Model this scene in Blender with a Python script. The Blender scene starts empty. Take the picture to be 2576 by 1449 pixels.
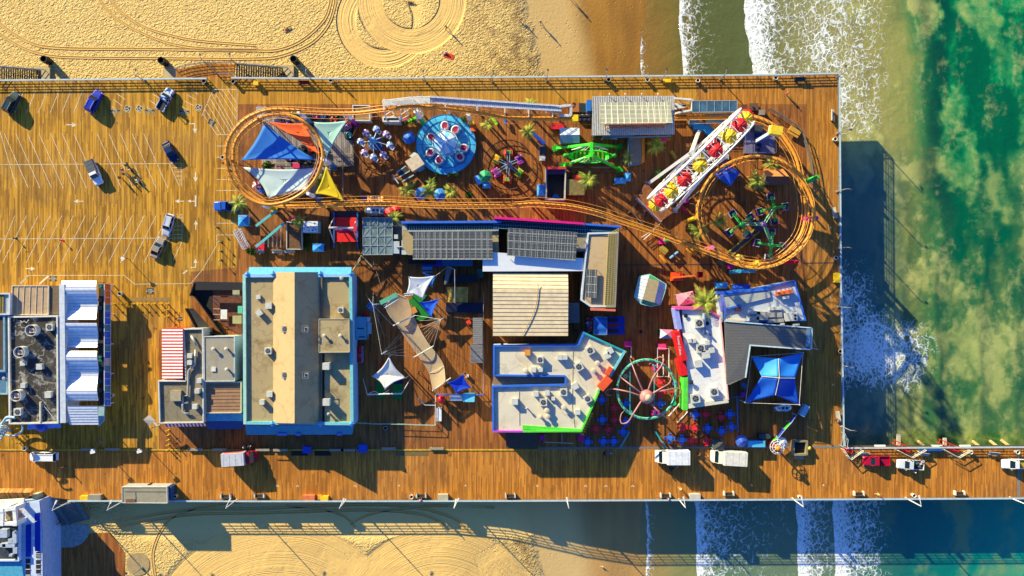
import bpy,bmesh,math,random
from mathutils import Vector,Matrix
R=math.radians
PI=math.pi
rnd=random.Random(7)
scn=bpy.context.scene
C=scn.collection
# ------------------------------------------------------------------ camera, sky, sun, exposure
S= .083
D=160.
cam_d=bpy.data.cameras.new('camera')
cam=bpy.data.objects.new('camera',cam_d)
C.objects.link(cam)
cam.location=(0,0,D)
cam_d.sensor_width=36
cam_d.lens=36*D/(2576*S)
cam_d.clip_start=1
cam_d.clip_end=5000
scn.camera=cam
ELEV=R(20)
SHX,SHY= .68,-.733
world=bpy.data.worlds.new('World')
scn.world=world
world.use_nodes=True
wn=world.node_tree
sky=wn.nodes.new('ShaderNodeTexSky')
sky.sky_type='NISHITA'
sky.sun_disc=False
sky.sun_elevation=ELEV
sky.sun_rotation=math.atan2(-SHX,-SHY)
sky.ozone_density=2.5
sky.air_density=1.0
sky.dust_density= .3
hs=wn.nodes.new('ShaderNodeHueSaturation')
hs.inputs['Saturation'].default_value=1.32
hs.inputs['Value'].default_value=1.0
wn.links.new(sky.outputs[0],hs.inputs['Color'])
tint=wn.nodes.new('ShaderNodeMixRGB')
tint.blend_type='MULTIPLY'
tint.inputs[0].default_value=1
tint.inputs[2].default_value=(1.12, .97,1.36,1)
wn.links.new(hs.outputs[0],tint.inputs[1])
wn.links.new(tint.outputs[0],wn.nodes['Background'].inputs[0])
wn.nodes['Background'].inputs[1].default_value= .088
sun_d=bpy.data.lights.new('sun','SUN')
sun_d.energy=5.0
sun_d.angle=R(.5)
sun_d.color=(1, .895, .51)
sun=bpy.data.objects.new('sun',sun_d)
C.objects.link(sun)
sun.rotation_euler=Vector((SHX*math.cos(ELEV),SHY*math.cos(ELEV),-math.sin(ELEV))).to_track_quat('-Z','Y').to_euler()
scn.view_settings.view_transform='Standard'
scn.view_settings.look='None'
scn.view_settings.gamma=1
scn.view_settings.exposure=1.08
# ------------------------------------------------------------------ photo grid -> metres
OX=OY=0.
KK=1.
def T(tx=None,ty=None):
    """choose a sheet of the survey: 16 sheets of 2576x1449, or none for the overview"""
    global OX,OY,KK
    if tx is None:OX,OY,KK=0.,0.,1.
    else:OX,OY,KK=644. *tx,362.25*ty, .25
def uv(u,v):return OX+u*KK,OY+v*KK
def P(u,v,z=0.):
    a,b=uv(u,v)
    k=S*(D-z)/D
    return Vector(((a-1288)*k,(724.5-b)*k,z))
def L(n):return n*KK*S
def PP(pts,z):return[P(a,b,z)for a,b in pts]
# ------------------------------------------------------------------ meshes
def frame(d):
    d=d.normalized()
    up=Vector((0,0,1))if abs(d.z)< .95 else Vector((1,0,0))
    x=d.cross(up).normalized()
    return x,x.cross(d).normalized()
class MB:
    def __init__(s):s.v=[];s.f=[];s.m=[];s.k=0
    def F(s,*idx):s.f.append(idx);s.m.append(s.k)
    def A(s,pts):
        b=len(s.v);s.v+=[Vector(p)for p in pts];return b
    def face(s,pts):
        b=s.A(pts);s.F(*range(b,b+len(pts)));return s
    def loft(s,rings,closed=True,caps=True):
        n=len(rings[0]);b=s.A([p for r in rings for p in r])
        for i in range(len(rings)-1):
            for j in range(n if closed else n-1):
                k=(j+1)%n
                s.F(b+i*n+j,b+i*n+k,b+(i+1)*n+k,b+(i+1)*n+j)
        if caps and closed:
            s.F(*[b+j for j in range(n)][::-1]);s.F(*[b+(len(rings)-1)*n+j for j in range(n)])
        return s
    def prism(s,pts,z0,z1):
        return s.loft([[Vector((p[0],p[1],z0))for p in pts],[Vector((p[0],p[1],z1))for p in pts]])
    def box(s,x,y,z,sx,sy,sz,rot=0,taper=1.):
        c,q=math.cos(rot),math.sin(rot)
        def ring(zz,t):return[Vector((x+c*a*t-q*b*t,y+q*a*t+c*b*t,zz))for a,b in((-sx/2,-sy/2),(sx/2,-sy/2),(sx/2,sy/2),(-sx/2,sy/2))]
        return s.loft([ring(z,1),ring(z+sz,taper)])
    def beam(s,a,b,w,h=None):
        a,b=Vector(a),Vector(b);h=h or w
        x,y=frame(b-a)
        q=[x*w/2+y*h/2,x*w/2-y*h/2,x*-w/2-y*h/2,x*-w/2+y*h/2]
        return s.loft([[a+o for o in q],[b+o for o in q]])
    def tube(s,pts,r,n=6,closed=False,r2=None):
        pts=[Vector(p)for p in pts];N=len(pts);rings=[]
        for i,p in enumerate(pts):
            a=pts[i-1]if(i>0 or closed)else p
            b=pts[(i+1)%N]if(i<N-1 or closed)else p
            x,y=frame(b-a)
            rr=r if r2 is None else r+(r2-r)*i/max(1,N-1)
            rings.append([p+x*math.cos(t)*rr+y*math.sin(t)*rr for t in[2*PI*j/n for j in range(n)]])
        if closed:rings.append(rings[0])
        return s.loft(rings,caps=not closed)
    def cyl(s,x,y,z0,z1,r,n=12,r2=None):
        r2=r if r2 is None else r2
        return s.loft([[Vector((x+rr*math.cos(2*PI*j/n),y+rr*math.sin(2*PI*j/n),z))for j in range(n)]for z,rr in((z0,r),(z1,r2))])
    def lathe(s,prof,x=0,y=0,n=16,caps=True):
        return s.loft([[Vector((x+rr*math.cos(2*PI*j/n),y+rr*math.sin(2*PI*j/n),z))for j in range(n)]for rr,z in prof],caps=caps)
    def ball(s,x,y,z,rx,ry=None,rz=None,n=8):
        ry=ry or rx;rz=rz or rx
        return s.loft([[Vector((x+rx*math.sin(a)*math.cos(2*PI*j/n),y+ry*math.sin(a)*math.sin(2*PI*j/n),z+rz*math.cos(a)))for j in range(n)]for a in[PI*(.06+.88*i/5)for i in range(6)]])
    def grid(s,fn,nu,nv):
        b=s.A([fn(i/nu,j/nv)for i in range(nu+1)for j in range(nv+1)])
        for i in range(nu):
            for j in range(nv):
                k=b+i*(nv+1)+j
                s.F(k,k+nv+1,k+nv+2,k+1)
        return s
    def build(s,name,mats,parent=None,smooth=False,label=None,origin=None):
        if not isinstance(mats,(list,tuple)):mats=[mats]
        me=bpy.data.meshes.new(name)
        if parent is not None:
            r=parent
            while r.parent:r=r.parent
            o0=Vector(r.location)
        elif origin is not None:o0=Vector(origin)
        else:
            xs=[p.x for p in s.v];ys=[p.y for p in s.v]
            o0=Vector(((min(xs)+max(xs))/2,(min(ys)+max(ys))/2,min(p.z for p in s.v)))
        me.from_pydata([tuple(p-o0)for p in s.v],[],s.f)
        for m in mats:me.materials.append(m)
        if len(mats)>1:me.polygons.foreach_set('material_index',s.m)
        if smooth:me.polygons.foreach_set('use_smooth',[True]*len(s.f))
        bm=bmesh.new();bm.from_mesh(me);bmesh.ops.recalc_face_normals(bm,faces=bm.faces);bm.to_mesh(me);bm.free()
        o=bpy.data.objects.new(name,me);C.objects.link(o)
        if parent is not None:o.parent=parent;KIDS.setdefault(parent.name,[]).append(o)
        else:o.location=o0
        if label:o['label']=label
        return o
KIDS={}
def tag(o,label,cat,group=None):
    o['label']=label;o['category']=cat
    if group:o['group']=group
    return o
def struct(o):o['kind']='structure';return o
def thing(name,label,cat,loc=(0,0,0),group=None,rot=0):
    o=bpy.data.objects.new(name,None);C.objects.link(o)
    o.empty_display_size= .3
    o.location=loc;o.rotation_euler=(0,0,rot)
    return tag(o,label,cat,group)
def dup(o,parent=None):
    c=o.copy();C.objects.link(c)
    if parent is not None:
        c.parent=parent;KIDS.setdefault(parent.name,[]).append(c)
    for ch in KIDS.get(o.name,[]):dup(ch,c)
    return c
PROTO={}
def place(key,builder,loc,rot,label,group=None,scale=1.):
    if key not in PROTO:
        r=builder();PROTO[key]=r
    else:r=dup(PROTO[key])
    r.location=loc;r.rotation_euler=(0,0,rot);r.scale=(scale,)*3
    r['label']=label
    if group:r['group']=group
    return r
def recolor(o,**kw):
    for ch in KIDS.get(o.name,[]):
        k=ch.name.split('.')[0]
        if k in kw:
            ch.material_slots[0].link='OBJECT';ch.material_slots[0].material=kw[k]
        recolor(ch,**kw)
    return o
ORD=['first','second','third','fourth','fifth','sixth','seventh','eighth','ninth','tenth','eleventh','twelfth','thirteenth','fourteenth','fifteenth','sixteenth','seventeenth','eighteenth','nineteenth','twentieth']
# ------------------------------------------------------------------ materials
def lin(c):
    return tuple(((x/255.)/12.92 if x/255. <= .04045 else((x/255.+.055)/1.055)**2.4)for x in c)
class X:
    """small helper that writes node graphs"""
    def __init__(s,name):
        s.mat=bpy.data.materials.new(name);s.mat.use_nodes=True
        s.t=s.mat.node_tree;s.b=s.t.nodes['Principled BSDF']
        s.pos=s.t.nodes.new('ShaderNodeNewGeometry').outputs['Position']
        sp=s.n('ShaderNodeSeparateXYZ',s.pos);s.x,s.y,s.z=sp.outputs
    def put(s,sock,v):
        if isinstance(v,bpy.types.NodeSocket):s.t.links.new(v,sock)
        elif v is not None:
            if sock.type=='RGBA' and len(v)==3:v=(*v,1)
            sock.default_value=v
    def n(s,typ,*ins,**kw):
        n=s.t.nodes.new(typ)
        for k,v in kw.items():setattr(n,k,v)
        for i,v in enumerate(ins):s.put(n.inputs[i],v)
        return n
    def m(s,op,a,b=None,c=None):return s.n('ShaderNodeMath',a,b,c,operation=op).outputs[0]
    def add(s,*a):
        r=a[0]
        for q in a[1:]:r=s.m('ADD',r,q)
        return r
    def mul(s,*a):
        r=a[0]
        for q in a[1:]:r=s.m('MULTIPLY',r,q)
        return r
    def sub(s,a,b):return s.m('SUBTRACT',a,b)
    def clamp(s,a):
        n=s.n('ShaderNodeClamp',a);return n.outputs[0]
    def step(s,x,a,b,lo=0.,hi=1.):
        n=s.t.nodes.new('ShaderNodeMapRange');n.interpolation_type='SMOOTHSTEP'
        for i,v in enumerate((x,a,b,lo,hi)):s.put(n.inputs[i],v)
        return n.outputs[0]
    def xyz(s,x,y,z=0.):return s.n('ShaderNodeCombineXYZ',x,y,z).outputs[0]
    def noise(s,scale,detail=4.,vec=None,dist=0.,rough=.5):
        n=s.t.nodes.new('ShaderNodeTexNoise')
        s.put(n.inputs['Vector'],vec if vec is not None else s.pos)
        n.inputs['Scale'].default_value=scale;n.inputs['Detail'].default_value=detail
        n.inputs['Distortion'].default_value=dist;n.inputs['Roughness'].default_value=rough
        return n.outputs['Fac']
    def white(s,vec):
        n=s.t.nodes.new('ShaderNodeTexWhiteNoise');n.noise_dimensions='2D'
        s.put(n.inputs['Vector'],vec);return n.outputs['Value']
    def ramp(s,fac,stops,interp='LINEAR'):
        n=s.t.nodes.new('ShaderNodeValToRGB');s.put(n.inputs[0],fac)
        e=n.color_ramp;e.interpolation=interp
        while len(e.elements)<len(stops):e.elements.new(.5)
        for q,(p,c)in zip(e.elements,stops):q.position=p;q.color=(*c,1)
        return n.outputs[0]
    def mix(s,fac,a,b,mode='MIX'):
        n=s.t.nodes.new('ShaderNodeMixRGB');n.blend_type=mode
        for i,v in enumerate((fac,a,b)):s.put(n.inputs[i],v)
        return n.outputs[0]
    def bump(s,h,dist=.1,strength=1.):
        n=s.t.nodes.new('ShaderNodeBump');n.inputs['Strength'].default_value=strength
        n.inputs['Distance'].default_value=dist;s.put(n.inputs['Height'],h)
        s.t.links.new(n.outputs[0],s.b.inputs['Normal'])
    def done(s,col,rough=.6,metal=0.,spec=.4,alpha=None):
        s.put(s.b.inputs['Base Color'],col);s.put(s.b.inputs['Roughness'],rough)
        s.put(s.b.inputs['Metallic'],metal);s.put(s.b.inputs['Specular IOR Level'],spec)
        if alpha is not None:s.put(s.b.inputs['Alpha'],alpha)
        return s.mat
MC={}
def M(c,rough=.55,metal=0.,var=.12,scale=1.5,k=.85,alpha=None):
    """paint, cloth or metal of one colour with a little wear in it"""
    key=(c,rough,metal,var,scale,k,alpha)
    if key in MC:return MC[key]
    x=X('paint_%d_%d_%d'%c);l=tuple(v*k for v in lin(c))
    n=x.noise(scale,5.,rough=.6)
    col=x.mix(x.step(n, .3, .7),tuple(v*(1-var)for v in l),tuple(min(1,v*(1+var))for v in l))
    MC[key]=x.done(col,rough,metal,alpha=alpha)
    return MC[key]
def glass(c=(20,40,50)):
    return M(c, .08,0, .05)
def roofmat(name,c,stain=(60,50,40),amt=.5,scale=.35,fine=4.,c2=None,drip=.3):
    x=X(name);a=tuple(v*.85 for v in lin(c));b=tuple(v*.85 for v in lin(stain))
    n1=x.noise(scale,7.,rough=.65);n2=x.noise(fine,4.);n3=x.noise(scale*.3,2.)
    base=x.mix(n3,a,tuple(v*.85 for v in lin(c2))if c2 else tuple(v*.8 for v in a))
    col=x.mix(x.mul(x.step(n1, .5, .72),amt),base,b)
    col=x.mix(x.mul(x.step(n2, .35, .65), .18),col,tuple(v*.6 for v in a))
    n4=x.noise(scale*2.6,6.,None, .7, .7);col=x.mix(x.mul(x.step(n4, .56, .7),drip),col,b)
    pond=x.step(x.m('ABSOLUTE',x.sub(x.noise(scale*.55,3.), .5)), .018, .0);col=x.mix(x.mul(pond,drip*.9),col,tuple(v*.7 for v in b))
    x.bump(n2, .02, .4)
    return x.done(col, .8,0, .2)
def deckmat(name,lo,hi,dark,stain=.35,w=.25):
    x=X(name)
    ix=x.m('FLOOR',x.mul(x.x,1/w))
    off=x.white(x.xyz(ix,3.7))
    iy=x.m('FLOOR',x.add(x.mul(x.y, .22),x.mul(off,5.)))
    r=x.white(x.xyz(ix,iy))
    col=x.mix(x.step(r, .1, .9),lin(lo),lin(hi))
    st=x.noise(.55,5.,x.xyz(x.mul(x.x,2.6),x.mul(x.y, .22)), .3, .65)
    big=x.noise(.07,6.,None, .4, .62);pat=x.noise(.22,6.,x.xyz(x.x,x.mul(x.y, .6),9.), .5, .65)
    lane=x.noise(.11,3.,x.xyz(x.mul(x.x, .5),x.y,30.))
    col=x.mix(x.mul(x.step(st, .44, .74), .7),col,lin(dark))
    col=x.mix(x.mul(x.step(st, .5, .3), .35),col,tuple(min(1.,v*1.35+.015)for v in lin(hi)))
    col=x.mix(x.mul(x.step(big, .47, .72),stain),col,lin(dark))
    col=x.mix(x.mul(x.step(lane, .45, .7), .12),col,(.30,.22,.12))
    col=x.mix(x.mul(x.step(pat, .56, .74),stain*1.1),col,tuple(v*.55 for v in lin(dark)))
    blot=x.noise(.42,3.)
    col=x.mix(x.mul(x.step(blot, .68, .76), .6),col,tuple(v*.4 for v in lin(dark)))
    gum=x.noise(2.4,2.);col=x.mix(x.mul(x.step(gum, .72, .76), .5),col,(.35,.3,.22))
    fx=x.m('FRACT',x.mul(x.x,1/w));gap=x.step(x.m('ABSOLUTE',x.sub(fx, .5)), .36, .48)
    col=x.mix(x.mul(gap,x.add(.3,x.mul(x.m('POWER',off,2.), .7))),col,tuple(v*.25 for v in lin(dark)))
    x.bump(x.add(x.mul(r, .6),x.mul(gap,-1.)), .03, .7)
    return x.done(col, .75,0, .25)
WHITE=M((235,235,232));OFFW=M((215,212,205));BLACK=M((22,22,24));DGREY=M((55,57,60));GREY=M((125,128,130));LGREY=M((170,172,172))
RED=M((225,25,25));BLUE=M((20,90,200));SKYB=M((60,155,215));TEAL=M((40,165,170));GREEN=M((40,190,60));YELL=M((245,205,20));ORNG=M((240,110,30));PINK=M((235,60,150));PURP=M((120,60,170));BROWN=M((105,65,38));TAN=M((200,165,115));NAVY=M((15,30,75));STEEL=M((165,170,175), .4, .6);WOODG=M((150,140,125))
RUBBER=M((16,16,17), .85);RAILC=M((120,128,130));CONC=M((185,175,155), .8)
# ------------------------------------------------------------------ ground, sea
T()
WZ=-6.95
def gz(u):
    tb=[(-9000,-2.9),(1150,-2.9),(1288,-3.6),(1415,-5.1),(1480,-5.8),(1600,-6.85),(1700,-7.6),(1900,-8.6),(2600,-11),(12000,-14)]
    for(a,za),(b,zb)in zip(tb,tb[1:]):
        if u<=b:return za+(zb-za)*(u-a)/(b-a)
    return-14
def G(u,v,dz=0.):
    a,b=uv(u,v);z=gz(a)+dz
    return P(u,v,z)
us=[-7000,-3000,-1500]+list(range(-600,3200,20))+[4000,6000,10000]
vs=[-8000,-3000,-1200]+list(range(-500,2000,25))+[2600,4000,9500]
mb=MB()
def gp(i,j):
    u=us[round(i*(len(us)-1))];v=vs[round(j*(len(vs)-1))]
    z=gz(u)
    if 1450<u<1750:z+= .06*math.sin(v*.021+1)+ .035*math.sin(v*.057)+ .02*math.sin(v*.13+u*.02)
    k=S*(D-gz(u))/D
    return Vector(((u-1288)*k,(724.5-v)*k,z))
mb.grid(gp,len(us)-1,len(vs)-1)
def sandmat():
    x=X('sand')
    k=1/(S*1.0185)
    u=x.add(x.mul(x.x,k),1288.);v=x.sub(724.5,x.mul(x.y,k))
    def dist(cu,cv,sx=1.):return x.m('SQRT',x.add(x.m('POWER',x.mul(x.sub(u,cu),sx),2.),x.m('POWER',x.sub(v,cv),2.)))
    wob=x.mul(x.sub(x.noise(.05,3.), .5),14.)
    d1=x.add(dist(1034.,0.),x.mul(wob, .2));d2=x.add(dist(966.,52.),x.mul(wob, .2))
    ring2=x.mul(x.step(d1,70.,74.),x.step(d1,140.,134.))
    ring1=x.mul(x.step(d2,68.,75.),x.step(d2,121.,117.))
    ring1=x.mul(ring1,x.step(u,1030.,1090.,1.,0.))
    north=x.m('LESS_THAN',v,700.)
    rings=x.mul(x.m('MAXIMUM',ring1,ring2),north)
    south=x.m('GREATER_THAN',v,1200.)
    d3=x.add(dist(700.,1640., .95),wob);d4=x.add(dist(1105.,1590.,1.),wob)
    groom=x.mul(south,x.step(d3,336.,318.))
    g4=x.mul(south,x.step(d4,278.,260.))
    band=x.mul(south,x.step(v,1372.,1340.),x.step(u,300.,370.),x.step(u,1400.,1340.))
    grm=x.m('MAXIMUM',x.m('MAXIMUM',groom,g4),band)
    edge_n=x.mul(x.sub(x.noise(.11,5.,None, .6, .65), .5),70.);us_=x.add(u,edge_n,x.mul(north,x.mul(v,-.2)),x.mul(x.sub(1.,north),x.mul(x.sub(v,1258.),-.16)))
    smooth=x.step(us_,1290.,1335.)
    smo=x.m('MAXIMUM',x.m('MAXIMUM',rings,grm),smooth)
    rough=x.sub(1.,smo)
    warp=x.noise(.35,2.)
    v1=x.xyz(x.add(x.mul(x.x, .85),x.mul(x.y, .55)),x.sub(x.mul(x.y,1.5),x.mul(x.x, .75)))
    rip=x.noise(1.5,3.,v1, .8, .5)
    rip2=x.noise(3.2,3.,None, .6)
    sel=x.step(u,1150.,1330.)
    h_r=x.add(x.mul(rip,x.add(.8,x.mul(sel, .3))),x.mul(rip2,x.add(.26,x.mul(sel, .2))))
    def comb(d,per,amp):
        w=x.m('SINE',x.mul(d,2*PI/per))
        am=x.step(x.noise(.0,3.,x.xyz(x.mul(d, .11),0.)), .35, .75)
        n=x.t.nodes[-1]
        return x.mul(w,amp,am)
    def lines(d,sc):
        n=x.t.nodes.new('ShaderNodeTexNoise');n.noise_dimensions='1D'
        x.put(n.inputs['W'],d);n.inputs['Scale'].default_value=sc;n.inputs['Detail'].default_value=3.
        return n.outputs['Fac']
    fine=x.noise(1.6,4.)
    l4=lines(d4, .42);l3=lines(x.add(d3,500.), .46)
    h_s=x.mix(g4,l3,l4)
    r4=lines(d1, .24);r3=lines(x.add(d2,900.), .26)
    h_n=x.mix(ring2,r3,r4)
    hg=x.mix(north,h_s,h_n)
    grmask=x.m('MAXIMUM',rings,x.m('MAXIMUM',groom,g4))
    brk=x.step(x.noise(.16,5.,None, .5), .36, .62)
    fp=x.n('ShaderNodeTexVoronoi',x.pos).outputs[0];x.t.nodes[-1].inputs['Scale'].default_value=1.1;foot=x.mul(x.step(fp, .22, .1),x.step(x.noise(.1,3.), .52, .6))
    h=x.add(x.mul(h_r,rough),x.mul(hg,grmask,x.add(.07,x.mul(brk, .16))),x.mul(fine, .05),x.mul(foot,smo,-.09))
    x.bump(h,1.0,1.)
    wet=x.step(x.add(us_,x.mul(edge_n,-.6)),1415.,1490.)
    streak=x.noise(.22,4.,x.xyz(x.x,x.mul(x.y, .18)))
    dry=x.mix(x.noise(.12,4.),lin((216,178,104)),lin((234,200,128)))
    dry=x.mix(x.mul(rough,x.step(u,1080.,1330.),x.step(x.noise(.5,4.), .4, .65), .7),dry,lin((140,108,70)))
    pale=x.mix(grmask,dry,lin((228,186,110)))
    pale=x.mix(x.mul(smooth, .6),pale,lin((216,172,104)))
    wetc=x.mix(x.step(streak, .35, .68),lin((176,124,48)),lin((150,104,40)))
    col=x.mix(wet,pale,wetc)
    col=x.mix(x.mul(south,x.step(u,1300.,1420.), .25),col,lin((226,196,140)))
    return x.done(col,x.step(wet,0.,1., .9, .5),0, .25)
SAND=sandmat()
struct(mb.build('sand',SAND,smooth=True,origin=(0,0,0)))
def watermat():
    x=X('sea')
    k=1/(S*1.0434)
    u=x.add(x.mul(x.x,k),1288.);v=x.sub(724.5,x.mul(x.y,k))
    no=x.step(v,420.,330.);so=x.step(v,1110.,1180.)
    wv=x.noise(.05,4.,x.xyz(x.mul(x.x, .15),x.y));wv2=x.noise(.22,4.,x.xyz(x.mul(x.x, .3),x.y,4.))
    wig=x.add(x.mul(x.sub(wv, .5),60.),x.mul(x.sub(wv2, .5),22.),x.mul(no,v,-.09),x.mul(so,x.sub(v,1258.),-.05))
    wa=x.sub(x.noise(.045,4.), .5);wb=x.sub(x.noise(.05,4.,x.xyz(x.add(x.x,90.),x.y)), .5)
    wc=x.sub(x.noise(.3,5.,None,0., .6), .5);wd_=x.sub(x.noise(.33,5.,x.xyz(x.y,x.x)), .5)
    def vor(sc,amp,off):
        n=x.n('ShaderNodeTexVoronoi',x.xyz(x.add(x.x,x.mul(wa,amp),x.mul(wc,3.),off),x.add(x.mul(x.y, .6),x.mul(wb,amp),x.mul(wd_,3.5))));n.feature='SMOOTH_F1'
        n.inputs['Scale'].default_value=sc;n.inputs['Smoothness'].default_value= .35;return n.outputs[0]
    v1=vor(.085,26.,0.);v2=vor(.21,18.,40.);v3=vor(.55,10.,80.)
    big=x.noise(.024,5.,None, .4, .55);fine=x.noise(.5,6.,None, .3, .6)
    lump=x.add(x.mul(x.sub(1.,v1), .5),x.mul(x.sub(1.,v2), .32),x.mul(x.sub(1.,v3), .18),x.mul(x.sub(fine, .5), .25))
    uu=x.add(u,x.mul(x.sub(big, .5),150.),x.mul(x.sub(lump, .5),130.))
    t=x.m('DIVIDE',x.sub(uu,1560.),1060.)
    st=[(1560,(150,106,32)),(1690,(122,104,32)),(1760,(90,94,36)),(1880,(92,98,46)),(2010,(140,134,72)),(2180,(156,146,74)),(2275,(140,144,70)),(2320,(60,122,58)),(2370,(4,92,50)),(2480,(0,88,52)),(2610,(0,140,86))]
    north=x.ramp(t,[((a-1560)/1060,lin(c))for a,c in st])
    dens=x.add(x.step(v,80.,640.,-.08, .20),x.mul(x.sub(big, .5), .8),x.mul(x.step(u,2250.,2420.),x.step(v,640.,240.),-.07))
    mk=x.add(lump,dens)
    murk=x.mul(x.step(mk, .42, .74),x.step(x.add(u,x.mul(x.sub(lump, .5),120.)),2040.,2230.),x.step(v,1240.,1180., .2,1.))
    shade=x.mix(x.step(lump, .42, .72),lin((66,94,40)),lin((184,180,98)))
    shade=x.mix(x.mul(x.step(u,2240.,2420.),x.step(v,760.,300., .3, .62)),shade,lin((84,150,76)))
    deep=x.mix(x.step(lump, .4, .66),lin((0,92,50)),lin((4,142,74)))
    col=x.mix(x.step(uu,2270.,2400.),north,deep)
    col=x.mix(murk,col,shade)
    bandd=x.mul(x.step(x.m('ABSOLUTE',x.sub(x.add(u,x.mul(x.sub(lump, .5),120.)),2348.)),40.,4.),x.step(v,640.,440.))
    col=x.mix(x.mul(bandd, .55),col,lin((4,44,34)))
    sw=x.mul(x.sub(x.noise(.03,5.,x.xyz(x.mul(x.x, .4),x.y,50.)), .5),150.)
    stk=x.noise(.2,7.,x.xyz(x.add(x.x,x.mul(wc,2.)),x.mul(x.y, .28)), .5, .62)
    rid=None
    for u0,am in((2262., .5),(2345., .75),(2452., .6),(2540., .5)):
        d=x.sub(x.add(u,sw,x.mul(x.sub(lump, .5),40.)),u0)
        q=x.mul(x.step(d,-6.,8.),x.m('EXPONENT',x.mul(x.m('MAXIMUM',d,0.),-1./30.)),am)
        rid=q if rid is None else x.m('MAXIMUM',rid,q)
    rid=x.mul(rid,x.step(v,300.,480.),x.step(x.noise(.02,3.,x.xyz(3.,x.y)), .3, .5, .4,1.))
    col=x.mix(rid,col,lin((8,62,44)))
    chop=x.mul(x.step(u,1960.,2080.),x.sub(1.,no if False else 0.))
    col=x.mix(x.mul(chop,x.step(stk, .5, .3), .5),col,x.mix(.5,col,(.0,.035,.02)))
    col=x.mix(x.mul(chop,x.step(x.add(x.mul(stk, .6),x.mul(fine, .4)), .5, .68), .4),col,lin((196,192,116)))
    sst=x.ramp(t,[((a-1560)/1060,lin(c))for a,c in[(1560,(182,140,72)),(1720,(132,134,82)),(1800,(92,120,92)),(2060,(112,128,92)),(2150,(80,118,90)),(2260,(26,104,92)),(2400,(6,116,100)),(2610,(10,150,120))]])
    sst=x.mix(x.mul(x.step(lump, .5, .75),x.step(u,2150.,2300.), .5),sst,lin((140,150,80)))
    col=x.mix(so,col,sst)
    pier_shade=x.mul(x.step(u,2300.,2190.),x.step(v,330.,480.),x.step(v,1180.,1080.))
    col=x.mix(x.mul(pier_shade, .7),col,lin((26,92,98)))  # blue-teal of the pier's shadow painted into the water colour along its east side
    def saw(u0,amp,dec,w=1.):
        d=x.sub(x.add(u,x.mul(wig,w)),u0)
        return x.mul(x.step(d,-1.5,1.5),x.m('EXPONENT',x.mul(x.m('MAXIMUM',d,0.),-1./dec)),amp)
    fn=x.add(saw(1604.,1.25,3., .6),saw(1604., .42,30., .6),saw(1710.,1.1,6., .45),saw(1710., .8,70., .45),saw(1876.,1.15,40., .8),saw(1876., .72,130., .8))
    fs=x.add(saw(1620.,1.2,3., .8),saw(1620., .6,25., .8),saw(1746.,1.1,8., .6),saw(1746., .8,190., .6),saw(2003.,1.2,9., .4),saw(2003., .88,80., .4),saw(2096.,1.2,9., .45),saw(2096., .74,150., .45))
    fs=x.mul(fs,x.step(u,2330.,2180.))
    e1=x.m('SQRT',x.add(x.m('POWER',x.mul(x.sub(u,2250.),1/140.),2.),x.m('POWER',x.mul(x.sub(v,895.),1/125.),2.)))
    e2=x.m('SQRT',x.add(x.m('POWER',x.mul(x.sub(u,2140.),1/110.),2.),x.m('POWER',x.mul(x.sub(v,820.),1/240.),2.)))
    e3=x.m('SQRT',x.add(x.m('POWER',x.mul(x.sub(u,2105.),1/42.),2.),x.m('POWER',x.mul(x.sub(v,800.),1/250.),2.)))
    fe=x.add(x.step(e1,1.15, .25,0., .84),x.step(e2,1.1, .2,0., .7),x.step(e3,1.1, .2,0., .35))
    wisp=x.mul(x.step(u,1950.,2080.),x.step(u,2310.,2160.),x.step(v,420.,300.), .5)
    den=x.add(x.mul(no,x.add(fn,wisp)),x.mul(so,fs),x.mul(x.sub(1.,no),x.sub(1.,so),fe))
    def lace(sc,wr,off):
        n=x.n('ShaderNodeTexVoronoi',x.xyz(x.add(x.x,x.mul(wc,wr*1.6),off),x.add(x.mul(x.y, .8),x.mul(wd_,wr*1.6))));n.feature='DISTANCE_TO_EDGE'
        n.inputs['Scale'].default_value=sc;return n.outputs[0]
    l1=x.step(lace(.55,2.6,0.), .15,0.);l2=x.step(lace(1.3,1.4,30.), .2,0.)
    n1=x.noise(1.1,6.,None, .5, .7);n3=x.noise(.16,4.)
    pat=x.add(x.mul(l1, .22),x.mul(l2, .26),x.mul(n1, .70),x.mul(n3, .36))
    foam=x.clamp(x.mul(x.sub(x.add(pat,x.mul(den, .74)),1.12),2.4))
    foam=x.mul(foam,x.step(den, .1, .3),x.step(x.add(x.mul(n1, .8),x.mul(l2, .3)), .2, .62, .45,1.))
    col=x.mix(foam,col,(.84,.86,.84))
    wav=x.add(x.mul(x.noise(.35,5.,None, .4), .5),x.mul(x.noise(1.8,3.), .12),x.mul(foam, .25),x.mul(lump, .5))
    x.bump(wav, .4, .6)
    return x.done(col,x.step(foam,0.,1., .12, .8),0,x.step(foam,0.,1., .75, .2))
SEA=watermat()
mb=MB()
T()
xa=(1490-1288)*S*1.0434
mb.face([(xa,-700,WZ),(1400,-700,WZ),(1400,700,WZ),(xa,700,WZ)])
struct(mb.build('sea',SEA,origin=(0,0,WZ)))
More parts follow.
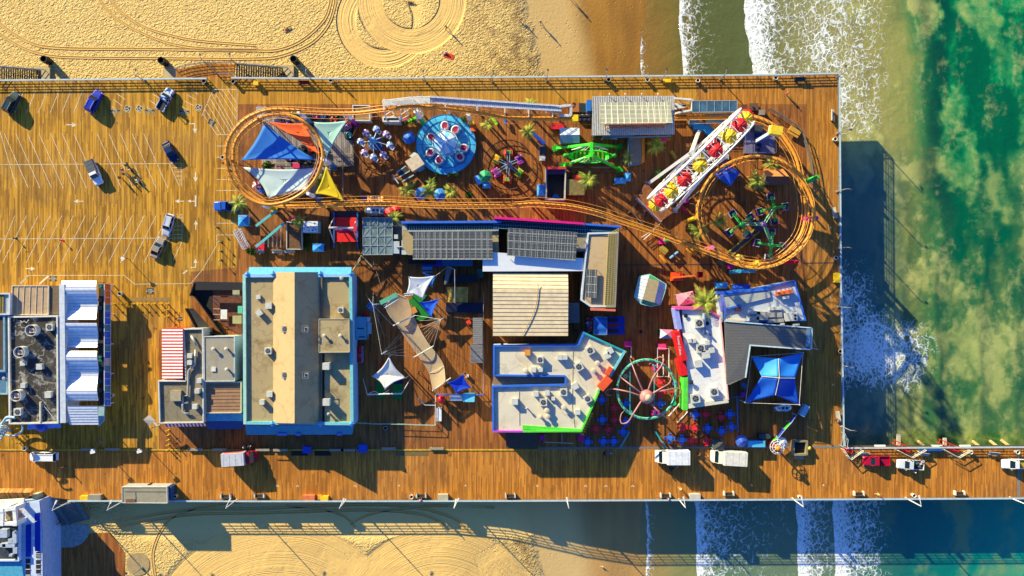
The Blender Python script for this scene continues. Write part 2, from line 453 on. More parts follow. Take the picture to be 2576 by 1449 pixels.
# ------------------------------------------------------------------ pier deck: butted sheets of planking on one slab
DK_LOT=deckmat('planks_car_park',(162,112,26),(212,154,42),(98,60,14), .42)
DK_PROM=deckmat('planks_promenade',(176,124,30),(204,146,42),(130,84,20), .3)
DK_MID=deckmat('planks_midway',(134,80,32),(172,104,42),(76,44,20), .5)
DK_ROAD=deckmat('planks_road',(170,106,34),(212,138,48),(118,70,22), .42)
DK_EAST=deckmat('planks_east',(160,104,32),(200,132,44),(114,70,20), .4)
FASC=M((70,55,40), .8)
def sheet(name,mat,pts,z=0.,skirt=None):
    mb=MB();q=PP(pts,0.)
    mb.face([Vector((p.x,p.y,z))for p in q])
    if skirt is not None:pass
    return struct(mb.build(name,mat,origin=(0,0,0)))
OUT=[(-500,204),(0,204),(525,199),(525,202),(585,202),(585,198),(866,200),(866,202),(1288,197),(1932,191),(2107,187),(2112,724),(2118,1122),(3200,1120),(3200,1250),(1288,1257),(178,1257),(104,1248),(-500,1248)]
mb=MB();mb.prism([(p.x,p.y)for p in PP(OUT,0.)],-.75,-.02)
struct(mb.build('pier_slab',FASC,origin=(0,0,0)))
sheet('car_park_deck',DK_LOT,[(-500,204),(0,204),(525,199),(598,199),(598,672),(480,684),(480,830),(400,830),(400,1130),(-500,1130)])
sheet('promenade_deck',DK_PROM,[(598,199),(866,201),(1288,197),(1750,193),(1750,262),(598,262)])
sheet('east_deck',DK_EAST,[(1750,193),(2107,187),(2112,724),(2118,1124),(2030,1124),(2030,262),(1750,262)])
sheet('midway_deck',DK_MID,[(598,262),(2030,262),(2030,1128),(400,1130),(400,830),(480,830),(480,684),(598,672)])
sheet('road_deck',DK_ROAD,[(-500,1130),(400,1130),(2030,1128),(2030,1124),(2118,1124),(3200,1120),(3200,1250),(1288,1257),(178,1257),(104,1248),(-500,1248)])
# painted markings, 5 mm of paint on the planks
PAINT=M((226,212,178), .8,0, .35,2.5)
pm=MB()
def line(a,b,w=.1,z=.006):
    p,q=P(*a),P(*b);d=(q-p).normalized();n=Vector((-d.y,d.x,0))*w/2
    pm.face([Vector((t.x,t.y,z))for t in(p+n,q+n,q-n,p-n)])
def pl(*pts,w=.1,z=.006):
    for a,b in zip(pts,pts[1:]):line(a,b,w,z)
T(0,0)
for i in range(7):
    u=240+118*i
    line((u,915),(u-90,1135))
for a,b in[((1175,940),(1260,1000)),((1150,1005),(1232,1068)),((1125,1072),(1208,1130)),((1535,948),(1610,990)),((1505,1010),(1580,1060)),((1475,1075),(1545,1118)),((1880,952),(1975,1005)),((1855,1015),(1948,1062)),((1830,1072),(1915,1120)),((1920,905),(1995,948)),((1215,905),(1285,935))]:line(a,b)
pl((2145,900),(2385,900),(2385,1270));pl((2145,900),(2028,1170));pl((2040,1140),(2180,1355),(2350,1355))
for a,b in[((2110,985),(2330,1355)),((2085,1045),(2270,1355)),((2060,1095),(2225,1355)),((2150,905),(2385,1330)),((2195,902),(2385,1210)),((2240,902),(2385,1130)),((2290,902),(2385,1040)),((2130,945),(2360,1350))]:line(a,b)
T(0,1)
for i in range(14):
    if i==8:continue
    u0=-20+117*i
    line((u0-55 if i else 0,205-330+(20 if i else 0)),(u0+188-(0),445))if i<14 else 0
line((0,207),(1830,196));line((1700,190),(1805,425));pl((1830,196),(1830,425))
for v in(238,280,322,362):line((1735+(v-238)*.45,v),(1828,v))
for i in range(15):
    u0=30+118.5*i
    a=(u0,720);b=(u0-215*1.12+0,1195)
    line((max(a[0],0),a[1]),(max(b[0],-40),b[1]))if b[0]>-180 else 0
line((0,955),(1830,946));pl((1832,710),(1832,985),(1745,1165));line((1805,712),(1650,1090));line((1805,712),(1832,710))
for v in(742,825,866,910):line((1790-(v-742)*.37,v),(1830,v))
for v in(20,133,244,356,468,797,915):line((2180,v),(2300 if v<140 else 2385,v))
pl((2180,915),(2180,1020),(2035,1265))
pl((205,1405),(285,1322),(1250,1322),(1355,1410),(1920,1404),(2035,1265));line((395,1410),(490,1325), .35);line((205,1405),(285,1322), .35)
def arrow(u,v,ang,ln=1.9,bend=None):
    c=P(u,v);M2=Matrix.Rotation(R(ang),3,'Z')
    def q(pts):pm.face([Vector((c.x,c.y, .007))+M2@Vector((a*ln,b*ln,0))for a,b in pts])
    q([(-.5,-.05),(.05,-.05),(.05,.05),(-.5,.05)]);q([(.05,-.22),(.5,0),(.05,.22)])
    if bend:q([(-.5,.05*bend),(-.5,.55*bend),(-.4,.55*bend),(-.4,.05*bend)])
T(0,0);arrow(722,1255,0,2.2);arrow(1962,1290,-90,2.1,-1)
T(0,1);arrow(790,576,180,2.0);arrow(1805,575,180,1.9);arrow(1925,575,180,1.6);line((1968,515),(1968,632),.32);arrow(1968,330,-90,2.2);arrow(1970,815,90,2.0);arrow(1968,1200,90,1.9,1);arrow(305,1254,0,2.1);line((1842,1305),(1885,1270),.3)
T(1,0)
# chevrons and stars along the road
for(tx,us_)in((1,(215,417,997)),(2,(741,945,1215))):
    T(tx,3)
    for u in us_:line((u-14,552),(u,534), .16);line((u,534),(u+14,552), .16)
def star(u,v,r=.45):
    c=P(u,v);pts=[c+Vector((math.cos(PI/2+i*PI/5),math.sin(PI/2+i*PI/5),0))*(r if i%2==0 else r*.4)for i in range(10)]
    for i in range(10):pm.face([Vector((t.x,t.y, .007))for t in(c,pts[i],pts[(i+1)%10])])
T(1,3);star(1438,538,.3);star(2108,538,.3)
T(2,3);star(254,542,.3);star(2412,536,.3)
T(3,3);star(557,535,.3)
T(3,2);star(655,973,.3);star(628,95,.3)
T(3,1);star(630,840,.35)
struct(pm.build('painted_markings',PAINT,origin=(0,0,0)))
def text(s,loc,size,rot,mat,name='lettering',parent=None,z=None,align='CENTER',euler=None,depth=0.):
    cu=bpy.data.curves.new(name,'FONT');cu.body=s;cu.size=size;cu.align_x=align;cu.align_y='CENTER';cu.extrude=depth;cu.space_line= .8
    tmp=bpy.data.objects.new('tmp',cu);C.objects.link(tmp)
    bpy.context.view_layer.update()
    me=bpy.data.meshes.new_from_object(tmp.evaluated_get(bpy.context.evaluated_depsgraph_get()))
    bpy.data.objects.remove(tmp)
    me.name=name;me.materials.clear();me.materials.append(mat)
    o=bpy.data.objects.new(name,me);C.objects.link(o)
    o.rotation_euler=euler or(0,0,rot);o.location=loc
    if parent is not None:
        o.parent=parent;o.location=Vector(loc)-Vector(parent.location);KIDS.setdefault(parent.name,[]).append(o)
    return o
PADK=M((52,58,64), .8,0, .2,3.)
def pad(u,v,w,h,rot,words=None,size=.5,mat=PADK,sym=False,flip=0):
    mb=MB();c=P(u,v);mb.box(c.x,c.y, .004,w,h, .003,rot)
    o=struct(mb.build('painted_panel',mat))
    if words:
        t=text(words,(c.x,c.y, .012),size,rot+flip,PAINT,'painted_words');struct(t)
    if sym:
        mb=MB();q=Matrix.Rotation(rot,3,'Z')
        def w2(a,b):return Vector((c.x,c.y,0))+q@Vector((a,b, .012))
        def ln(pts,wd=.16):
            for a,b in zip(pts,pts[1:]):
                p1,p2=w2(*a),w2(*b);d=(p2-p1).normalized();n=Vector((-d.y,d.x,0))*wd/2
                mb.face([p1+n,p2+n,p2-n,p1-n])
        ln([(-.9,-.9),(.9,-.9),(.9,.9),(-.9,.9),(-.9,-.9)], .12)
        ln([(.0,.55),(.0,.05),(.35,.05),(.5,-.4),(.65,-.35)])
        ln([(.42*math.cos(a)-.08, .42*math.sin(a)-.25)for a in[R(100+k*25)for k in range(11)]], .13)
        mb.face([w2(.02+.15*math.cos(a), .68+.15*math.sin(a))for a in[k*PI/4 for k in range(8)]])
        struct(mb.build('painted_wheelchair_symbol',PAINT))
T(0,0)
for u,v in((1283,1095),(1402,1093),(1996,1083)):pad(u,v,1.15,1.15,R(-25),sym=False)
def wheelchair(u,v,rot,sc):
    c=P(u,v);mb=MB();q=Matrix.Rotation(rot,3,'Z')
    def w2(a,b):return Vector((c.x,c.y, .012))+q@Vector((a*sc,b*sc,0))
    def ln(pts,wd):
        for a,b in zip(pts,pts[1:]):
            p1,p2=w2(*a),w2(*b);d=(p2-p1).normalized();n=Vector((-d.y,d.x,0))*wd*sc/2
            mb.face([p1+n,p2+n,p2-n,p1-n])
    ln([(-.95,-.95),(.95,-.95),(.95,.95),(-.95,.95),(-.95,-.95)], .16)
    ln([(.0,.5),(.0,.05),(.35,.05),(.5,-.45),(.7,-.4)], .18)
    ln([(.45*math.cos(a)-.08, .45*math.sin(a)-.25)for a in[R(100+k*25)for k in range(11)]], .16)
    mb.face([w2(.02+.17*math.cos(a), .7+.17*math.sin(a))for a in[k*PI/4 for k in range(8)]])
    struct(mb.build('painted_wheelchair_symbol',PAINT))
for u,v in((1283,1095),(1402,1093),(1996,1083)):wheelchair(u,v,R(-25), .62)
for u,v in((1160,1122),(1507,1120),(1857,1128)):pad(u,v,2.1, .7,0,'NO\nPARKING', .5)
pad(2130,1232,1.1,1.5,R(60),'NO\nPARKING', .42)
T(0,1);pad(535,1355,1.5,1.1,0,'NO\nPARKING\nAREA', .42,flip=PI)
T(0,2);pad(1512,32,1.5,1.35,0,'NO\nPARKING\nAREA', .42,flip=PI);pad(1815,312, .9, .8,0,'NO\nSMOKING', .26,flip=PI);
T(2,0);tx_=text('EXIT',P(1573,1405,.012), .6,0,YELL,'painted_words');struct(tx_)
# yellow kerb between midway and road, expansion joints
KERB=M((200,170,50), .7,0, .3)
T()
mb=MB();a=P(-400,1132);b=P(612,1132.5);mb.box((a.x+b.x)/2,a.y,0,b.x-a.x, .2, .12)
a2=P(612,1132);b2=P(1350,1131);mb.box((a2.x+b2.x)/2+.05,a2.y,0,b2.x-a2.x-.1, .2, .121);struct(mb.build('yellow_kerb',KERB))
JT=M((125,125,120), .8)
mb=MB();a=P(1352,1127.5);b=P(2120,1124.5);mb.beam((a.x,a.y,.008),(b.x,b.y,.01),.42,.02);struct(mb.build('expansion_joint',JT))
mb=MB();a=P(1552,667);b=P(1932,664);mb.beam((a.x,a.y,.007),(b.x,b.y,.009),.22,.02);a=P(2020,662);b=P(2105,661);mb.beam((a.x,a.y,.007),(b.x,b.y,.009),.2,.02);struct(mb.build('drain_channel',M((70,62,55),.7)))
T(3,3);mb=MB();a=P(2523,170);b=P(2523,655);mb.beam((a.x,a.y,.007),(b.x,b.y,.009),.6,.02);struct(mb.build('expansion_joint',M((135,130,125),.8)))
T(0,2);MAT=M((150,120,70),.9,0,.2)
mb=MB();a=P(1315,115);b=P(1715,115);mb.beam((a.x,a.y,.012),(b.x,b.y,.012),1.0*.8,.02);tag(mb.build('rubber_mat',MAT),'long tan mat on the planks above a row of yellow bollards','mat')
T(1,3)
for(u0,u1,lab)in((1412,1735,'worn olive mat on the planks at the south kerb by a pale bench'),(355,520,'black mat at the kerb left of another, south of the arcade'),(590,752,'black mat at the kerb right of another, south of the arcade')):
    mb=MB();a=P(u0,207);b=P(u1,207);mb.beam((a.x,a.y,.012),(b.x,b.y,.012),1.3,.02);tag(mb.build('rubber_mat',M((120,100,60),.9)if u0>1000 else M((40,36,34),.9)),lab,'mat')
# beach-side paving under the south-west stair
T(0,3)
mb=MB();z=gz(100)+.05
BW=deckmat('planks_beach',(150,88,36),(182,112,50),(96,54,24),.4)
mb.face(PP([(600,1170),(850,1090),(905,1020),(1110,1012),(1255,1215),(1255,1500),(600,1500)],z));struct(mb.build('beach_boardwalk',BW,origin=(0,0,0)))
mb=MB();z2=z+.02
mb.prism([(p.x,p.y)for p in PP([(430,900),(560,930),(890,930),(900,1000),(880,1060),(820,1125),(740,1160),(600,1162),(600,1500),(430,1500)],z)],z-.2,z+.03);struct(mb.build('concrete_apron',M((150,160,160),.8,0,.2),origin=(0,0,0)))
mb=MB();c=P(1390,1330,z);mb.cyl(c.x,c.y,z-.2,z+.04,L(118),28);struct(mb.build('concrete_pad',M((175,150,105),.85)))
# wheel tracks pressed into the dry sand
TRK=X('pressed_sand');_n=TRK.noise(1.2,4.);TRK.bump(_n, .15, .8);TRK=TRK.done(TRK.mix(_n,lin((196,152,78)),lin((210,166,92))), .9,0, .2)
RIDGE=M((222,180,108), .95,0, .1,2.)
def smoothpath(pts,n=8,closed=False):
    pts=[Vector(p)for p in pts];N=len(pts);out=[]
    for i in range(N if closed else N-1):
        g=lambda k:pts[k%N]if closed else pts[max(0,min(N-1,k))]
        p0,p1,p2,p3=g(i-1),g(i),g(i+1),g(i+2)
        for j in range(n):
            t=j/n
            out.append(.5*((2*p1)+(p2-p0)*t+(2*p0-5*p1+4*p2-p3)*t*t+(3*p1-p0-3*p2+p3)*t**3))
    if not closed:out.append(pts[-1])
    return out
def track(pts,w,sh=(0,0)):
    tx,ty=sh
    path=smoothpath([G(a+tx,b+ty, .02)for a,b in pts],8)
    mb=MB();lo=[];hi=[]
    for i,p in enumerate(path):
        d=(path[min(i+1,len(path)-1)]-path[max(i-1,0)]).normalized();n=Vector((-d.y,d.x,0))
        lo.append(n)
    def rib(o1,o2,z1,z2):
        b=mb.A([q for p,n in zip(path,lo)for q in(p+n*o1+Vector((0,0,z1)),p+n*o2+Vector((0,0,z2)))])
        for i in range(len(path)-1):mb.F(b+2*i,b+2*i+1,b+2*i+3,b+2*i+2)
    rib(-w/2,w/2, .0, .0)
    mb.k=1
    for o in(-w/2,w/2):
        rib(o-.12,o,-.02, .08);rib(o,o+.12, .08,-.02)
    struct(mb.build('wheel_track',[TRK,RIDGE],origin=(0,0,0)))
T(0,0)
track([(-60,190),(150,350),(330,440),(500,475),(800,490),(1300,492),(2000,500),(2576,508)], .5)
track([(-60,300),(150,440),(330,520),(560,568),(900,580),(1500,585),(2200,592),(2576,590)], .45)
track([(985,-30),(1060,80),(1200,205),(1400,320),(1650,420),(1850,465),(2100,490),(2576,500)], .45)
track([(1090,-30),(1230,130),(1450,270),(1700,350),(2000,410),(2576,455)], .45)
T(1,0)
track([(0,508),(200,505),(400,440),(560,330),(690,190),(740,60),(755,-30)], .5);track([(0,590),(200,575),(420,505),(600,400),(730,240),(790,60),(800,-30)], .5)
T(1,3)
track([(-1400,900),(-700,790),(0,775),(700,745),(1300,735),(1700,780),(2000,880),(2150,1010)], .5);track([(-1400,960),(-700,840),(0,820),(650,800),(1150,790),(1650,830),(1900,930)], .5)
track([(300,745),(700,790),(900,860),(1000,960)], .45);track([(950,930),(1150,830),(1500,770),(1900,745),(2400,760)], .45)
T(0,3)
track([(1560,1449),(1540,1200),(1640,960),(1800,830),(2100,745),(2500,700)], .5)
# ------------------------------------------------------------------ buildings
def ccw(q):
    a=sum(q[i].x*q[(i+1)%len(q)].y-q[(i+1)%len(q)].x*q[i].y for i in range(len(q)))
    return q if a>0 else q[::-1]
def center(q):
    return Vector((sum(p.x for p in q)/len(q),sum(p.y for p in q)/len(q),0))
def shell(root,q,z,wall,roof,z0=0.,name='wall',rname='roof'):
    """walls and a flat roof from an outline at roof height"""
    mb=MB();n=len(q)
    for i in range(n):
        a,b=q[i],q[(i+1)%n]
        mb.face([(a.x,a.y,z0),(b.x,b.y,z0),(b.x,b.y,z-.004),(a.x,a.y,z-.004)])
    mb.build(name,wall,root)
    mb=MB();mb.prism([(p.x,p.y)for p in ccw(list(q))],z-.25,z);mb.build(rname,roof,root)
def edge(root,q,i,z,h,t,mat,name='parapet',out=.05,drop=.3,ext=0.):
    """one parapet wall, standing a little proud of the wall below"""
    q=ccw(list(q));n=len(q)
    a,b=q[i%n],q[(i+1)%n];d=(b-a);d.z=0;d.normalize();nrm=Vector((d.y,-d.x,0))
    p=[a-d*ext+nrm*out,b+d*ext+nrm*out,b+d*ext-nrm*t,a-d*ext-nrm*t]
    mb=MB();mb.prism([(v.x,v.y)for v in p],z-drop,z+h+.004*(i+1));return mb.build(name,mat,root)
def parapet(root,q,z,h,t,mats):
    q=ccw(list(q))
    for i in range(len(q)):
        m=mats[i%len(mats)]if isinstance(mats,(list,tuple))else mats
        if m is not None:edge(root,q,i,z,h,t,m)
FAN_BOX=M((205,205,195), .5);FANB=M((40,42,44));VENTM=M((190,185,170), .45, .3)
def ac_unit(root,x,y,z,s=1.1,h=.9,rot=0.,mat=None,fan=True):
    mb=MB();mb.box(x,y,z-.02,s,s,h,rot);mb.box(x,y,z+h,s*1.06,s*1.06, .06,rot);o=mb.build('ac_unit',mat or FAN_BOX,root)
    if fan:
        mb=MB();mb.cyl(x,y,z+h+.05,z+h+.085,s*.38,14);mb.build('fan',FANB,o)
        mb=MB()
        for k in range(5):
            a=k*2*PI/5;mb.beam((x,y,z+h+.11),(x+s*.34*math.cos(a),y+s*.34*math.sin(a),z+h+.11), .13, .03)
        mb.build('fan_blade',GREY,o)
    return o
def vent(root,x,y,z,r=.22,h=.9,mat=None):
    mb=MB();mb.lathe([(r*.7,z-.02),(r*.7,z+h*.7),(r*1.2,z+h*.72),(r*1.2,z+h*.92),(r*.5,z+h)],x,y,12);return mb.build('roof_vent',mat or VENTM,root)
def ribs(mb,a,b,c,d,n,w=.07,h=.08):
    """seams running from edge a-b to edge d-c"""
    for i in range(n+1):
        t=i/n;p=a.lerp(b,t);q=d.lerp(c,t)
        mb.beam(p+Vector((0,0,h*.4)),q+Vector((0,0,h*.4)),w,h)
def slab(mb,pts,t=.15):
    pts=[Vector(p)for p in pts]
    mb.loft([[p-Vector((0,0,t))for p in pts],pts])
def awning(name,label,q,mat,cat='awning',legs=True,t=.08,root=None):
    mb=MB();slab(mb,q,t);o=mb.build(name,mat,root)
    if root is None:tag(o,label,cat)
    return o
GRAVEL=roofmat('tar_gravel_roof',(70,66,62),(205,200,190), .8, .4,3.,drip=.8)
TANROOF=roofmat('tan_roof',(192,176,132),(112,88,54), .7, .25,4.,(176,150,108))
TANROOF2=roofmat('ridge_roof',(192,168,124),(150,120,80), .4, .3,5.,(200,170,122))
WROOF=roofmat('white_roof',(246,234,206),(165,145,112), .4, .25,3.,(205,196,172))
WROOF2=roofmat('bright_roof',(246,246,244),(190,180,170), .25, .3,3.)
GROOF=roofmat('pale_grey_roof',(178,170,150),(150,130,95), .4, .3,4.)
SEAM=M((196,166,128), .5, .1);SEAM2=M((168,128,92), .6);SEAMG=M((150,140,130))
METAL_W=M((246,248,250), .35, .25, .08);TEALP=M((120,200,205));LBLUE=M((150,200,240));AWNB=M((70,170,225));AWND=M((15,90,140))
BLUEP=M((50,110,215));GREENP=M((90,215,60));ORP=M((235,90,40));PURPP=M((190,80,200));PINKP=M((235,90,150));MAG=M((225,20,130))
def solar(name,cw,ch,rot,dark=(76,78,76),lite=(170,170,156)):
    x=X(name);cr,sr=math.cos(rot),math.sin(rot)
    a=x.add(x.mul(x.x,cr),x.mul(x.y,sr));b=x.sub(x.mul(x.y,cr),x.mul(x.x,sr))
    fa=x.m('FRACT',x.mul(a,1/cw));fb=x.m('FRACT',x.mul(b,1/ch))
    g=x.m('MAXIMUM',x.step(x.m('ABSOLUTE',x.sub(fa, .5)), .44, .47),x.step(x.m('ABSOLUTE',x.sub(fb, .5)), .44, .47))
    r=x.white(x.xyz(x.m('FLOOR',x.mul(a,1/cw)),x.m('FLOOR',x.mul(b,1/ch))))
    f2=x.m('MAXIMUM',x.step(x.m('ABSOLUTE',x.sub(x.m('FRACT',x.mul(a,4/cw)), .5)), .40, .48),x.step(x.m('ABSOLUTE',x.sub(x.m('FRACT',x.mul(b,3/ch)), .5)), .40, .48))
    base=x.mix(x.mul(f2, .6),x.mix(r,tuple(v*.85 for v in lin(dark)),tuple(v*1.15 for v in lin(dark))),tuple(v*.6 for v in lin(lite)))
    return x.done(x.mix(g,base,lin(lite)), .3,0, .5)
# --- A: restaurant at the far left with the wavy white metal roof
T(0,2)
z=4.6
q=PP([(95,285),(592,276),(598,1358),(105,1366)],z)
r=thing('restaurant','restaurant with a black stained flat roof and wavy white metal canopies at the left edge','building',tuple(center(q)))
shell(r,q,z,M((200,200,195)),GRAVEL)
parapet(r,q,z, .45, .28,M((225,222,210)))
for u,v in((335,425),(220,642),(185,1078)):
    c=P(u,v,z+.6);mb=MB()
    n=20
    mb.loft([[Vector((c.x+rr*math.cos(2*PI*j/n),c.y+rr*math.sin(2*PI*j/n),zz))for j in range(n)]for rr,zz in((1.15,z-.02),(1.15,z+1.5),(1.05,z+1.5),(1.05,z+.1))],caps=False)
    o=mb.build('fan_shroud',M((225,222,212)),r)
    mb=MB();mb.box(c.x,c.y,z, .9,1.,1.2);mb.build('exhaust_box',M((220,215,205)),o)
    mb=MB();mb.cyl(c.x,c.y,z+1.2,z+1.26, .33);mb.build('exhaust_fan',M((110,60,50)),o)
for u,v,s in((505,393,1.3),(236,756,.9),(403,790,1.1),(240,980,.9),(490,1072,1.2),(185,1245,1.4)):
    c=P(u,v,z+.5);ac_unit(r,c.x,c.y,z,s, .8,0,fan=(s>1.25))
c0=P(410,1145,z+.3);c1=P(412,1350,z+.3);mb=MB();mb.box(c0.x,(c0.y+c1.y)/2,z-.02,.25,abs(c1.y-c0.y),.6);mb.build('roof_screen',M((225,215,180)),r)
mb=MB();mb.tube([P(205,330,z+.25),P(225,345,z+.25),P(245,330,z+.25),P(265,350,z+.25),P(290,320,z+.25)], .1);mb.build('roof_pipe',M((210,205,190)),r);mb=MB();mb.tube([P(545,1310,z+.2),P(430,1170,z+.2)], .08);mb.build('roof_pipe',M((210,205,190)),r)
# tan standing-seam roof north of it
T(0,2);za=4.4
q=PP([(125,-24),(492,-24),(488,268),(106,270)],za)
r2=thing('restaurant','tan standing seam metal roof block beside the wavy white canopies','building',tuple(center(q)))
shell(r2,q,za,M((190,170,140)),SEAM)
mb=MB();a,b,c_,d=[p+Vector((0,0,.01))for p in q];ribs(mb,a,b,c_,d,6, .08, .1);mb.build('roof_seam',M((232,205,170)),r2)
parapet(r2,q,za, .12, .12,M((225,205,175)))
q=PP([(496,-24),(590,-24),(590,266),(496,268)],4.2);mb=MB();slab(mb,q, .2);mb.build('roof_walkway',M((120,100,75)),r2)
# white walkway wall and wavy canopies
z=4.9
q=PP([(594,-40),(648,-40),(662,1355),(600,1360)],z)
r=thing('canopy_building','row of wavy white corrugated canopies with blue shade, by the grid sign wall','building',tuple(center(q)))
shell(r,q,z,M((215,220,225)),M((205,212,220)))
def wavy(v0,v1,u0,u1,z0=4.2):
    mb=MB();H=[]
    n=int(abs(v1-v0)/14);
    def top(s,t):
        v=v0+(v1-v0)*t
        zz=z0+ .64*math.cos(2*PI*(v-10)/345.)
        return P(u0+(u1-u0)*s+8*math.sin(2*PI*(v-60)/345.),v,zz)
    mb.grid(top,1,n);mb.grid(lambda s,t:top(s,t)-Vector((0,0,.12)),1,n)
    for s in(0,1):
        mb.grid(lambda a,t:top(s,t)-Vector((0,0,.12*a)),1,n)
    for t in(0,1):
        mb.grid(lambda a,s:top(s,t)-Vector((0,0,.12*a)),1,1)
    o=mb.build('wavy_canopy',METAL_W,r)
    mb=MB();m2=int(abs(v1-v0)/31)
    for i in range(1,m2+1):
        t=i/m2*.99;mb.beam(top(.002,t)+Vector((0,0,.02)),top(.998,t)+Vector((0,0,.02)), .05, .05)
    mb.build('seam',M((150,165,185), .4, .3),o)
wavy(-72,320,625,975);wavy(352,600,632,978);wavy(634,1136,638,982)
q=PP([(685,1186),(985,1186),(985,1376),(690,1378)],4.6);mb=MB()
slab(mb,[q[0]+Vector((0,0,.2)),q[1]+Vector((0,0,.2)),q[2]-Vector((0,0,.2)),q[3]-Vector((0,0,.2))], .12);o=mb.build('flat_canopy',METAL_W,r)
mb=MB();ribs(mb,q[0]+Vector((0,0,.22)),q[3]-Vector((0,0,.18)),q[2]-Vector((0,0,.18)),q[1]+Vector((0,0,.22)),7, .05, .05);mb.build('seam',M((150,165,185), .4, .3),o)
for v in(-60,300,370,590,650,1120,1200,1360):
    for u in(650,960):
        c=P(u,v,3.);mb=MB();mb.cyl(c.x,c.y,0,3.2, .1,8);mb.build('canopy_post',M((180,185,190)),r)
q=PP([(990,-40),(1048,-40),(1048,1180),(1000,1180)],2.6);mb=MB();slab(mb,q, .2);mb.build('terrace',M((45,50,52)),r)
TT=M((40,110,115))
for i,v in enumerate((-20,120,200,420,690,735,780,830,940,1030)):
    c=P(1000,v,3.3);mb=MB();mb.cyl(c.x,c.y,3.1,3.18, .42,12);mb.cyl(c.x,c.y,2.6,3.1, .06,6);mb.build('terrace_table',TT,r)
# grid sign wall, blue and orange panels
q=[P(1052,-42,4.6),P(1052,1186,4.6)]
SG=M((215,222,225));
w=thing('sign_wall','long lattice sign wall of blue, teal and orange panels facing the car park','sign',tuple(P(1080,570,0)))
mb=MB()
for i in range(18):
    v0=-42+i*68.2;
    if v0+66>1186:break
    a,b,c_,d=P(1058,v0+2,3.6),P(1105,v0+2,2.1),P(1105,v0+66,2.1),P(1058,v0+66,3.6)
    mb2=MB();slab(mb2,[a,b,c_,d], .08);mb2.build('panel',[ORNG if i<3 else(BLUEP if i%3 else M((70,140,160)))][0]if i!=11 else M((190,190,180)),w)
for i in range(19):
    v0=-42+i*68.2;mb.beam(P(1050,min(v0,1186),3.75),P(1112,min(v0,1186),2.05), .09)
for u,zz in((1050,3.75),(1112,2.05)):mb.beam(P(u,-42,zz),P(u,1186,zz), .12)
mb.build('frame',SG,w)
mb=MB()
for v in(-30,270,570,870,1170):
    c=P(1080,v,2.5);mb.cyl(c.x,c.y,0,2.75, .12,8)
mb.build('post',SG,w)
for v,s_ in((245,'O'),(540,'O'),(300,'I'),(585,'I'),(1165,'O')):
    c=P(1078,v,3.06);text(s_,c, .8,0,WHITE,'sign_letter',w)
# lower curved blue wall end
T(0,2);mb=MB();q=PP([(990,1190),(1050,1195),(1045,1340),(985,1395),(700,1378),(985,1380)],3.6);slab(mb,[q[0],q[1],q[2],q[3]], .3);o=mb.build('porch_roof',M((150,185,200)),None);tag(o,'pale blue curved porch roof below the last flat white canopy','roof')
# neighbours cut by the left edge
T(0,2)
q=PP([(-400,272),(55,272),(58,840),(-400,840)],4.8)
b=thing('shop_building','brown flat roofed shop cut by the left edge with a blue rim','building',tuple(center(q)))
shell(b,q,4.8,M((120,150,175)),roofmat('brown_roof',(96,78,62),(70,56,44),.5));parapet(b,q,4.8, .3, .3,M((120,165,190)))
q=PP([(-400,845),(80,845),(82,1068),(-400,1068)],4.2)
b=thing('shop_building','blue roofed shop cut by the left edge, below the brown one','building',tuple(center(q)))
shell(b,q,4.2,M((110,140,165)),M((86,126,152),.6));c=P(45,908,4.4);vent(b,c.x,c.y,4.2, .3, .5);parapet(b,q,4.2, .25, .2,M((150,185,205)))
q=PP([(-400,52),(112,52),(108,268),(-400,268)],5.)
b=thing('shop_building','pale building with a barred yellow roof light at the left edge','building',tuple(center(q)))
shell(b,q,5.,M((190,200,205)),M((175,185,190)));parapet(b,q,5., .35, .25,M((205,212,215)))
q2=PP([(-200,70),(40,70),(38,262),(-200,262)],5.1);mb=MB();slab(mb,q2, .15);o=mb.build('skylight',M((160,140,60)),b)
mb=MB();ribs(mb,q2[0]+Vector((0,0,.05)),q2[1]+Vector((0,0,.05)),q2[2]+Vector((0,0,.05)),q2[3]+Vector((0,0,.05)),8, .06, .06);mb.build('bar',DGREY,o)
q=PP([(-30,-40),(60,-40),(100,40),(-30,45)],4.9)
# awnings and dome south of the restaurant
q=[P(275,1370,3.6),P(610,1368,3.6),P(612,1408,2.7),P(272,1425,2.7)]
awning('awning','bright blue entrance awning south of the black stained roof',q,M((40,130,230)))
c=P(405,1395,3.4);mb=MB();mb.lathe([(1.2,2.6),(1.15,3.1),(.85,3.7),(.4,4.0),(.05,4.1)],c.x,c.y,16);tag(mb.build('dome',M((20,80,190),.4),smooth=True),'small royal blue dome over the entrance awning','dome')
# pale blue curled sculpture tubes at the corner
CURL=M((165,205,225),.4)
cur=thing('curl_sculpture','pale blue arch and coil sculpture at the bottom left of the black roof','sculpture',tuple(P(60,1400,0)))
mb=MB();mb.tube(smoothpath([P(105,1440,.1),P(20,1400,2.5),P(60,1310,4.6),P(110,1300,5.),P(150,1306,5.1)],8), .28,8);mb.build('arch',CURL,cur,smooth=True)
mb=MB();c=P(40,1400,3.2)
coil=[Vector((c.x+.95*math.cos(t)+.02*t*5*.1,c.y+.75*math.sin(t)-.05*t,3.+.09*t))for t in[i*.35 for i in range(90)]];mb.tube(coil, .14,6);mb.build('coil',M((130,160,180),.35,.4),cur,smooth=True)
T(0,3);ring=[P(110+120*math.cos(t),-40+78*math.sin(t),2.2)for t in[i*2*PI/28 for i in range(28)]]
mb=MB();mb.tube(ring, .2,6,closed=True);mb.build('ring',CURL,cur,smooth=True)
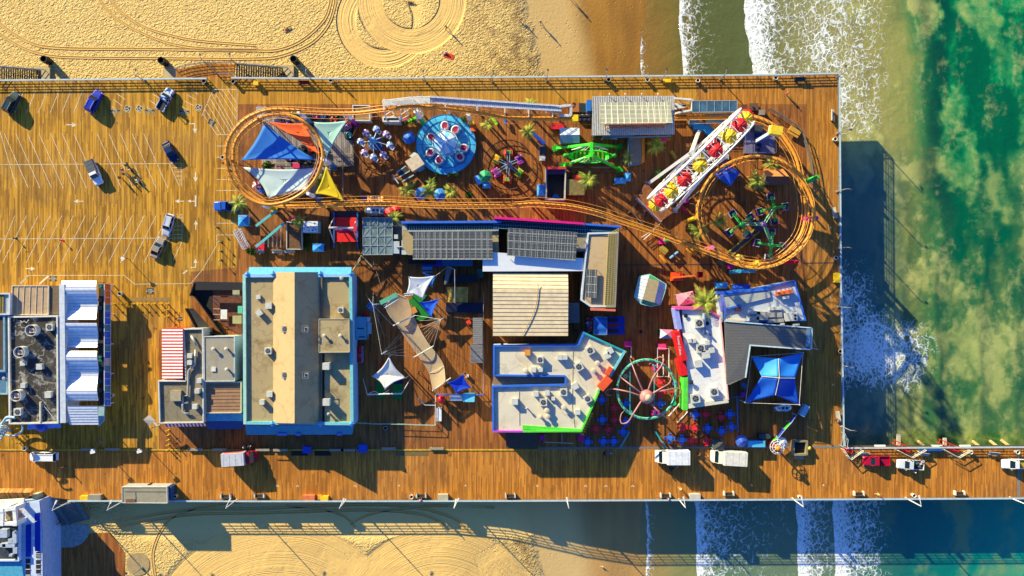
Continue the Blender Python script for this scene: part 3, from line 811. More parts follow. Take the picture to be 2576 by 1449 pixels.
# --- D: candy striped snack building
T(0,2)
def stripes(name,c1,c2,per,axis='y',off=0.):
    x=X(name);f=x.m('FRACT',x.mul(x.add(getattr(x,axis),off),1/per));s_=x.step(f, .49, .51)
    s_=x.m('GREATER_THAN',f, .5);n=x.noise(2.,4.)
    return x.done(x.mix(x.mul(x.step(n, .4, .8), .2),x.mix(s_,lin(c1),lin(c2)),(.3,.25,.2)), .6,0, .2)
z=4.6
sn=thing('snack_building','snack building with a red and white striped roof and grey ducted roofs','building',tuple(P(1850,900,0)))
q=PP([(1600,930),(1875,930),(1845,410),(2050,405),(2055,1352),(1612,1358)],z);
shell(sn,q,z,M((205,200,185)),roofmat('worn_roof',(150,138,112),(50,46,44),.7,.3));parapet(sn,q,z, .4, .2,M((215,212,200)))
q=[P(1632,408,3.6),P(1840,408,5.2),P(1840,915,5.2),P(1634,915,3.6)];mb=MB();slab(mb,q, .2);mb.build('striped_roof',M((232,32,48)),sn)
mb=MB()
for i in range(16):
    t=(i+.5)/16;mb.beam(q[0].lerp(q[3],t)+Vector((0,0,.05)),q[1].lerp(q[2],t)+Vector((0,0,.05)),L(15.5), .1)
mb.build('raised_stripe',M((238,230,222)),sn)
q=PP([(1632,408),(1840,408),(1840,915),(1634,915)],3.3);shell(sn,q,3.3,M((200,60,60)),M((180,60,60)),name='wall',rname='ceiling')
DUCT=M((190,185,170),.4,.3)
mb=MB();mb.tube([P(1825,1085,5.),P(1890,1082,5.),P(1898,830,5.),P(1960,770,5.),P(1968,620,5.)], .22,8);mb.tube([P(1838,1090,5.),P(1838,1240,5.),P(1860,1262,5.),P(1905,1262,5.)], .22,8);mb.tube([P(1840,1200,5.),P(1838,1160,5.),P(1895,1155,5.)], .22,8);mb.tube([P(1925,480,5.),P(1985,585,5.)], .24,8);mb.tube([P(1720,1130,5.),P(1830,1130,5.)], .22,8);mb.build('duct',DUCT,sn,smooth=True)
for u,v,s_ in((1775,1080,2.),(1915,680,.9),(1915,748,.9),(2010,930,.9),(1990,1035,.9),(1965,1192,.9)):
    c=P(u,v,z+.5);ac_unit(sn,c.x,c.y,z,s_, .9,fan=False,mat=M((175,160,125))if s_>1.5 else None)
q=PP([(2052,488),(2362,485),(2362,938),(2056,940)],4.9);shell(sn,q,4.9,M((190,190,180)),GROOF,rname='grey_roof');parapet(sn,q,4.9, .12, .12,M((205,205,195)))
for u,v in((2145,612),(2275,612),(2280,818)):c=P(u,v,5.6);vent(sn,c.x,c.y,4.9, .3, .9,M((215,205,185)))
c=P(2147,818,5.1);mb=MB();mb.box(c.x,c.y,4.88, .9, .9, .2);mb.build('roof_hatch',M((225,222,210)),sn)
q=PP([(2066,948),(2430,945),(2430,1255),(2070,1258)],4.3);shell(sn,q,4.3,M((180,165,145)),SEAM2,rname='brown_roof');mb=MB();ribs(mb,q[0]+Vector((0,0,.01)),q[3]+Vector((0,0,.01)),q[2]+Vector((0,0,.01)),q[1]+Vector((0,0,.01)),9, .05, .05);mb.build('seam',M((130,95,70)),sn);parapet(sn,q,4.3, .2, .14,M((215,205,175)))
q=[P(2080,1264,3.8),P(2442,1264,3.8),P(2442,1340,3.4),P(2082,1340,3.4)];mb=MB();slab(mb,q, .1);mb.build('blue_awning',M((90,165,195)),sn)
q=[P(2084,1345,3.3),P(2450,1345,3.3),P(2452,1420,2.6),P(2084,1420,2.6)];mb=MB();slab(mb,q, .1);mb.build('blue_awning',M((10,60,125)),sn)
q=[P(1655,1366,3.4),P(2072,1362,3.4),P(2070,1392,2.7),P(1665,1398,2.7)];mb=MB();slab(mb,q, .1);mb.build('striped_awning',stripes('candy_stripes_south',(190,20,70),(225,220,220),L(36),'x'),sn)
# tilted pale panel sign leaning at the corner
T(0,2);sg=thing('leaning_sign','pale tilted sign box on an arm at the striped snack corner','sign',tuple(P(1540,1370,0)))
mb=MB();q=[P(1442,1325,3.4),P(1500,1275,3.6),P(1560,1335,3.4),P(1500,1385,3.)];slab(mb,q, .25);mb.build('panel',M((225,205,175)),sg)
mb=MB();mb.beam(P(1510,1300,3.2),P(1585,1390,3.2), .3, .2);mb.beam(P(1585,1390,3.2),P(1612,1368,3.2), .15);mb.build('arm',M((200,195,185)),sg);mb=MB();c=P(1590,1385,0);mb.cyl(c.x,c.y,0,3.2,.1,8);mb.build('post',GREY,sg)
# --- E: bar patio with slatted black fences
T(0,2)
pt=thing('bar_patio','brown floored bar patio with slanted black windscreens beside the arcade','patio',tuple(P(2200,200,0)))
mb=MB();mb.prism([(p.x,p.y)for p in PP([(2140,-40),(2440,-40),(2440,480),(2290,400),(2140,300)], .3)],0.01, .3);mb.build('floor',M((110,60,35),.7,0,.3),pt)
mb=MB();mb.prism([(p.x,p.y)for p in PP([(1955,-50),(2136,-50),(2136,290),(1990,90),(1940,78)], .2)],0.01, .2);mb.build('dark_floor',M((30,28,26),.8),pt)
BKF=M((40,40,40),.6)
for a,b in(((1985,-55),(1940,78)),((1895,205),(2000,400)),((2000,400),(2280,480)),((1985,-55),(2438,-48)),((1990,85),(2275,480))):
    p0,p1=P(*a),P(*b);mb=MB();mb.beam(p0+Vector((0,0,.75)),p1+Vector((0,0,.75)), .08,1.5);mb.beam(p0+Vector((0,0,1.55)),p1+Vector((0,0,1.55)), .14, .1);mb.build('windscreen',BKF,pt)
q=[P(1895,205,2.2),P(1945,205,2.6),P(2110,390,2.6),P(2000,400,2.2)];mb=MB();slab(mb,q, .06);mb.build('sloping_screen',M((48,46,40)),pt)
T(0,1);q=PP([(1970,1384),(2440,1392),(2440,1470),(1965,1470)],2.6)
mb=MB();slab(mb,q, .12);mb.build('shade_roof',M((36,34,34)),pt)
T(0,2)
for v in(15,90,135,210,265,320):mb=MB();mb.beam(P(2145,v,1.05),P(2215,v,1.05), .1);mb.beam(P(2145,v,1.05),P(2145,v,.3), .08);mb.build('bar_rail',M((205,190,170)),pt)
def tabl(u,v,w,h,mat,name,label,cat,zt=.75,rot=0):
    c=P(u,v,zt);mb=MB();mb.box(c.x,c.y,zt-.06,L(w),L(h), .06,rot)
    for sx in(-.4,.4):
        for sy in(-.4,.4):mb.cyl(c.x+sx*L(w),c.y+sy*L(h),0,zt-.05, .04,6)
    return tag(mb.build(name,mat),label,cat)
tabl(2252,265,65,95,M((225,222,215)),'work_table','white table in the brown bar patio','table',1.1)
tabl(2415,218,45,75,M((90,190,150)),'work_table','mint green table at the arcade side of the bar patio','table',1.1)
tabl(2385,318,90,80,M((170,165,110)),'drinks_cooler','pale olive bar counter below the mint green table','counter',1.2)
tabl(2375,40,70,75,M((175,165,130)),'drinks_cooler','beige bar counter at the north end of the patio','counter',1.2)
# --- F: the long arcade hall
T(1,2)
z=4.7
ar=thing('arcade_hall','long arcade hall with a tan and blue shaded ridge roof and teal parapets','building',tuple(P(400,700,0)))
T();q=PP([(613,691),(886,690),(890,1068),(615,1066)],z)
shell(ar,q,z,LBLUE,TANROOF);parapet(ar,q,z, .5, .55,[TEALP,TEALP,LBLUE,M((165,215,200))])
T(1,2)
zb=z+ .05
a0,a1=P(172,-160,zb),P(172,1358,zb);r0,r1=P(388,-160,zb+3.3),P(388,1362,zb+3.3);b0,b1=P(655,-160,zb),P(655,1362,zb)
mb=MB();mb.loft([[a0,r0,b0,Vector((b0.x,b0.y,zb-.1)),Vector((a0.x,a0.y,zb-.1))],[a1,r1,b1,Vector((b1.x,b1.y,zb-.1)),Vector((a1.x,a1.y,zb-.1))]]);mb.build('ridge_roof',TANROOF2,ar)
mb=MB();q=PP([(634,312),(936,312),(940,645),(634,648)],z+1.7);mb.prism([(p.x,p.y)for p in ccw(q)],z,z+1.7);mb.build('roof_house',TANROOF,ar)
mb=MB();q=PP([(634,312),(936,312),(940,645),(634,648)],z+1.75)
for i in range(4):mb.beam(q[i],q[(i+1)%4], .12, .1+.004*i)
mb.build('coping',M((200,190,160)),ar)
mb=MB()
for p,q_ in(((658,660),(658,1350)),((662,-160),(664,310))):mb.beam(P(p[0],p[1],z+.25),P(q_[0],q_[1],z+.25), .3, .5)
mb.build('gutter_wall',M((120,105,80)),ar)
mb=MB();a,b=P(676,660,z+.02),P(676,1345,z+.02);mb.beam(a,b, .55, .03);mb.build('roof_gutter',M((30,30,34)),ar)
for u,v,s_,h in((125,178,1.2,.7),(120,632,1.3,1.),(135,1068,1.1,.7),(58,1150,.9,.9),(850,222,1.1,1.1),(703,788,1.3,1.6),(705,1150,1.3,1.6),(24,90,.8,.4),(30,250,1.1,.8)):
    c=P(u,v,z+h);ac_unit(ar,c.x,c.y,z,s_,h,0 if v!=250 else.6,fan=(u in(120,850)))
for u,v in((290,412),(290,877)):c=P(u,v,z+2.2);ac_unit(ar,c.x,c.y,z+1.3,1.2, .8,0,VENTM)
for u,v in((495,412),(497,877)):
    c=P(u,v,z+3.);ac_unit(ar,c.x,c.y,z+1.2, .7,1.3,0,VENTM);mb=MB()
    for sx in(-.6,.6):
        for sy in(-.6,.6):mb.cyl(c.x+sx,c.y+sy,z+.8,z+2.9, .05,6)
    for sx in(-.6,.6):mb.beam((c.x+sx,c.y-.6,z+2.9),(c.x+sx,c.y+.6,z+2.9),.1);mb.beam((c.x-.6,c.y+sx,z+2.92),(c.x+.6,c.y+sx,z+2.92),.1)
    mb.build('vent_frame',STEEL,ar)
for u,v,zz in((683,478,z+1.7),(846,478,z+1.7)):c=P(u,v,zz+.7);vent(ar,c.x,c.y,zz, .3, .8,M((215,205,180)))
for u,v in((728,1270),(510,1330),(290,1330)):c=P(u,v,z+1.);vent(ar,c.x,c.y,z+(.5 if u==510 else.3 if u==290 else 0), .28,1.)
T(1,1);c=P(860,1350,z+.8);vent(ar,c.x,c.y,z, .35, .9);c=P(507,1370,z+1.5);vent(ar,c.x,c.y,z+.8, .25, .8)
T();q=[P(624,690,4.2),P(884,690,4.2),P(884,672,3.2),P(627,672,3.2)];mb=MB();slab(mb,q, .15);mb.build('north_awning',AWNB,ar)
q=[P(617,1070,4.1),P(890,1070,4.1),P(886,1093,3.0),P(620,1094,3.0)];mb=MB();slab(mb,q, .15);mb.build('south_awning',M((20,135,175)),ar)
for(u0,u1)in((700,720),(746,755),(850,858)):
    mb=MB();slab(mb,[P(u0,1090,3.4),P(u1,1090,3.4),P(u1+3,1096,3.1),P(u0-3,1096,3.1)], .1);mb.build('awning_sign',BLUEP,ar)
for(u0,v0)in((621,690),(686,689),(805,689),(882,689),(684,1066),(805,1066),(884,1066)):
    c=P(u0,v0,z+.7);mb=MB();mb.box(c.x,c.y,z+.4,1.,1., .5,PI/4, .1);mb.build('finial',M((70,150,210)),ar)
T(1,2)
# cabinets along the arcade's east wall
ck=thing('kiosk','grey blue flat roofed vending kiosk against the arcade east wall','kiosk',tuple(P(1060,400,0)))
q=PP([(998,290),(1112,292),(1112,520),(1000,520)],2.6);shell(ck,q,2.6,M((90,140,165)),M((110,165,190)))
mb=MB();
for(u0,u1,v)in((1020,1085,407),(1038,1097,492)):mb.beam(P(u0,v,2.62),P(u1,v,2.62), .2, .03)
mb.build('roof_slot',BLACK,ck)
q=PP([(1114,350),(1152,350),(1152,462),(1114,462)],1.2);mb=MB();mb.prism([(p.x,p.y)for p in ccw(q)], .01,1.2);mb.build('counter',M((165,215,240)),ck)
q=PP([(1113,295),(1132,295),(1132,345),(1113,345)],2.2);mb=MB();mb.prism([(p.x,p.y)for p in ccw(q)], .01,2.2);mb.build('menu_board',M((190,220,235)),ck)
# --- H: food court with solar roofs
T(1,1)
fc=thing('glass_canopy','grey glazed canopy over the food court entrance, gridded with white frames','canopy',tuple(P(1230,930,0)))
z=4.
q=PP([(1075,742),(1372,742),(1372,1112),(1078,1115)],z);mb=MB();slab(mb,q, .06);mb.build('glazing',M((112,132,132),.15,0,.35,.5),fc)
mb=MB();q=PP([(1075,742),(1372,742),(1372,1112),(1078,1115)],z+.06)
for i in range(5):mb.beam(q[0].lerp(q[1],i/4),q[3].lerp(q[2],i/4), .09, .1)
for i in range(5):mb.beam(q[0].lerp(q[3],i/4)+Vector((0,0,.012)),q[1].lerp(q[2],i/4)+Vector((0,0,.012)), .09, .1)
for a_,b_ in((0,.5),(.5,1)):
    for c_,d_ in((0,.5),(.5,1)):
        f=lambda s,t:q[0].lerp(q[1],s).lerp(q[3].lerp(q[2],s),t)+Vector((0,0,.03))
        mb.beam(f(a_,c_),f(b_,d_), .04);mb.beam(f(a_,d_),f(b_,c_), .04)
mb.build('frame',M((175,185,185)),fc)
mb=MB()
for u in(1080,1225,1368):
    for v in(750,1105):c=P(u,v,2.);mb.cyl(c.x,c.y,0,z-.06, .1,8)
mb.build('post',GREY,fc)
z=5.2
T();q=PP([(1012,561),(1254,561),(1256,632),(1214,640),(1030,640),(1025,640),(1012,640)],z)
q=PP([(1012,578),(1254,578),(1254,641),(1025,641),(1012,620)],z)
bw=thing('food_court','food court block with blue parapet, tan roof and a dark solar array','building',tuple(center(q)))
shell(bw,q,z,M((150,160,170)),TANROOF)
T(1,1)
mb=MB();mb.prism([(p.x,p.y)for p in ccw(PP([(1462,776),(2470,771),(2470,793),(1462,798)],6.))],0.,6.);mb.build('blue_parapet',BLUEP,bw)
def pergola(root,a,b,c_,d,n,m,z,mat,under):
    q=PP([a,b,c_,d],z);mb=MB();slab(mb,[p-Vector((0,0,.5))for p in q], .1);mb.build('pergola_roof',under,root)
    mb=MB();ribs(mb,q[0],q[1],q[2],q[3],n, .09, .14);
    for i in range(m+1):mb.beam(q[0].lerp(q[3],i/m)+Vector((0,0,.12)),q[1].lerp(q[2],i/m)+Vector((0,0,.12)), .1, .12)
    mb.build('pergola_slat',mat,root)
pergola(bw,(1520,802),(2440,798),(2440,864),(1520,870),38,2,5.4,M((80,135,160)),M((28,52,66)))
mb=MB();mb.beam(P(1530,876,5.5),P(2440,868,5.5), .25);mb.build('roof_beam',LGREY,bw)
SOL1=solar('solar_array_a',L(58.),L(94.),0.0)
SRAIL=M((190,190,178),.4,.3)
def array(root,pts,zs,mat,nr):
    q=[P(u,v,zz)for(u,v),zz in zip(pts,zs)];mb=MB();slab(mb,q, .1);mb.build('solar_panels',mat,root)
    mb=MB()
    for i in range(nr+1):
        if i==0 or i==nr:continue
        mb.beam(q[0].lerp(q[1],i/nr)+Vector((0,0,.02)),q[3].lerp(q[2],i/nr)+Vector((0,0,.02)), .09, .05)
    for t in(0,.25,.5,.75,1.):mb.beam(q[0].lerp(q[3],t)+Vector((0,0,.03)),q[1].lerp(q[2],t)+Vector((0,0,.03)), .05, .04)
    mb.build('panel_rail',SRAIL,root)
    mb=MB()
    for i in range(nr//2+1):
        p=q[0].lerp(q[1],min(1,2*i/nr));c=Vector((p.x,p.y,p.z-.1));mb.beam(c-Vector((0,0,.8)),c, .1)
        p=q[3].lerp(q[2],min(1,2*i/nr));c=Vector((p.x,p.y,p.z-.1));mb.beam(c-Vector((0,0,.3)),c, .1)
    mb.build('panel_stand',GREY,root)
array(bw,[(1580,882),(2378,880),(2382,1162),(1578,1160)],(6.3,6.3,6.0,6.0),SOL1,14)
q=PP([(1470,800),(1515,800),(1515,925),(1470,925)],4.4);mb=MB();mb.prism([(p.x,p.y)for p in ccw(q)],2.9,4.4);mb.build('roof_box',LGREY,bw)
q=PP([(1375,745),(1520,800),(1520,1112),(1375,1112)],3.);mb=MB();mb.prism([(p.x,p.y)for p in ccw(q)],0.,3.);mb.build('kitchen_roof',M((70,74,76)),bw)
for u,v,w_,h_ in((1408,932,36,42),(1405,1040,70,120),(1490,1040,48,140),(1490,860,40,110)):
    c=P(u,v,4.);mb=MB();mb.box(c.x,c.y,3.,L(w_),L(h_),1.);mb.build('roof_box',M((185,195,200)),bw)
mb=MB();mb.tube([P(1410,1035,4.2),P(1520,1035,4.2)], .12,8);mb.build('roof_pipe',LGREY,bw)
# eastern part of the food court
T();z=5.2
q=PP([(1275,585),(1482,590),(1482,660),(1463,663),(1214,641),(1275,641)],z)
q=PP([(1276,578),(1478,590),(1474,632),(1276,632)],z)
be=thing('food_court','food court block with a magenta parapet and tilted dark solar array','building',tuple(center(q)))
shell(be,q,z,M((140,150,160)),M((150,140,120)))
T(2,1)
mb=MB();mb.prism([(p.x,p.y)for p in ccw(PP([(-180,728),(728,790),(728,812),(-180,752)],6.4))],0.,6.4);mb.build('magenta_parapet',MAG,be)
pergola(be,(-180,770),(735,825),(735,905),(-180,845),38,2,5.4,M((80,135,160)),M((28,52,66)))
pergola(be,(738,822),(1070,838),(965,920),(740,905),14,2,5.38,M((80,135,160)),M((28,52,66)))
mb=MB();mb.prism([(p.x,p.y)for p in ccw(PP([(740,797),(1098,824),(1096,842),(740,815)],6.))],0.,6.);mb.build('blue_parapet',BLUEP,be)
SOL2=solar('solar_array_b',L(57.),L(76.),-R(3.))
array(be,[(-40,846),(658,890),(640,1172),(-50,1120)],(6.9,6.9,6.3,6.3),SOL2,12)
T(1,1)
q=PP([(2280,1082),(3296,1150),(3296,1278),(2280,1282)],5.6)
be2=thing('white_canopy','long clean white membrane roof between solar array and corrugated hall','canopy',tuple(center(q)))
mb=MB();slab(mb,[q[0],q[1],q[2]-Vector((0,0,.25)),q[3]-Vector((0,0,.25))], .2);mb.build('roof',M((238,240,242),.5,0,.04),be2)
mb=MB()
for u in(2300,2800,3270):
    for v in(1180,1270):c=P(u,v,3.);mb.cyl(c.x,c.y,0,5.2, .1,8)
mb.build('post',GREY,be2)
T(2,1)
# L shaped beige wing
z=5.4
T();q=PP([(1463,588),(1532,592),(1527,765),(1468,765),(1458,740)],z)
q=PP([(1478,586),(1556,584),(1548,772),(1486,772),(1461,755),(1470,660)],z)
lw=thing('gallery_wing','beige roofed wing with a slatted pergola edge and white rim','building',tuple(center(q)))
shell(lw,q,z,M((190,190,180)),roofmat('beige_roof',(214,184,140),(180,150,110),.3,.3))
T(2,1)
parapet(lw,q,z, .25, .3,[M((205,215,225))])
pergola(lw,(970,905),(1072,850),(1040,1640),(930,1640),4,38,5.9,M((215,195,130)),M((130,110,70)))
q=PP([(748,1262),(858,1264),(846,1550),(742,1545)],6.1);mb=MB();slab(mb,q, .1);mb.build('solar_panels',SOL2,lw);
mb=MB();ribs(mb,q[0]+Vector((0,0,.02)),q[1]+Vector((0,0,.02)),q[2]+Vector((0,0,.02)),q[3]+Vector((0,0,.02)),2, .06, .04);mb.build('panel_rail',SRAIL,lw)
mb=MB();
for p in q:mb.beam(Vector((p.x,p.y,z-.1)),p-Vector((0,0,.1)), .08)
mb.build('panel_stand',GREY,lw)
T(2,2);mb=MB();mb.beam(P(790,212,5.6),P(1040,222,5.6), .5, .6);mb.build('end_beam',M((225,115,85)),lw)
# corrugated hall
z=6.2
T();q=PP([(1240,686),(1430,688),(1429,845),(1240,845)],z)
ch=thing('corrugated_hall','tan corrugated metal roofed hall with a cable draped across it','building',tuple(center(q)))
q1=[q[0]-Vector((0,0,.9)),q[1]-Vector((0,0,.9)),q[2],q[3]]
CORR=M((232,212,172),.55,0,.12,.8)
mb=MB()
f=lambda s,t:(q[0].lerp(q[1],s)).lerp(q[3].lerp(q[2],s),t)+Vector((0,0,-1.3*max(0,(.26-t)/.26)))
mb.grid(f,1,30);mb.grid(lambda s,t:f(s,t)-Vector((0,0,.15)),1,30)
for s_ in(0,1):mb.grid(lambda a,t:f(s_,t)-Vector((0,0,.15*a)),1,30)
mb.build('roof',CORR,ch)
mb=MB()
for i in range(17):mb.beam(f(0,i/16)+Vector((0,0,.02)),f(1,i/16)+Vector((0,0,.02)), .09, .06)
mb.build('roof_rib',M((150,120,85),.5),ch)
mb=MB()
for p in((0,.02),(1,.02),(0,1),(1,1),(0,.5),(1,.5)):
    c=f(*p);mb.beam((c.x,c.y,0),(c.x,c.y,c.z-.16),.3)
mb.build('post',DGREY,ch)
mb=MB();mb.prism([(p.x,p.y)for p in ccw(PP([(1250,700),(1422,700),(1422,838),(1250,838)],3.2))], .01,3.2);mb.build('wall',M((60,56,52)),ch)
T(2,2);mb=MB();mb.tube(smoothpath([P(260,-50,z+.2),P(262,20,z+.2),P(240,180,z+.2),P(180,330,z+.2),P(105,470,z+.2)],6), .07,6);mb.build('cable',M((160,140,100)),ch)
q=PP([(570,148),(678,150),(680,350),(570,352)],4.2)
sh=thing('grey_shed','dark grey shed against the east side of the corrugated hall','building',tuple(center(q)));shell(sh,q,4.2,DGREY,M((96,96,96)))
T(1,2)
for i,(v0,v1,u0,lab)in enumerate(((298,560,2182,'long grey stall roof west of the corrugated hall, upper of two'),(568,752,2158,'grey stall roof west of the corrugated hall, lower of two'))):
    q=PP([(u0,v0),(2280,v0),(2280,v1),(u0,v1)],2.7);s_=thing('stall',lab,'stall',tuple(center(q)));
    mb=MB();slab(mb,q, .12);o=mb.build('roof',M((150,146,140)),s_);mb=MB();ribs(mb,q[0]+Vector((0,0,.01)),q[3]+Vector((0,0,.01)),q[2]+Vector((0,0,.01)),q[1]+Vector((0,0,.01)),14, .05, .04);mb.build('seam',M((120,118,115)),o)
    mb=MB();mb.prism([(p.x,p.y)for p in ccw(PP([(u0+25,v0+10),(2270,v0+10),(2270,v1-10),(u0+25,v1-10)],2.4))], .01,2.5);mb.build('wall',M((80,80,84)),s_)
# --- I: restaurant block with rainbow parapets
T(2,2);z=4.7
pts=[(-186,868),(-190,596),(640,588),(720,440),(1140,635),(862,1045),(695,1440),(105,1400),(-196,1410),(-196,985),(530,985),(530,868)]
T();O=[(1241,868),(1453,867),(1468,835),(1576,884),(1507,985),(1463,1085),(1316,1086),(1239,1086),(1238,970),(1421,966),(1421,947),(1241,945)]
q=PP(O,z)
rb=thing('rainbow_restaurant','white roofed restaurant block with blue, teal, orange, green and purple parapets','building',tuple(center(q)))
shell(rb,q,z,M((200,205,210)),WROOF)
qq=ccw(list(q))
cols={}
for i in range(len(O)):
    a,b=O[i],O[(i+1)%len(O)];mid=((a[0]+b[0])/2,(a[1]+b[1])/2)
    cols[(round(mid[0]),round(mid[1]))]=[BLUEP,BLUEP,TEAL,None,GREENP,GREENP,PURPP,BLUEP,BLUEP,BLUEP,BLUEP,BLUEP][i]
order=[]
for i in range(len(qq)):
    a,b=qq[i],qq[(i+1)%len(qq)]
    for j in range(len(q)):
        if{(round(a.x,3),round(a.y,3)),(round(b.x,3),round(b.y,3))}=={(round(q[j].x,3),round(q[j].y,3)),(round(q[(j+1)%len(q)].x,3),round(q[(j+1)%len(q)].y,3))}:
            m_=[BLUEP,BLUEP,TEAL,None,GREENP,GREENP,PURPP,BLUEP,BLUEP,BLUEP,BLUEP,BLUEP][j]
            if m_ is not None:edge(rb,q,i,z, .5, .3,m_)
# east side parapet changes colour along its length: teal, then orange signs, then green
def wallseg(root,a,b,z0,z1,t,mat,name):
    p,q_=P(a[0],a[1],z1),P(b[0],b[1],z1);mb=MB();d=(q_-p).normalized();n=Vector((-d.y,d.x,0))*t/2
    mb.prism([(w.x,w.y)for w in ccw([p+n,q_+n,q_-n,p-n])],z0,z1);return mb.build(name,mat,root)
T(2,2)
wallseg(rb,(1138,632),(985,890),z-.3,z+.58, .5,TEALP,'teal_parapet');wallseg(rb,(983,893),(862,1045),z-.3,z+.5, .4,M((120,200,150)),'green_parapet')
wallseg(rb,(1000,800),(955,872),3.,z+.9, .9,ORP,'orange_sign');wallseg(rb,(985,905),(885,1015),3.2,z+1.2,1.6,ORP,'orange_sign')
mb=MB();q=[P(-196,975,3.9),P(530,968,3.9),P(530,890,3.9),P(-190,890,3.9)];slab(mb,[p for p in q], .1);mb.build('channel_floor',M((140,115,90)),rb)
for u,v,s_ in((155,650,1.1),(282,722,1.3),(480,697,1.),(533,697,.9),(785,628,1.5),(985,630,1.2),(960,680,1.1),(672,792,1.5),(215,822,1.),(288,822,.8),(240,1065,1.),(355,1058,.9),(518,1048,1.4),(415,1112,.7),(28,1142,1.2),(315,1150,1.4),(635,988,1.2),(760,1115,1.4),(660,1248,1.)):
    c=P(u,v,z+.8);ac_unit(rb,c.x,c.y,z,s_, .9, .5 if u in(635,785,985,672,760,960)else 0,M((225,150,60))if u==155 else None,fan=(s_>=1.3))
for u,v,r_ in((138,832,.48),(860,757,.48),(823,832,.48),(350,1234,.48),(358,1293,.45),(288,1298,.4),(522,1202,.5),(148,1210,.2)):
    c=P(u,v,z+.8);vent(rb,c.x,c.y,z,r_,1.,M((215,200,170)))
mb=MB();mb.tube([P(612,590,z+.05),P(605,1200,z+.05),P(630,1400,z+.05)], .06,5);mb.tube([P(70,985,z+.05),P(75,1380,z+.05)], .06,5);mb.build('roof_pipe',M((190,180,150)),rb)
T(2,3)
mb=MB();a,b=P(110,-55,z),P(690,0,z)
T(2,2);wallseg(rb,(700,1442),(105,1400),3.6,z+.2, .8,GREENP,'green_fascia')
# dark olive south terrace
T(2,3);q=PP([(-60,5),(262,0),(262,168),(-60,168)],3.);mb=MB();slab(mb,q, .2);tag(mb.build('terrace_roof',M((84,66,50))),'dull brown flat terrace roof south of the purple parapet','roof')
T(2,2)
mb=MB()
for k in range(9):
    c=P(800-k*12+5,1265+k*26,2.6);mb.box(c.x,c.y,2.5,L(26),L(12), .1,R(8))
tag(mb.build('slatted_awning',YELL),'stepped yellow awning slats below the green parapet corner','awning')
# --- J: white roofed east block with pink, red and green facades
z=5.6
q=PP([(1712,215),(1950,222),(2095,292),(2178,1130),(1770,1195),(1765,850),(1715,440)],z)
ej=thing('east_restaurant','tall white roofed block with pink, red and lime green sign facades','building',tuple(center(q)))
shell(ej,q,z,M((200,200,205)),WROOF2)
wallseg(ej,(1640,200),(1955,205),3.,z+.6, .6,PINKP,'pink_parapet');wallseg(ej,(2095,292),(2176,1128),z-.4,z+.55, .3,M((240,190,190)),'rose_parapet');wallseg(ej,(1952,215),(2090,288),z-.4,z+.56, .4,PINKP,'pink_parapet')
wallseg(ej,(1765,1192),(2178,1132),z-.5,z+.5, .9,M((220,215,190)),'cream_parapet')
wallseg(ej,(1652,205),(1690,415),3.,z+.4, .9,M((150,160,230)),'lilac_facade');
wallseg(ej,(1660,440),(1740,730),2.6,z+.9,1.1,RED,'red_facade');wallseg(ej,(1700,720),(1740,880),2.6,z+.5,1.3,RED,'red_facade')
wallseg(ej,(1748,900),(1745,1230),2.6,z+.6, .9,GREENP,'green_facade')
t_=text('Funnel Cakes',P(1685,578,z+.97), .72,R(98)-PI,WHITE,'sign_lettering',ej)
for u,v,s_,f_ in((1882,353,1.7,1),(1795,528,.8,0),(1828,530,.8,0),(1898,605,1.6,1),(1965,548,.9,0),(2010,625,1.,0),(1950,668,1.5,0),(1875,760,1.4,0),(2032,1045,1.6,1),(1845,1112,1.7,1)):
    c=P(u,v,z+.9);ac_unit(ej,c.x,c.y,z,s_,1.,R(8),fan=bool(f_))
mb=MB();mb.tube([P(1930,250,z+.5),P(1938,470,z+.5)], .35,8);mb.tube([P(1945,420,z+.5),P(2000,480,z+.5)], .25,8);mb.build('duct',M((120,140,165)),ej,smooth=True)
c=P(1800,945,z+.6);vent(ej,c.x,c.y,z, .4, .8,DGREY);c=P(1748,280,z+.3);vent(ej,c.x,c.y,z, .35, .4,BLACK);c=P(1965,355,z+.3);vent(ej,c.x,c.y,z, .35, .4,BLACK)
# --- K: white roofed kitchen block beside it, L-shaped shingle roof
T();z=5.
q=PP([(1815,742),(1998,706),(2026,806),(1822,812)],z)
ek=thing('kitchen_block','white roof with blue rims, ducts and an orange sign at the east corner','building',tuple(center(q)))
shell(ek,q,z,M((190,200,215)),roofmat('blue_white_roof',(205,212,220),(160,165,170),.3));parapet(ek,q,z, .4, .22,BLUEP)
T(2,2)
q=PP([(2125,100),(2420,50),(2620,40),(2690,0),(2690,70),(2200,205),(2150,220)],z+.5);
mb=MB();q=PP([(2120,95),(2590,35),(2600,95),(2160,205)],z+.4);mb.prism([(p.x,p.y)for p in ccw(q)],z-.1,z+.4);mb.build('upper_roof',M((176,180,172)),ek)
wallseg(ek,(2155,210),(2300,175),z,z+.6, .35,BLUEP,'blue_parapet');wallseg(ek,(2070,48),(2580,10),3.,z+.5, .5,BLUEP,'blue_facade');wallseg(ek,(2110,60),(2150,260),3.,z+.45, .6,M((120,130,225)),'lilac_facade')
T(3,2)
wallseg(ek,(90,62),(248,32),4.,z+.9, .7,ORNG,'orange_sign')
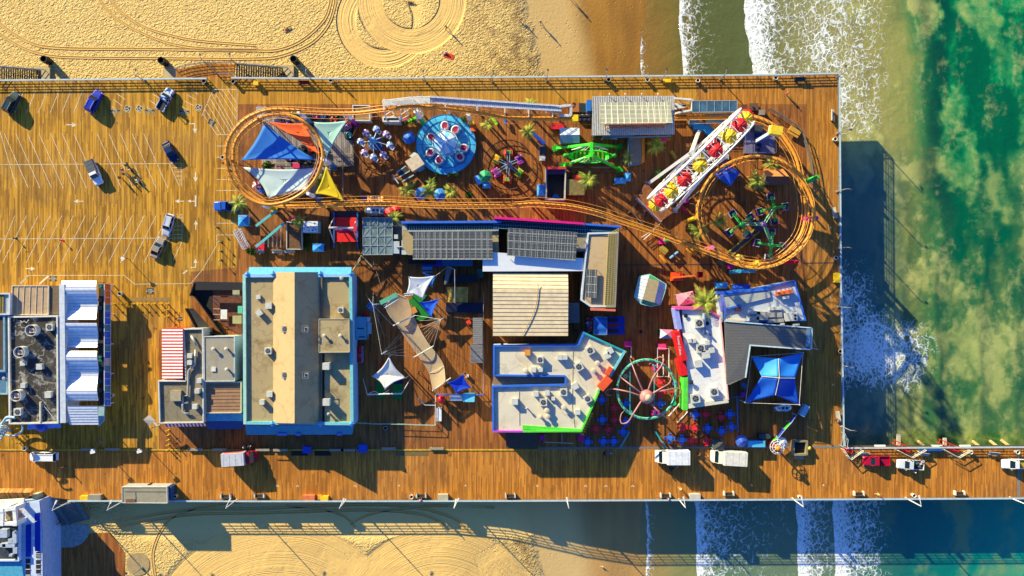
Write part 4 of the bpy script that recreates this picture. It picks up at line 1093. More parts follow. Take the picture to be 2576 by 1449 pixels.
for u,v,w_,h_,m_ in((78,205,115,30,None),(180,95,60,28,None),(115,270,50,45,DUCT),(40,270,70,45,DUCT),(230,290,120,80,None),(80,330,150,35,DUCT),(145,362,40,16,None),(285,370,60,18,None)):
    c=P(u,v,z+.7);mb=MB();mb.box(c.x,c.y,z,L(w_),L(h_), .8,R(4));o=mb.build('roof_unit',m_ or FAN_BOX,ek)
    if u==230:
        for dv in(-16,18):
            c2=P(275,290+dv,z+.85);mb=MB();mb.cyl(c2.x,c2.y,z+.8,z+.86,L(13),12);mb.build('fan',FANB,o)
T(2,2)
for u,v,w_,h_,m_ in((2250,325,180,20,M((225,210,175))),(2440,245,115,28,None),(2440,320,90,60,DUCT),(2520,280,110,80,DUCT),(2280,215,50,40,M((80,40,40)))):
    c=P(u,v,z+.7);mb=MB();mb.box(c.x,c.y,z,L(w_),L(h_), .7,R(-3));mb.build('roof_unit',m_ or FAN_BOX,ek)
# L shingle roof: two gentle slopes
x_=X('charcoal_shingles');n_=x_.noise(3.,4.);rw=x_.m('FRACT',x_.mul(x_.y,3.2));SHING=x_.done(x_.mix(x_.step(rw, .75, .95),x_.mix(n_,lin((92,90,86)),lin((132,128,120))),lin((60,60,58))), .85,0, .2)
T();z=6.9
lr=thing('shingle_roof_house','L-shaped charcoal shingle roof wrapped round the blue tent court','building',tuple(P(1860,880,0)))
NW,NE,SE,IN,SI,SW0,SW1=P(1823,809,z),P(2041,826,z-.3),P(2039,878,z-.9),P(1886,867,z-.6),P(1874,950,z-.6),P(1835,968,z),P(1828,966,z)
mb=MB();slab(mb,[NW,NE,SE,IN], .25);slab(mb,[NW+Vector((0,0,-.003)),IN+Vector((0,0,-.003)),SI,SW0,SW1], .25);mb.build('roof',SHING,lr)
mb=MB();mb.beam(SE+Vector((0,-.1,-.05)),IN+Vector((0,-.1,-.05)), .25, .3);mb.beam(IN+Vector((.1,0,-.05)),SI+Vector((.1,0,-.05)), .25, .3);mb.beam(NE+Vector((.12,0,0)),SE+Vector((.12,0,0)), .25, .3);mb.beam(NW+Vector((0,.1,.04)),NE+Vector((0,.1,.04)), .2, .2);mb.build('fascia',M((200,225,230)),lr)
T(3,2);mb=MB();slab(mb,PP([(392,410),(430,410),(425,598),(378,590)],6.75), .1);mb.build('metal_flashing',M((90,130,165)),lr)
T();mb=MB();mb.prism([(p.x,p.y)for p in ccw(PP([(1830,815),(2030,830),(2030,862),(1875,850),(1862,945),(1836,955)],5.))],0.01,5.2);mb.build('wall',M((70,72,78)),lr)
# --- M: coaster station
T(2,0);z=5.6
stn=thing('coaster_station','roller coaster station with a ribbed grey roof and pale solar array','station',tuple(P(1220,1160,0)))
q=[P(815,968,z-.5),P(1630,966,z-.5),P(1632,1352,z-.2),P(806,1362,z-.2)]
mb=MB();slab(mb,q, .2);mb.build('roof',M((178,175,168),.5),stn)
mb=MB();ribs(mb,q[0]+Vector((0,0,.02)),q[1]+Vector((0,0,.02)),q[2]+Vector((0,0,.02)),q[3]+Vector((0,0,.02)),46, .12, .07);mb.build('roof_rib',M((225,222,212),.45,.2),stn)
SOL3=solar('solar_array_c',L(60.),L(42.),0.,(150,150,125),(226,220,190))
q=[P(882,1032,z+.5),P(1590,1022,z+.5),P(1617,1235,z+1.2),P(890,1248,z+1.2)];mb=MB();slab(mb,q, .1);mb.build('solar_panels',SOL3,stn)
mb=MB()
for i in range(1,12):mb.beam(q[0].lerp(q[1],i/12)+Vector((0,0,.03)),q[3].lerp(q[2],i/12)+Vector((0,0,.03)), .12, .05)
mb.build('panel_rail',M((245,240,215),.4),stn)
SO=M((205,115,70));mb=MB();zz=6.5
tip=[(935,1255),(1090,1260),(1240,1258),(1385,1255),(1540,1245)];foot=[(940,1300),(1080,1290),(1230,1290),(1380,1285),(1530,1285)]
for(a,b)in zip(tip,foot):mb.beam(P(*a,z+1.05),P(*b,z), .16)
for(a,b)in zip(foot,tip[1:]):mb.beam(P(*a,z+.02),P(*b,z+1.), .12)
for(a,b)in zip(foot[1:],tip):mb.beam(P(*a,z+.02),P(*b,z+1.), .12)
mb.beam(P(935,1250,z+1.1),P(1545,1243,z+1.1), .18);mb.build('panel_truss',SO,stn)
mb=MB()
for u in(840,1230,1600):
    for v in(985,1340):c=P(u,v,4.);mb.beam((c.x,c.y,0),(c.x,c.y,5.1),.3)
mb.build('post',M((60,150,190)),stn)
mb=MB();mb.prism([(p.x,p.y)for p in ccw(PP([(818,975),(1625,975),(1625,1120),(818,1120)],1.6))], .01,1.6);mb.build('platform',M((110,95,80)),stn)
mb=MB();mb.prism([(p.x,p.y)for p in ccw(PP([(818,1240),(1625,1240),(1625,1335),(818,1340)],1.6))], .01,1.6);mb.build('platform',M((60,120,140)),stn)
mb=MB()
for u in(980,1137,1303,1467):
    c=P(u,950,z);mb.tube([P(u,968,z-.5),P(u,950,z+.3)], .05,5);mb.ball(c.x,c.y,z+.3, .16)
mb.build('roof_lamp',WHITE,stn)
# blue framed ends and truss walkway south of the station
mb=MB()
for a,b in(((900,1410),(930,1360)),((930,1375),(1215,1365)),((1195,1400),(1220,1362)),((940,1385),(1200,1375)),((1210,1380),(1600,1370)),((930,1380),(1060,1400))):mb.beam(P(*a,4.5),P(*b,4.5), .25)
mb.build('service_truss',M((120,150,170)),stn)
q=PP([(1632,990),(1812,1005),(1812,1135),(1636,1145)],3.2)
mb=MB();
for a,b in zip([(1632,992),(1810,1008),(1812,1110)],[(1810,1008),(1812,1110),(1645,1142)]):mb.beam(P(*a,2.6),P(*b,2.6), .35,1.)
mb.beam(P(1640,1050,2.4),P(1750,1065,2.4), .5, .3);mb.beam(P(1640,1090,2.4),P(1750,1065,2.4), .5, .3)
mb.build('exit_ramp',M((225,222,215)),stn)
q=PP([(1812,1016),(2265,1014),(2265,1122),(1812,1130)],3.2)
tr=thing('tarp_shelter','long dull blue tarpaulin shelter east of the coaster station','shelter',tuple(center(q)))
mb=MB();slab(mb,q, .1);mb.build('tarpaulin',M((62,98,122),.6,0,.3,.6),tr);mb=MB()
ribs(mb,q[0]+Vector((0,0,.03)),q[1]+Vector((0,0,.03)),q[2]+Vector((0,0,.03)),q[3]+Vector((0,0,.03)),6, .08, .06);mb.beam(q[0],q[1],.1);mb.beam(q[3],q[2],.1);mb.build('frame',M((150,175,190)),tr);mb=MB()
for p in q:mb.cyl(p.x,p.y,0,3.1, .07,6)
mb.build('post',GREY,tr)
q=PP([(1950,1135),(2240,1135),(2240,1245),(1950,1245)],2.);tr=thing('tarp_shelter','pale mint shelter roof under the track east of the station','shelter',tuple(center(q)));mb=MB();slab(mb,q, .1);mb.build('roof',M((150,175,165)),tr);mb=MB()
for p in q:mb.cyl(p.x,p.y,0,1.95, .07,6)
mb.build('post',GREY,tr)
# --- small sheds and roofs round the station
def shed(name,label,cat,pts,z,wall,roof,seam=0,rim=None,z0=.0):
    q=PP(pts,z);s_=thing(name,label,cat,tuple(center(q)));shell(s_,q,z,wall,roof)
    if rim:parapet(s_,q,z, .2, .15,rim)
    if seam:
        mb=MB();ribs(mb,q[0]+Vector((0,0,.01)),q[1]+Vector((0,0,.01)),q[2]+Vector((0,0,.01)),q[3]+Vector((0,0,.01)),seam, .06, .05);mb.build('seam',M((140,140,140)),s_)
    return s_
T(2,0)
s_=thing('white_booth','booth with a white and grey blue pitched roof south-west of the station','booth',tuple(P(580,1360,0)))
mb=MB();slab(mb,[P(480,1288,3.2),P(678,1285,3.2),P(680,1355,3.7),P(482,1358,3.7)], .1);mb.build('white_roof',M((215,225,228)),s_);mb=MB();slab(mb,[P(482,1359,3.7),P(680,1356,3.7),P(680,1438,3.1),P(484,1436,3.1)], .1);mb.build('grey_roof',M((120,155,170)),s_)
mb=MB();mb.prism([(p.x,p.y)for p in ccw(PP([(492,1295),(670,1295),(670,1425),(492,1425)],3.))], .01,3.05);mb.build('wall',M((150,170,180)),s_)
shed('store_shed','low dark shed under the lift hill beside the station entrance','shed',[(678,1036),(785,1040),(785,1130),(678,1128)],2.2,DGREY,M((40,48,50)))
shed('ticket_gate_box','tan flat box beside the coaster exit queue','box',[(540,1035),(674,1030),(674,1125),(600,1125)],1.6,BROWN,M((176,110,52)))
q=PP([(755,1000),(806,998),(804,1110),(758,1110)],5.);mb=MB();mb.prism([(p.x,p.y)for p in ccw(q)], .01,4.6);tag(mb.build('station_sign_tower',M((30,110,190))),'blue tower panel at the west end of the coaster station','sign')
T(2,1)
shed('arched_shed','grey flat booth with a yellow side wall north of the ferris wheel','booth',[(1185,-75),(1300,-75),(1302,190),(1190,205)],3.,M((90,150,190)),M((128,118,104)))
mb=MB();mb.prism([(p.x,p.y)for p in ccw(PP([(1305,-60),(1336,-60),(1334,180),(1304,182)],2.4))], .01,2.4);tag(mb.build('booth_side_wall',M((240,150,30))),'orange yellow side panel beside the grey booth','panel')
# dark game pit with pale rim and blue disc
gp_=thing('dark_game_booth','open topped dark game booth with pale walls and a blue disc inside','booth',tuple(P(440,400,0)))
mb=MB();mb.prism([(p.x,p.y)for p in ccw(PP([(350,245),(540,245),(530,550),(350,552)], .3))], .01, .3);mb.build('floor',M((34,34,30)),gp_)
def wl(root,a,b,h,t,mat,name='wall'):return wallseg(root,a,b, .01,h,t,mat,name)
for a,b in(((345,238),(345,556)),((345,556),(535,556)),((540,238),(533,556))):wl(gp_,a,b,3., .25,M((190,185,175)))
wl(gp_,(345,240),(545,240),3.4, .5,M((190,60,50)))
c=P(437,540,.6);mb=MB();mb.loft([[Vector((c.x+L(36)*math.cos(a),c.y+L(36)*math.sin(a)*.95,zz))for a in[k*PI/14 for k in range(15)]]for zz in(.3,.7)]);mb.build('half_disc',BLUE,gp_)
mb=MB();mb.box(P(440,285,2).x,P(440,285,2).y,2.3,4.2, .9, .2);mb.build('marquee',M((70,50,100)),gp_)
shed('game_booth','tan roofed game booth beside the dark open game booth','booth',[(555,355),(730,360),(730,515),(555,515)],2.6,BROWN,M((124,108,60),.7,0,.3))
T(1,1)
shed('brick_terrace','brown shingled low terrace roof beside the spotted white booth','terrace',[(308,780),(465,800),(468,1062),(308,1060)],2.2,BROWN,M((110,76,46),.8,0,.25),rim=M((190,180,165)))
s_=thing('spotted_booth','white booth roof covered in coloured dots near the red trampoline','booth',tuple(P(545,830,0)))
q=PP([(472,776),(622,776),(622,890),(472,890)],2.8);shell(s_,q,2.8,M((160,200,210)),M((228,230,228)))
rr=random.Random(3)
for k,(u,v)in enumerate(((498,820),(520,838),(550,830),(590,800),(598,860),(535,870),(485,850),(570,868),(500,790),(580,840))):
    c=P(u,v,2.8);mb=MB();mb.cyl(c.x,c.y,2.79,2.82, .13+.09*rr.random(),10);mb.build('dot',[TEAL,M((40,90,160)),GREEN,M((90,80,190))][k%4],s_)
# north planter strip roof right of left loop
T(1,0)
shed('control_cabin','tan roofed control cabin straddled by the orange track','cabin',[(972,1060),(1145,1062),(1148,1218),(975,1215)],2.6,M((200,190,175)),M((150,118,70),.7),rim=M((215,210,200)))
# pale sail-loft platform and kiddie deck
# lower left white and blue building
T(0,3);z=3.6
wb=thing('seafood_restaurant','white and blue beach level restaurant with long cobalt awnings at bottom left','building',tuple(P(200,1100,0)))
q=PP([(-300,700),(150,700),(385,690),(400,1600),(-300,1600)],z)
q=PP([(-300,760),(240,720),(395,690),(425,1000),(430,1600),(-300,1600)],z);shell(wb,q,z,M((160,190,230)),M((200,214,236),.6),z0=-3.2)
q=PP([(-300,1300),(215,1300),(255,1600),(-300,1600)],z+.3);mb=MB();mb.prism([(p.x,p.y)for p in ccw(q)],z-.5,z+.3);mb.build('blue_roof',M((80,165,195)),wb)
q=PP([(-300,900),(210,905),(205,1290),(-300,1290)],z+.4);shell(wb,q,z+.4,M((190,205,225)),roofmat('dark_service_roof',(52,60,72),(110,120,135),.4),z0=z-.3,name='plant_wall',rname='plant_roof');parapet(wb,q,z+.4, .5, .25,M((215,225,235)))
for a,b in(((258,935),(310,1255)),((350,905),(402,1200)),((348,820),(398,895))):
    mb=MB();slab(mb,[P(a[0],a[1],z+.4),P(b[0],a[1]-10,z+.1),P(b[0],b[1],z+.1),P(a[0],b[1],z+.4)], .12);mb.build('cobalt_awning',M((15,40,170)),wb)
for a,b in(((258,1270),(305,1440)),((362,1205),(408,1270)),((362,1285),(408,1430))):
    mb=MB();slab(mb,[P(a[0],a[1],z+.05),P(b[0],a[1],z+.05),P(b[0],b[1],z+.05),P(a[0],b[1],z+.05)], .04);o=mb.build('roof_window',M((60,50,50),.2),wb)
    mb=MB()
    for t in(0,.33,.66,1):v=a[1]+(b[1]-a[1])*t;mb.beam(P(a[0],v,z+.1),P(b[0],v,z+.1), .07)
    mb.build('window_bar',M((230,235,240)),o)
for u,v,w_,h_ in((40,1020,70,80),(105,1100,40,50),(90,1140,120,40),(150,1060,40,110),(30,1140,60,30),(155,1190,40,60),(110,1240,30,20)):
    c=P(u,v,z+1.2);mb=MB();mb.box(c.x,c.y,z+.38,L(w_),L(h_),1.);mb.build('roof_unit',M((195,205,215),.4,.2),wb)
# its corner tower with sign board
q=PP([(25,790),(145,770),(165,910),(60,955),(20,930)],6.5);mb=MB()
tw=[P(25,785,6.5),P(150,765,6.5),P(160,920,6.5),P(25,920,6.5)]
for i in range(4):mb.beam(tw[i],tw[(i+1)%4], .7, .6+.01*i)
for p in tw:mb.box(p.x,p.y,z-.3, .8, .8,3.6)
mb.build('roof_tower',M((235,235,228)),wb)
mb=MB();slab(mb,[p-Vector((0,0,1.))for p in tw], .1);mb.build('tower_floor',M((150,130,95)),wb)
mb=MB();slab(mb,[P(-100,690,z+.5),P(235,672,z+.5),P(240,700,z+.5),P(30,760,z+.5),P(-100,770,z+.5)], .5);mb.build('north_parapet',M((238,236,225)),wb)
text('BUBBA\nGUMP',P(197,828,z+.05), .62,R(95)+PI,M((230,20,50)),'sign_lettering',wb)
# pitched plank roof north of it on the deck
T(0,3)
mb=MB();slab(mb,[P(-200,568,2.5),P(340,568,2.5),P(310,610,3.3),P(-200,610,3.3)], .1);slab(mb,[P(-200,611,3.3),P(310,611,3.3),P(275,668,2.4),P(-200,668,2.4)], .1);o=tag(mb.build('plank_roof',deckmat('plank_roof',(170,110,48),(215,150,72),(110,66,30),.3,.4)),'orange plank pitched roof at the left edge by the steps down','roof')
mb=MB();c=P(360,648,1.6);mb.box(c.x,c.y,0,L(62),L(52),1.7, .1);mb2=mb
tag(mb.build('utility_cabinet',M((180,185,150))),'tan and green utility cabinet at the head of the beach stair','cabinet')
# flat stall on the south edge
q=PP([(1228,552),(1680,552),(1685,716),(1230,712)],2.9)
ks=thing('rail_shop','long pale concrete-topped shop straddling the south railing','building',tuple(center(q)))
shell(ks,q,2.9,M((170,175,170)),roofmat('shop_roof',(172,164,138),(110,100,78),.45));parapet(ks,q,2.9, .08, .1,M((205,205,190)))
mb=MB();mb.beam(P(1362,600,2.95),P(1368,710,2.95), .05);mb.beam(P(1250,598,2.95),P(1680,600,2.95), .05);mb.build('roof_seam',M((120,110,90)),ks)
mb=MB();mb.prism([(p.x,p.y)for p in ccw(PP([(1684,552),(1720,552),(1720,690),(1688,690)],2.2))], .01,2.2);mb.build('blue_side',M((20,80,120)),ks)
q=PP([(1265,675),(1358,675),(1358,710),(1265,710)],3.);mb=MB();slab(mb,q, .08);mb.build('rusty_patch',M((130,90,60)),ks)
# ------------------------------------------------------------------ roller coaster
T()
COA=M((240,158,48), .45,0, .08);COAD=M((196,108,30), .5);COAR=M((240,168,70), .4)
TR=[(1490,296,2.6),(1438,296,3.2),(1288,294,7.2),(1219,284,9.6),(1119,271,12.6),(1034,266,14.),(964,273,13.2),(894,281,11.6),(819,281,10.6),(756,278,10.2),(706,276,10.),(669,280,10.),(644,289,10.),(620,301,10.),(595,325,9.9),(577,355,9.8),(571,387,9.7),(574,417,9.5),(585,450,9.3),(605,475,9.1),(632,497,8.9),(665,509,8.7),(700,507,8.6),(735,495,8.5),(765,475,8.4),(787,450,8.3),(800,420,8.2),(807,390,8.1),(800,358,8.),(789,338,7.9),(769,317,7.8),(744,300,7.7),(706,291,7.5),(669,295,7.3),(644,306,7.1),(610,334,6.8),(592,365,6.6),(590,400,6.4),(596,432,6.2),(610,460,6.),(632,485,5.8),(656,502,5.7),(681,512,5.6),(719,516,5.6),(794,515,5.7),(894,511,6.),(969,510,6.3),(1044,514,6.6),(1144,517,6.9),(1288,516,6.7),(1338,513,6.5),(1388,516,6.3),(1438,521,6.1),(1500,535,5.8),(1563,556,5.6),(1638,581,5.5),(1713,608,5.6),(1788,635,5.8),(1838,655,6.),(1870,666,6.1),(1900,670,6.3),(1934,667,6.5),(1969,655,6.8),(2007,627,7.1),(2032,592,7.4),(2043,552,7.7),(2042,517,7.8),(2034,487,7.9),(2019,460,8.),(2004,437,8.),(1982,420,8.),(1957,405,7.9),(1932,399,7.8),(1900,396,7.7),(1863,403,7.5),(1825,420,7.3),(1795,445,7.),(1775,475,6.7),(1763,510,6.4),(1760,542,6.1),(1768,577,5.8),(1783,608,5.3),(1808,632,4.6),(1838,649,4.1),(1888,660,3.9),(1932,657,4.),(1962,643,4.2),(1994,615,4.5),(2014,585,4.7),(2024,550,4.9),(2026,517,5.),(2021,482,5.),(2014,445,4.9),(2007,412,4.7),(1994,380,4.5),(1977,354,4.3),(1958,330,4.),(1935,312,3.7),(1905,299,3.4),(1870,293,3.1),(1800,293,2.8),(1698,295,2.6)]
raw=[P(a,b,z)for a,b,z in TR]+[P(1600,296,2.6)]
path=smoothpath(raw,6,True)
# even spacing along the line
def resample(path,step,closed=True):
    pts=path+([path[0]]if closed else[]);out=[];acc=0
    for a,b in zip(pts,pts[1:]):
        l=(b-a).length;t=(step-acc)if out else 0
        while t<l:out.append(a.lerp(b,t/l));t+=step
        acc=l-(t-step)
    return out
path=resample(path,1.1)
N=len(path)
coaster=thing('roller_coaster','orange roller coaster looping round both ends of the midway','roller coaster',tuple(P(1288,520,0)))
spine=[];rl=[];rr_=[]
for i,p in enumerate(path):
    d=(path[(i+1)%N]-path[i-1]).normalized();d1=(path[(i+4)%N]-path[(i+2)%N]).normalized();d0=(path[i-2]-path[i-4]).normalized()
    cv=d1-d0;cv.z=0
    n=Vector((-d.y,d.x,0)).normalized()
    side=cv.dot(n);bank=max(-.75,min(.75,side*1.1))
    up=Vector((0,0,1));x_ax=(n*math.cos(bank)-up*math.sin(bank));u_ax=x_ax.cross(d);u_ax=u_ax if u_ax.z>0 else-u_ax
    spine.append(p-u_ax*.55);rl.append(p+x_ax*.6);rr_.append(p-x_ax*.6)
mb=MB();mb.tube(spine, .34,8,closed=True);mb.build('track_spine',COA,coaster,smooth=True)
for r_ in(rl,rr_):mb=MB();mb.tube(r_, .085,5,closed=True);mb.build('track_rail',COAR,coaster,smooth=True)
mb=MB()
for i in range(0,N):
    mb.beam(rl[i],spine[i], .1, .09);mb.beam(rr_[i],spine[i], .1, .09)
o=mb.build('track_tie',COAD,coaster);o['kind']='stuff'
# walkway cable and handrail beside it
mb=MB()
mb.tube([a+(a-b).normalized()*.75-Vector((0,0,.1))for a,b in zip(rl,rr_)], .035,4,closed=True);mb.build('handrail',COAR,coaster)
SPB=[(1,1,520,500,640,552,(30,120,180),9.),(1,1,60,610,185,655,(240,205,30),7.),(1,0,460,1170,560,1240,(60,150,190),9.6),(1,0,880,1150,1010,1250,(180,60,160),10.2),(1,0,1590,1130,1690,1250,(40,160,80),12.),(1,0,2120,1140,2165,1250,(240,200,40),9.),(1,1,655,145,790,228,(30,130,190),8.),
(3,1,500,330,360,410,(60,190,70),7.4),(3,1,490,745,350,755,(235,50,140),7.3),(3,1,290,1185,170,1190,(225,30,50),6.5),(2,1,2290,1280,2440,1280,(60,170,200),6.),(2,1,2480,1210,2460,1180,(240,205,60),6.),(2,1,1840,745,1890,710,(235,190,40),6.2),(2,1,2020,1040,1950,1060,(240,120,170),5.6)]
def pillar(base,top,z,col,key):
    b=P(*base,0);t=Vector((b.x,b.y,z));q=P(*top,z-.4)
    mb=MB();mb.cyl(b.x,b.y, .0,z*.55, .42,12);mb.cyl(b.x,b.y,0, .25, .7,12);mb.build('support_column',M(col),coaster)
    mb=MB();mb.cyl(b.x,b.y,z*.55+.002,z+.3, .42,12, .36);mb.beam((b.x,b.y,z-.3),q, .5);mb.build('column_head',WHITE if key<7 else M(col),coaster)
for i,(tx,ty,a,b,c_,d,col,z)in enumerate(SPB):
    T(tx,ty)
    if i<7:pillar((c_,d),(a,b),z,col,i)
    else:
        hp=P(a,b,z+.3);mb=MB();q=P(c_,d,z-.9)
        mb.cyl(hp.x,hp.y,0,z+.3, .45,14, .4);mb.build('support_column',M(col),coaster)
        mb=MB();mb.beam((hp.x,hp.y,z-.5),q, .6);mb.build('support_arm',M(col),coaster)
# plain orange posts under the long straight and the east loop
T()
for(u,v,z)in((860,513,5.2),(940,510,5.6),(1020,513,5.9),(1100,517,6.2),(1180,517,6.2),(1260,517,6.2),(1340,513,5.9),(1420,519,5.5),(1500,535,5.2),(1580,562,5.),(1660,589,5.),(1740,618,5.),(1765,500,5.6),(1800,440,6.2),(1870,402,6.7),(1960,406,7.),(2042,540,6.8),(572,400,8.8),(640,292,9.2),(700,507,8.),(806,395,7.4),(1750,294,2.),(1820,293,2.2)):
    p=P(u,v,z);mb=MB();mb.cyl(p.x,p.y,0,z-.5, .2,8);mb.build('support_post',COAD,coaster)
# lift hill structure and its white stair
T(1,0)
def lz(u):
    return 3.2+(14.-3.2)*max(0,min(1,(1438-u)/(1438-1040.)))
lift=thing('lift_hill','white lift hill stair and lattice beside the orange track','lift hill',tuple(P(1900,1060,0)))
mb=MB();top=[(1330,1010),(1560,982),(1750,978)];bot=[(1330,1052),(1560,1042),(1752,1040)]
st_a=[];st_b=[]
for u in range(1750,4000,60):
    ov=644+u/4;t=(u-1750)/2250.
    va=978+160*t;vb=1040+135*t
    if u>3080:break
    st_a.append(P(u,va,lz(ov)+.3));st_b.append(P(u,vb,lz(ov)+.3))
for i in range(len(st_a)-1):slab(mb,[st_b[i],st_b[i+1]-Vector((0,0,.001)),st_a[i+1]-Vector((0,0,.001)),st_a[i]], .1)
mb.build('stair_flight',M((165,180,200),.5),lift)
mb=MB()
for i in range(len(st_a)-1):
    for k in range(3):
        t=k/3;mb.beam(st_a[i].lerp(st_a[i+1],t)+Vector((0,0,.06)),st_b[i].lerp(st_b[i+1],t)+Vector((0,0,.06)), .07, .1)
mb.build('stair_tread',M((205,212,222),.5),lift)
for ln in(st_a,st_b):
    mb=MB();mb.tube([p+Vector((0,0,.95))for p in ln], .06,5);mb.tube([p+Vector((0,0,.1))for p in ln], .11,5)
    for p in ln:mb.beam(p,p+Vector((0,0,.95)), .06)
    mb.build('handrail',WHITE,lift)
mb=MB();zz=14.3;slab(mb,PP([(1275,1015),(1560,980),(1750,976),(1752,1042),(1560,1044),(1330,1062),(1285,1075)],zz), .2);mb.build('top_platform',M((215,208,195)),lift)
mb=MB();
for i in range(9):u=1360+i*24;mb.beam(P(u,1010-(u-1360)*.1,zz+.08),P(u+90,1058-(u-1360)*.07,zz+.08), .06, .05)
mb.build('platform_slat',WHITE,lift)
mb=MB();pr=[P(1275,1012,zz+.9),P(1560,977,zz+.9),P(1750,973,zz+.9)];mb.tube(pr, .08,5);mb.tube([P(1275,1012,zz+.9),P(1285,1075,zz+.9)], .08,5);mb.build('platform_rail',WHITE,lift)
mb=MB()
for ov in(966,1005,1045,1120,1200,1270,1330,1390):
    z=lz(ov)-.4 if ov>1040 else 13.4
    tt=max(0,(ov*4-2576-1750)/2250.)
    a=P((ov-644)*4,(1000 if ov<1081 else 1000+150*tt),z);b=P((ov-644)*4,1190,4.)
    if ov<1050:
        mb.beam((a.x,a.y,0),a, .26);mb.beam((b.x,b.y,0),(a.x,a.y-2.,z), .22);mb.beam(a,(a.x,a.y-2.,z), .2)
        for j in range(3):mb.beam((a.x,a.y,j*4.),(a.x+(b.x-a.x)*(1-(j+1)/3.4),b.y+(a.y-2-b.y)*(j+1)/3.4,j*4.+4), .13)
    else:mb.beam((a.x,a.y,0),a, .3);mb.beam(a,(a.x,a.y-2.2,z), .2)
mb.build('support_frame',M((228,225,218)),lift)
mb=MB()
for u0,u1 in((966,1005),(1005,1045)):
    a=P((u0-644)*4,1000,12);b=P((u1-644)*4,1000,12)
    mb.beam((a.x,a.y,2),(b.x,b.y,10), .12);mb.beam((a.x,a.y,10),(b.x,b.y,2), .12)
mb.build('cross_brace',M((228,225,218)),lift)
q=PP([(1278,1178),(1445,1178),(1445,1225),(1278,1225)],3.4);b_=thing('lift_motor_house','white rimmed motor house under the lift hill top','booth',tuple(center(q)));shell(b_,q,3.4,M((215,212,205)),M((96,92,88)));parapet(b_,q,3.4, .25, .2,M((225,222,215)))
T(2,0)
mb=MB();a=[(330,1095,4.2),(545,1065,4.),(592,1062,3.9),(592,1165,3.6),(470,1165,3.6)]
for p,q in zip(a,a[1:]):mb.beam(P(*p),P(*q), .5, .9)
mb.beam(P(340,1110,3.9),P(480,1115,3.9), .9, .12);tag(mb.build('exit_stair',M((225,215,205))),'white exit stair enclosure at the foot of the lift hill','stair')
def flag(u,v,z,mats,label):
    f_=thing('flag',label,'flag',tuple(P(u,v,z-2)))
    b=P(u,v,z);mb=MB();mb.cyl(b.x,b.y,z-2,z+.8, .05,6);mb.build('flag_pole',WHITE,f_)
    for k in range(6):
        mb=MB();mb.grid(lambda s,t:Vector((b.x-.05-1.7*s,b.y+1.2*s+.15*math.sin(s*5),z+.75-(k+t)*.17)),4,1);mb.build('stripe',mats[k%2],f_)
    mb=MB();mb.grid(lambda s,t:Vector((b.x-.05-.7*s,b.y+.5*s+.15*math.sin(s*2),z+.77-t*.5))+Vector((.012,.017,0)),2,1);mb.build('canton',NAVY,f_)
T(1,0);flag(1668,968,16.5,[RED,WHITE],'striped flag on the lift hill top');
f_=thing('flag','small plain white flag beside the striped flag','flag',tuple(P(1570,975,14.5)));b=P(1570,975,16.);mb=MB();mb.cyl(b.x,b.y,14.3,16.6,.05,6);mb.build('flag_pole',WHITE,f_);mb=MB();mb.grid(lambda s,t:Vector((b.x-.05-1.1*s,b.y+.7*s,16.5-t*.7)),3,1);mb.build('flag_cloth',M((235,190,180)),f_)
# train waiting west of the station
T(2,0)
trn=thing('coaster_train','coaster train with a yellow nose on the orange track','train',tuple(P(700,1190,2.6)))
def ip(ov):
    return 2.6+.45
for k in range(4):
    a=P(645+44*k,1192,3.3);y0=a.y;x0=a.x;zt=3.2- .1*0
    mb=MB();mb.box(x0,y0,zt,1.15 if k else 1.5,1.5, .75,0, .85)
    o=mb.build('car',YELL if k==0 else BLACK,trn)
    if k:
        for dy in(-.38,.38):m2=MB();m2.box(x0-.15,y0+dy,zt+.7, .5, .55, .5,0, .8);m2.build('seat',DGREY,o)
        m2=MB();m2.tube([(x0+.3,y0-.6,zt+.9),(x0+.3,y0+.6,zt+.9)], .05,5);m2.build('lap_bar',STEEL,o)
    else:
        m2=MB();m2.ball(x0-.6,y0,zt+.3, .55, .7, .45);m2.build('nose',YELL,o,smooth=True)
# ------------------------------------------------------------------ ferris wheel
T()
HZ=13.4;RR=11.9
fc_=P(1760,405,HZ);wd=(P(1873,295,HZ)-P(1648,517,HZ));wd.z=0;wd.normalize();wn_=Vector((-wd.y,wd.x,0))
if wn_.y<0:wn_=-wn_
fw=thing('ferris_wheel','white ferris wheel with red and yellow gondola canopies seen edge on','ferris wheel',(fc_.x,fc_.y,0))
WW=M((240,238,232), .4,0, .05)
c0=Vector((fc_.x,fc_.y,HZ))
def wp(a,r,off):return c0+wd*(r*math.cos(a))+Vector((0,0,r*math.sin(a)))+wn_*off
for s_ in(-1.75,1.75):
    for rad,th in((RR, .17),(RR-1.3, .12),(RR*.5, .1)):
        mb=MB();mb.tube([wp(i*2*PI/60,rad,s_)for i in range(60)],th,5,closed=True);mb.build('rim',WW,fw,smooth=True)
    mb=MB()
    for i in range(20):
        a=i*PI/10+PI/20;mb.tube([wp(a, .8,s_*.6),wp(a,RR,s_)], .09,4)
    mb.build('spoke_set',WW,fw)
    mb=MB()
    for i in range(60):mb.tube([wp(i*PI/30,RR if i%2 else RR-1.3,s_),wp((i+1)*PI/30,RR-1.3 if i%2 else RR,s_)], .06,4)
    mb.build('rim_lacing',WW,fw)
mb=MB()
for i in range(20):
    a=i*PI/10+PI/20
    mb.tube([wp(a,RR,-1.75),wp(a,RR,1.75)], .08,4);mb.tube([wp(a,RR-1.3,-1.75),wp(a+PI/10,RR-1.3,1.75)], .06,4);mb.tube([wp(a,RR-1.3,1.75),wp(a+PI/10,RR-1.3,-1.75)], .06,4);mb.tube([wp(a,RR*.5,-1.2),wp(a,RR,1.75)], .06,4)
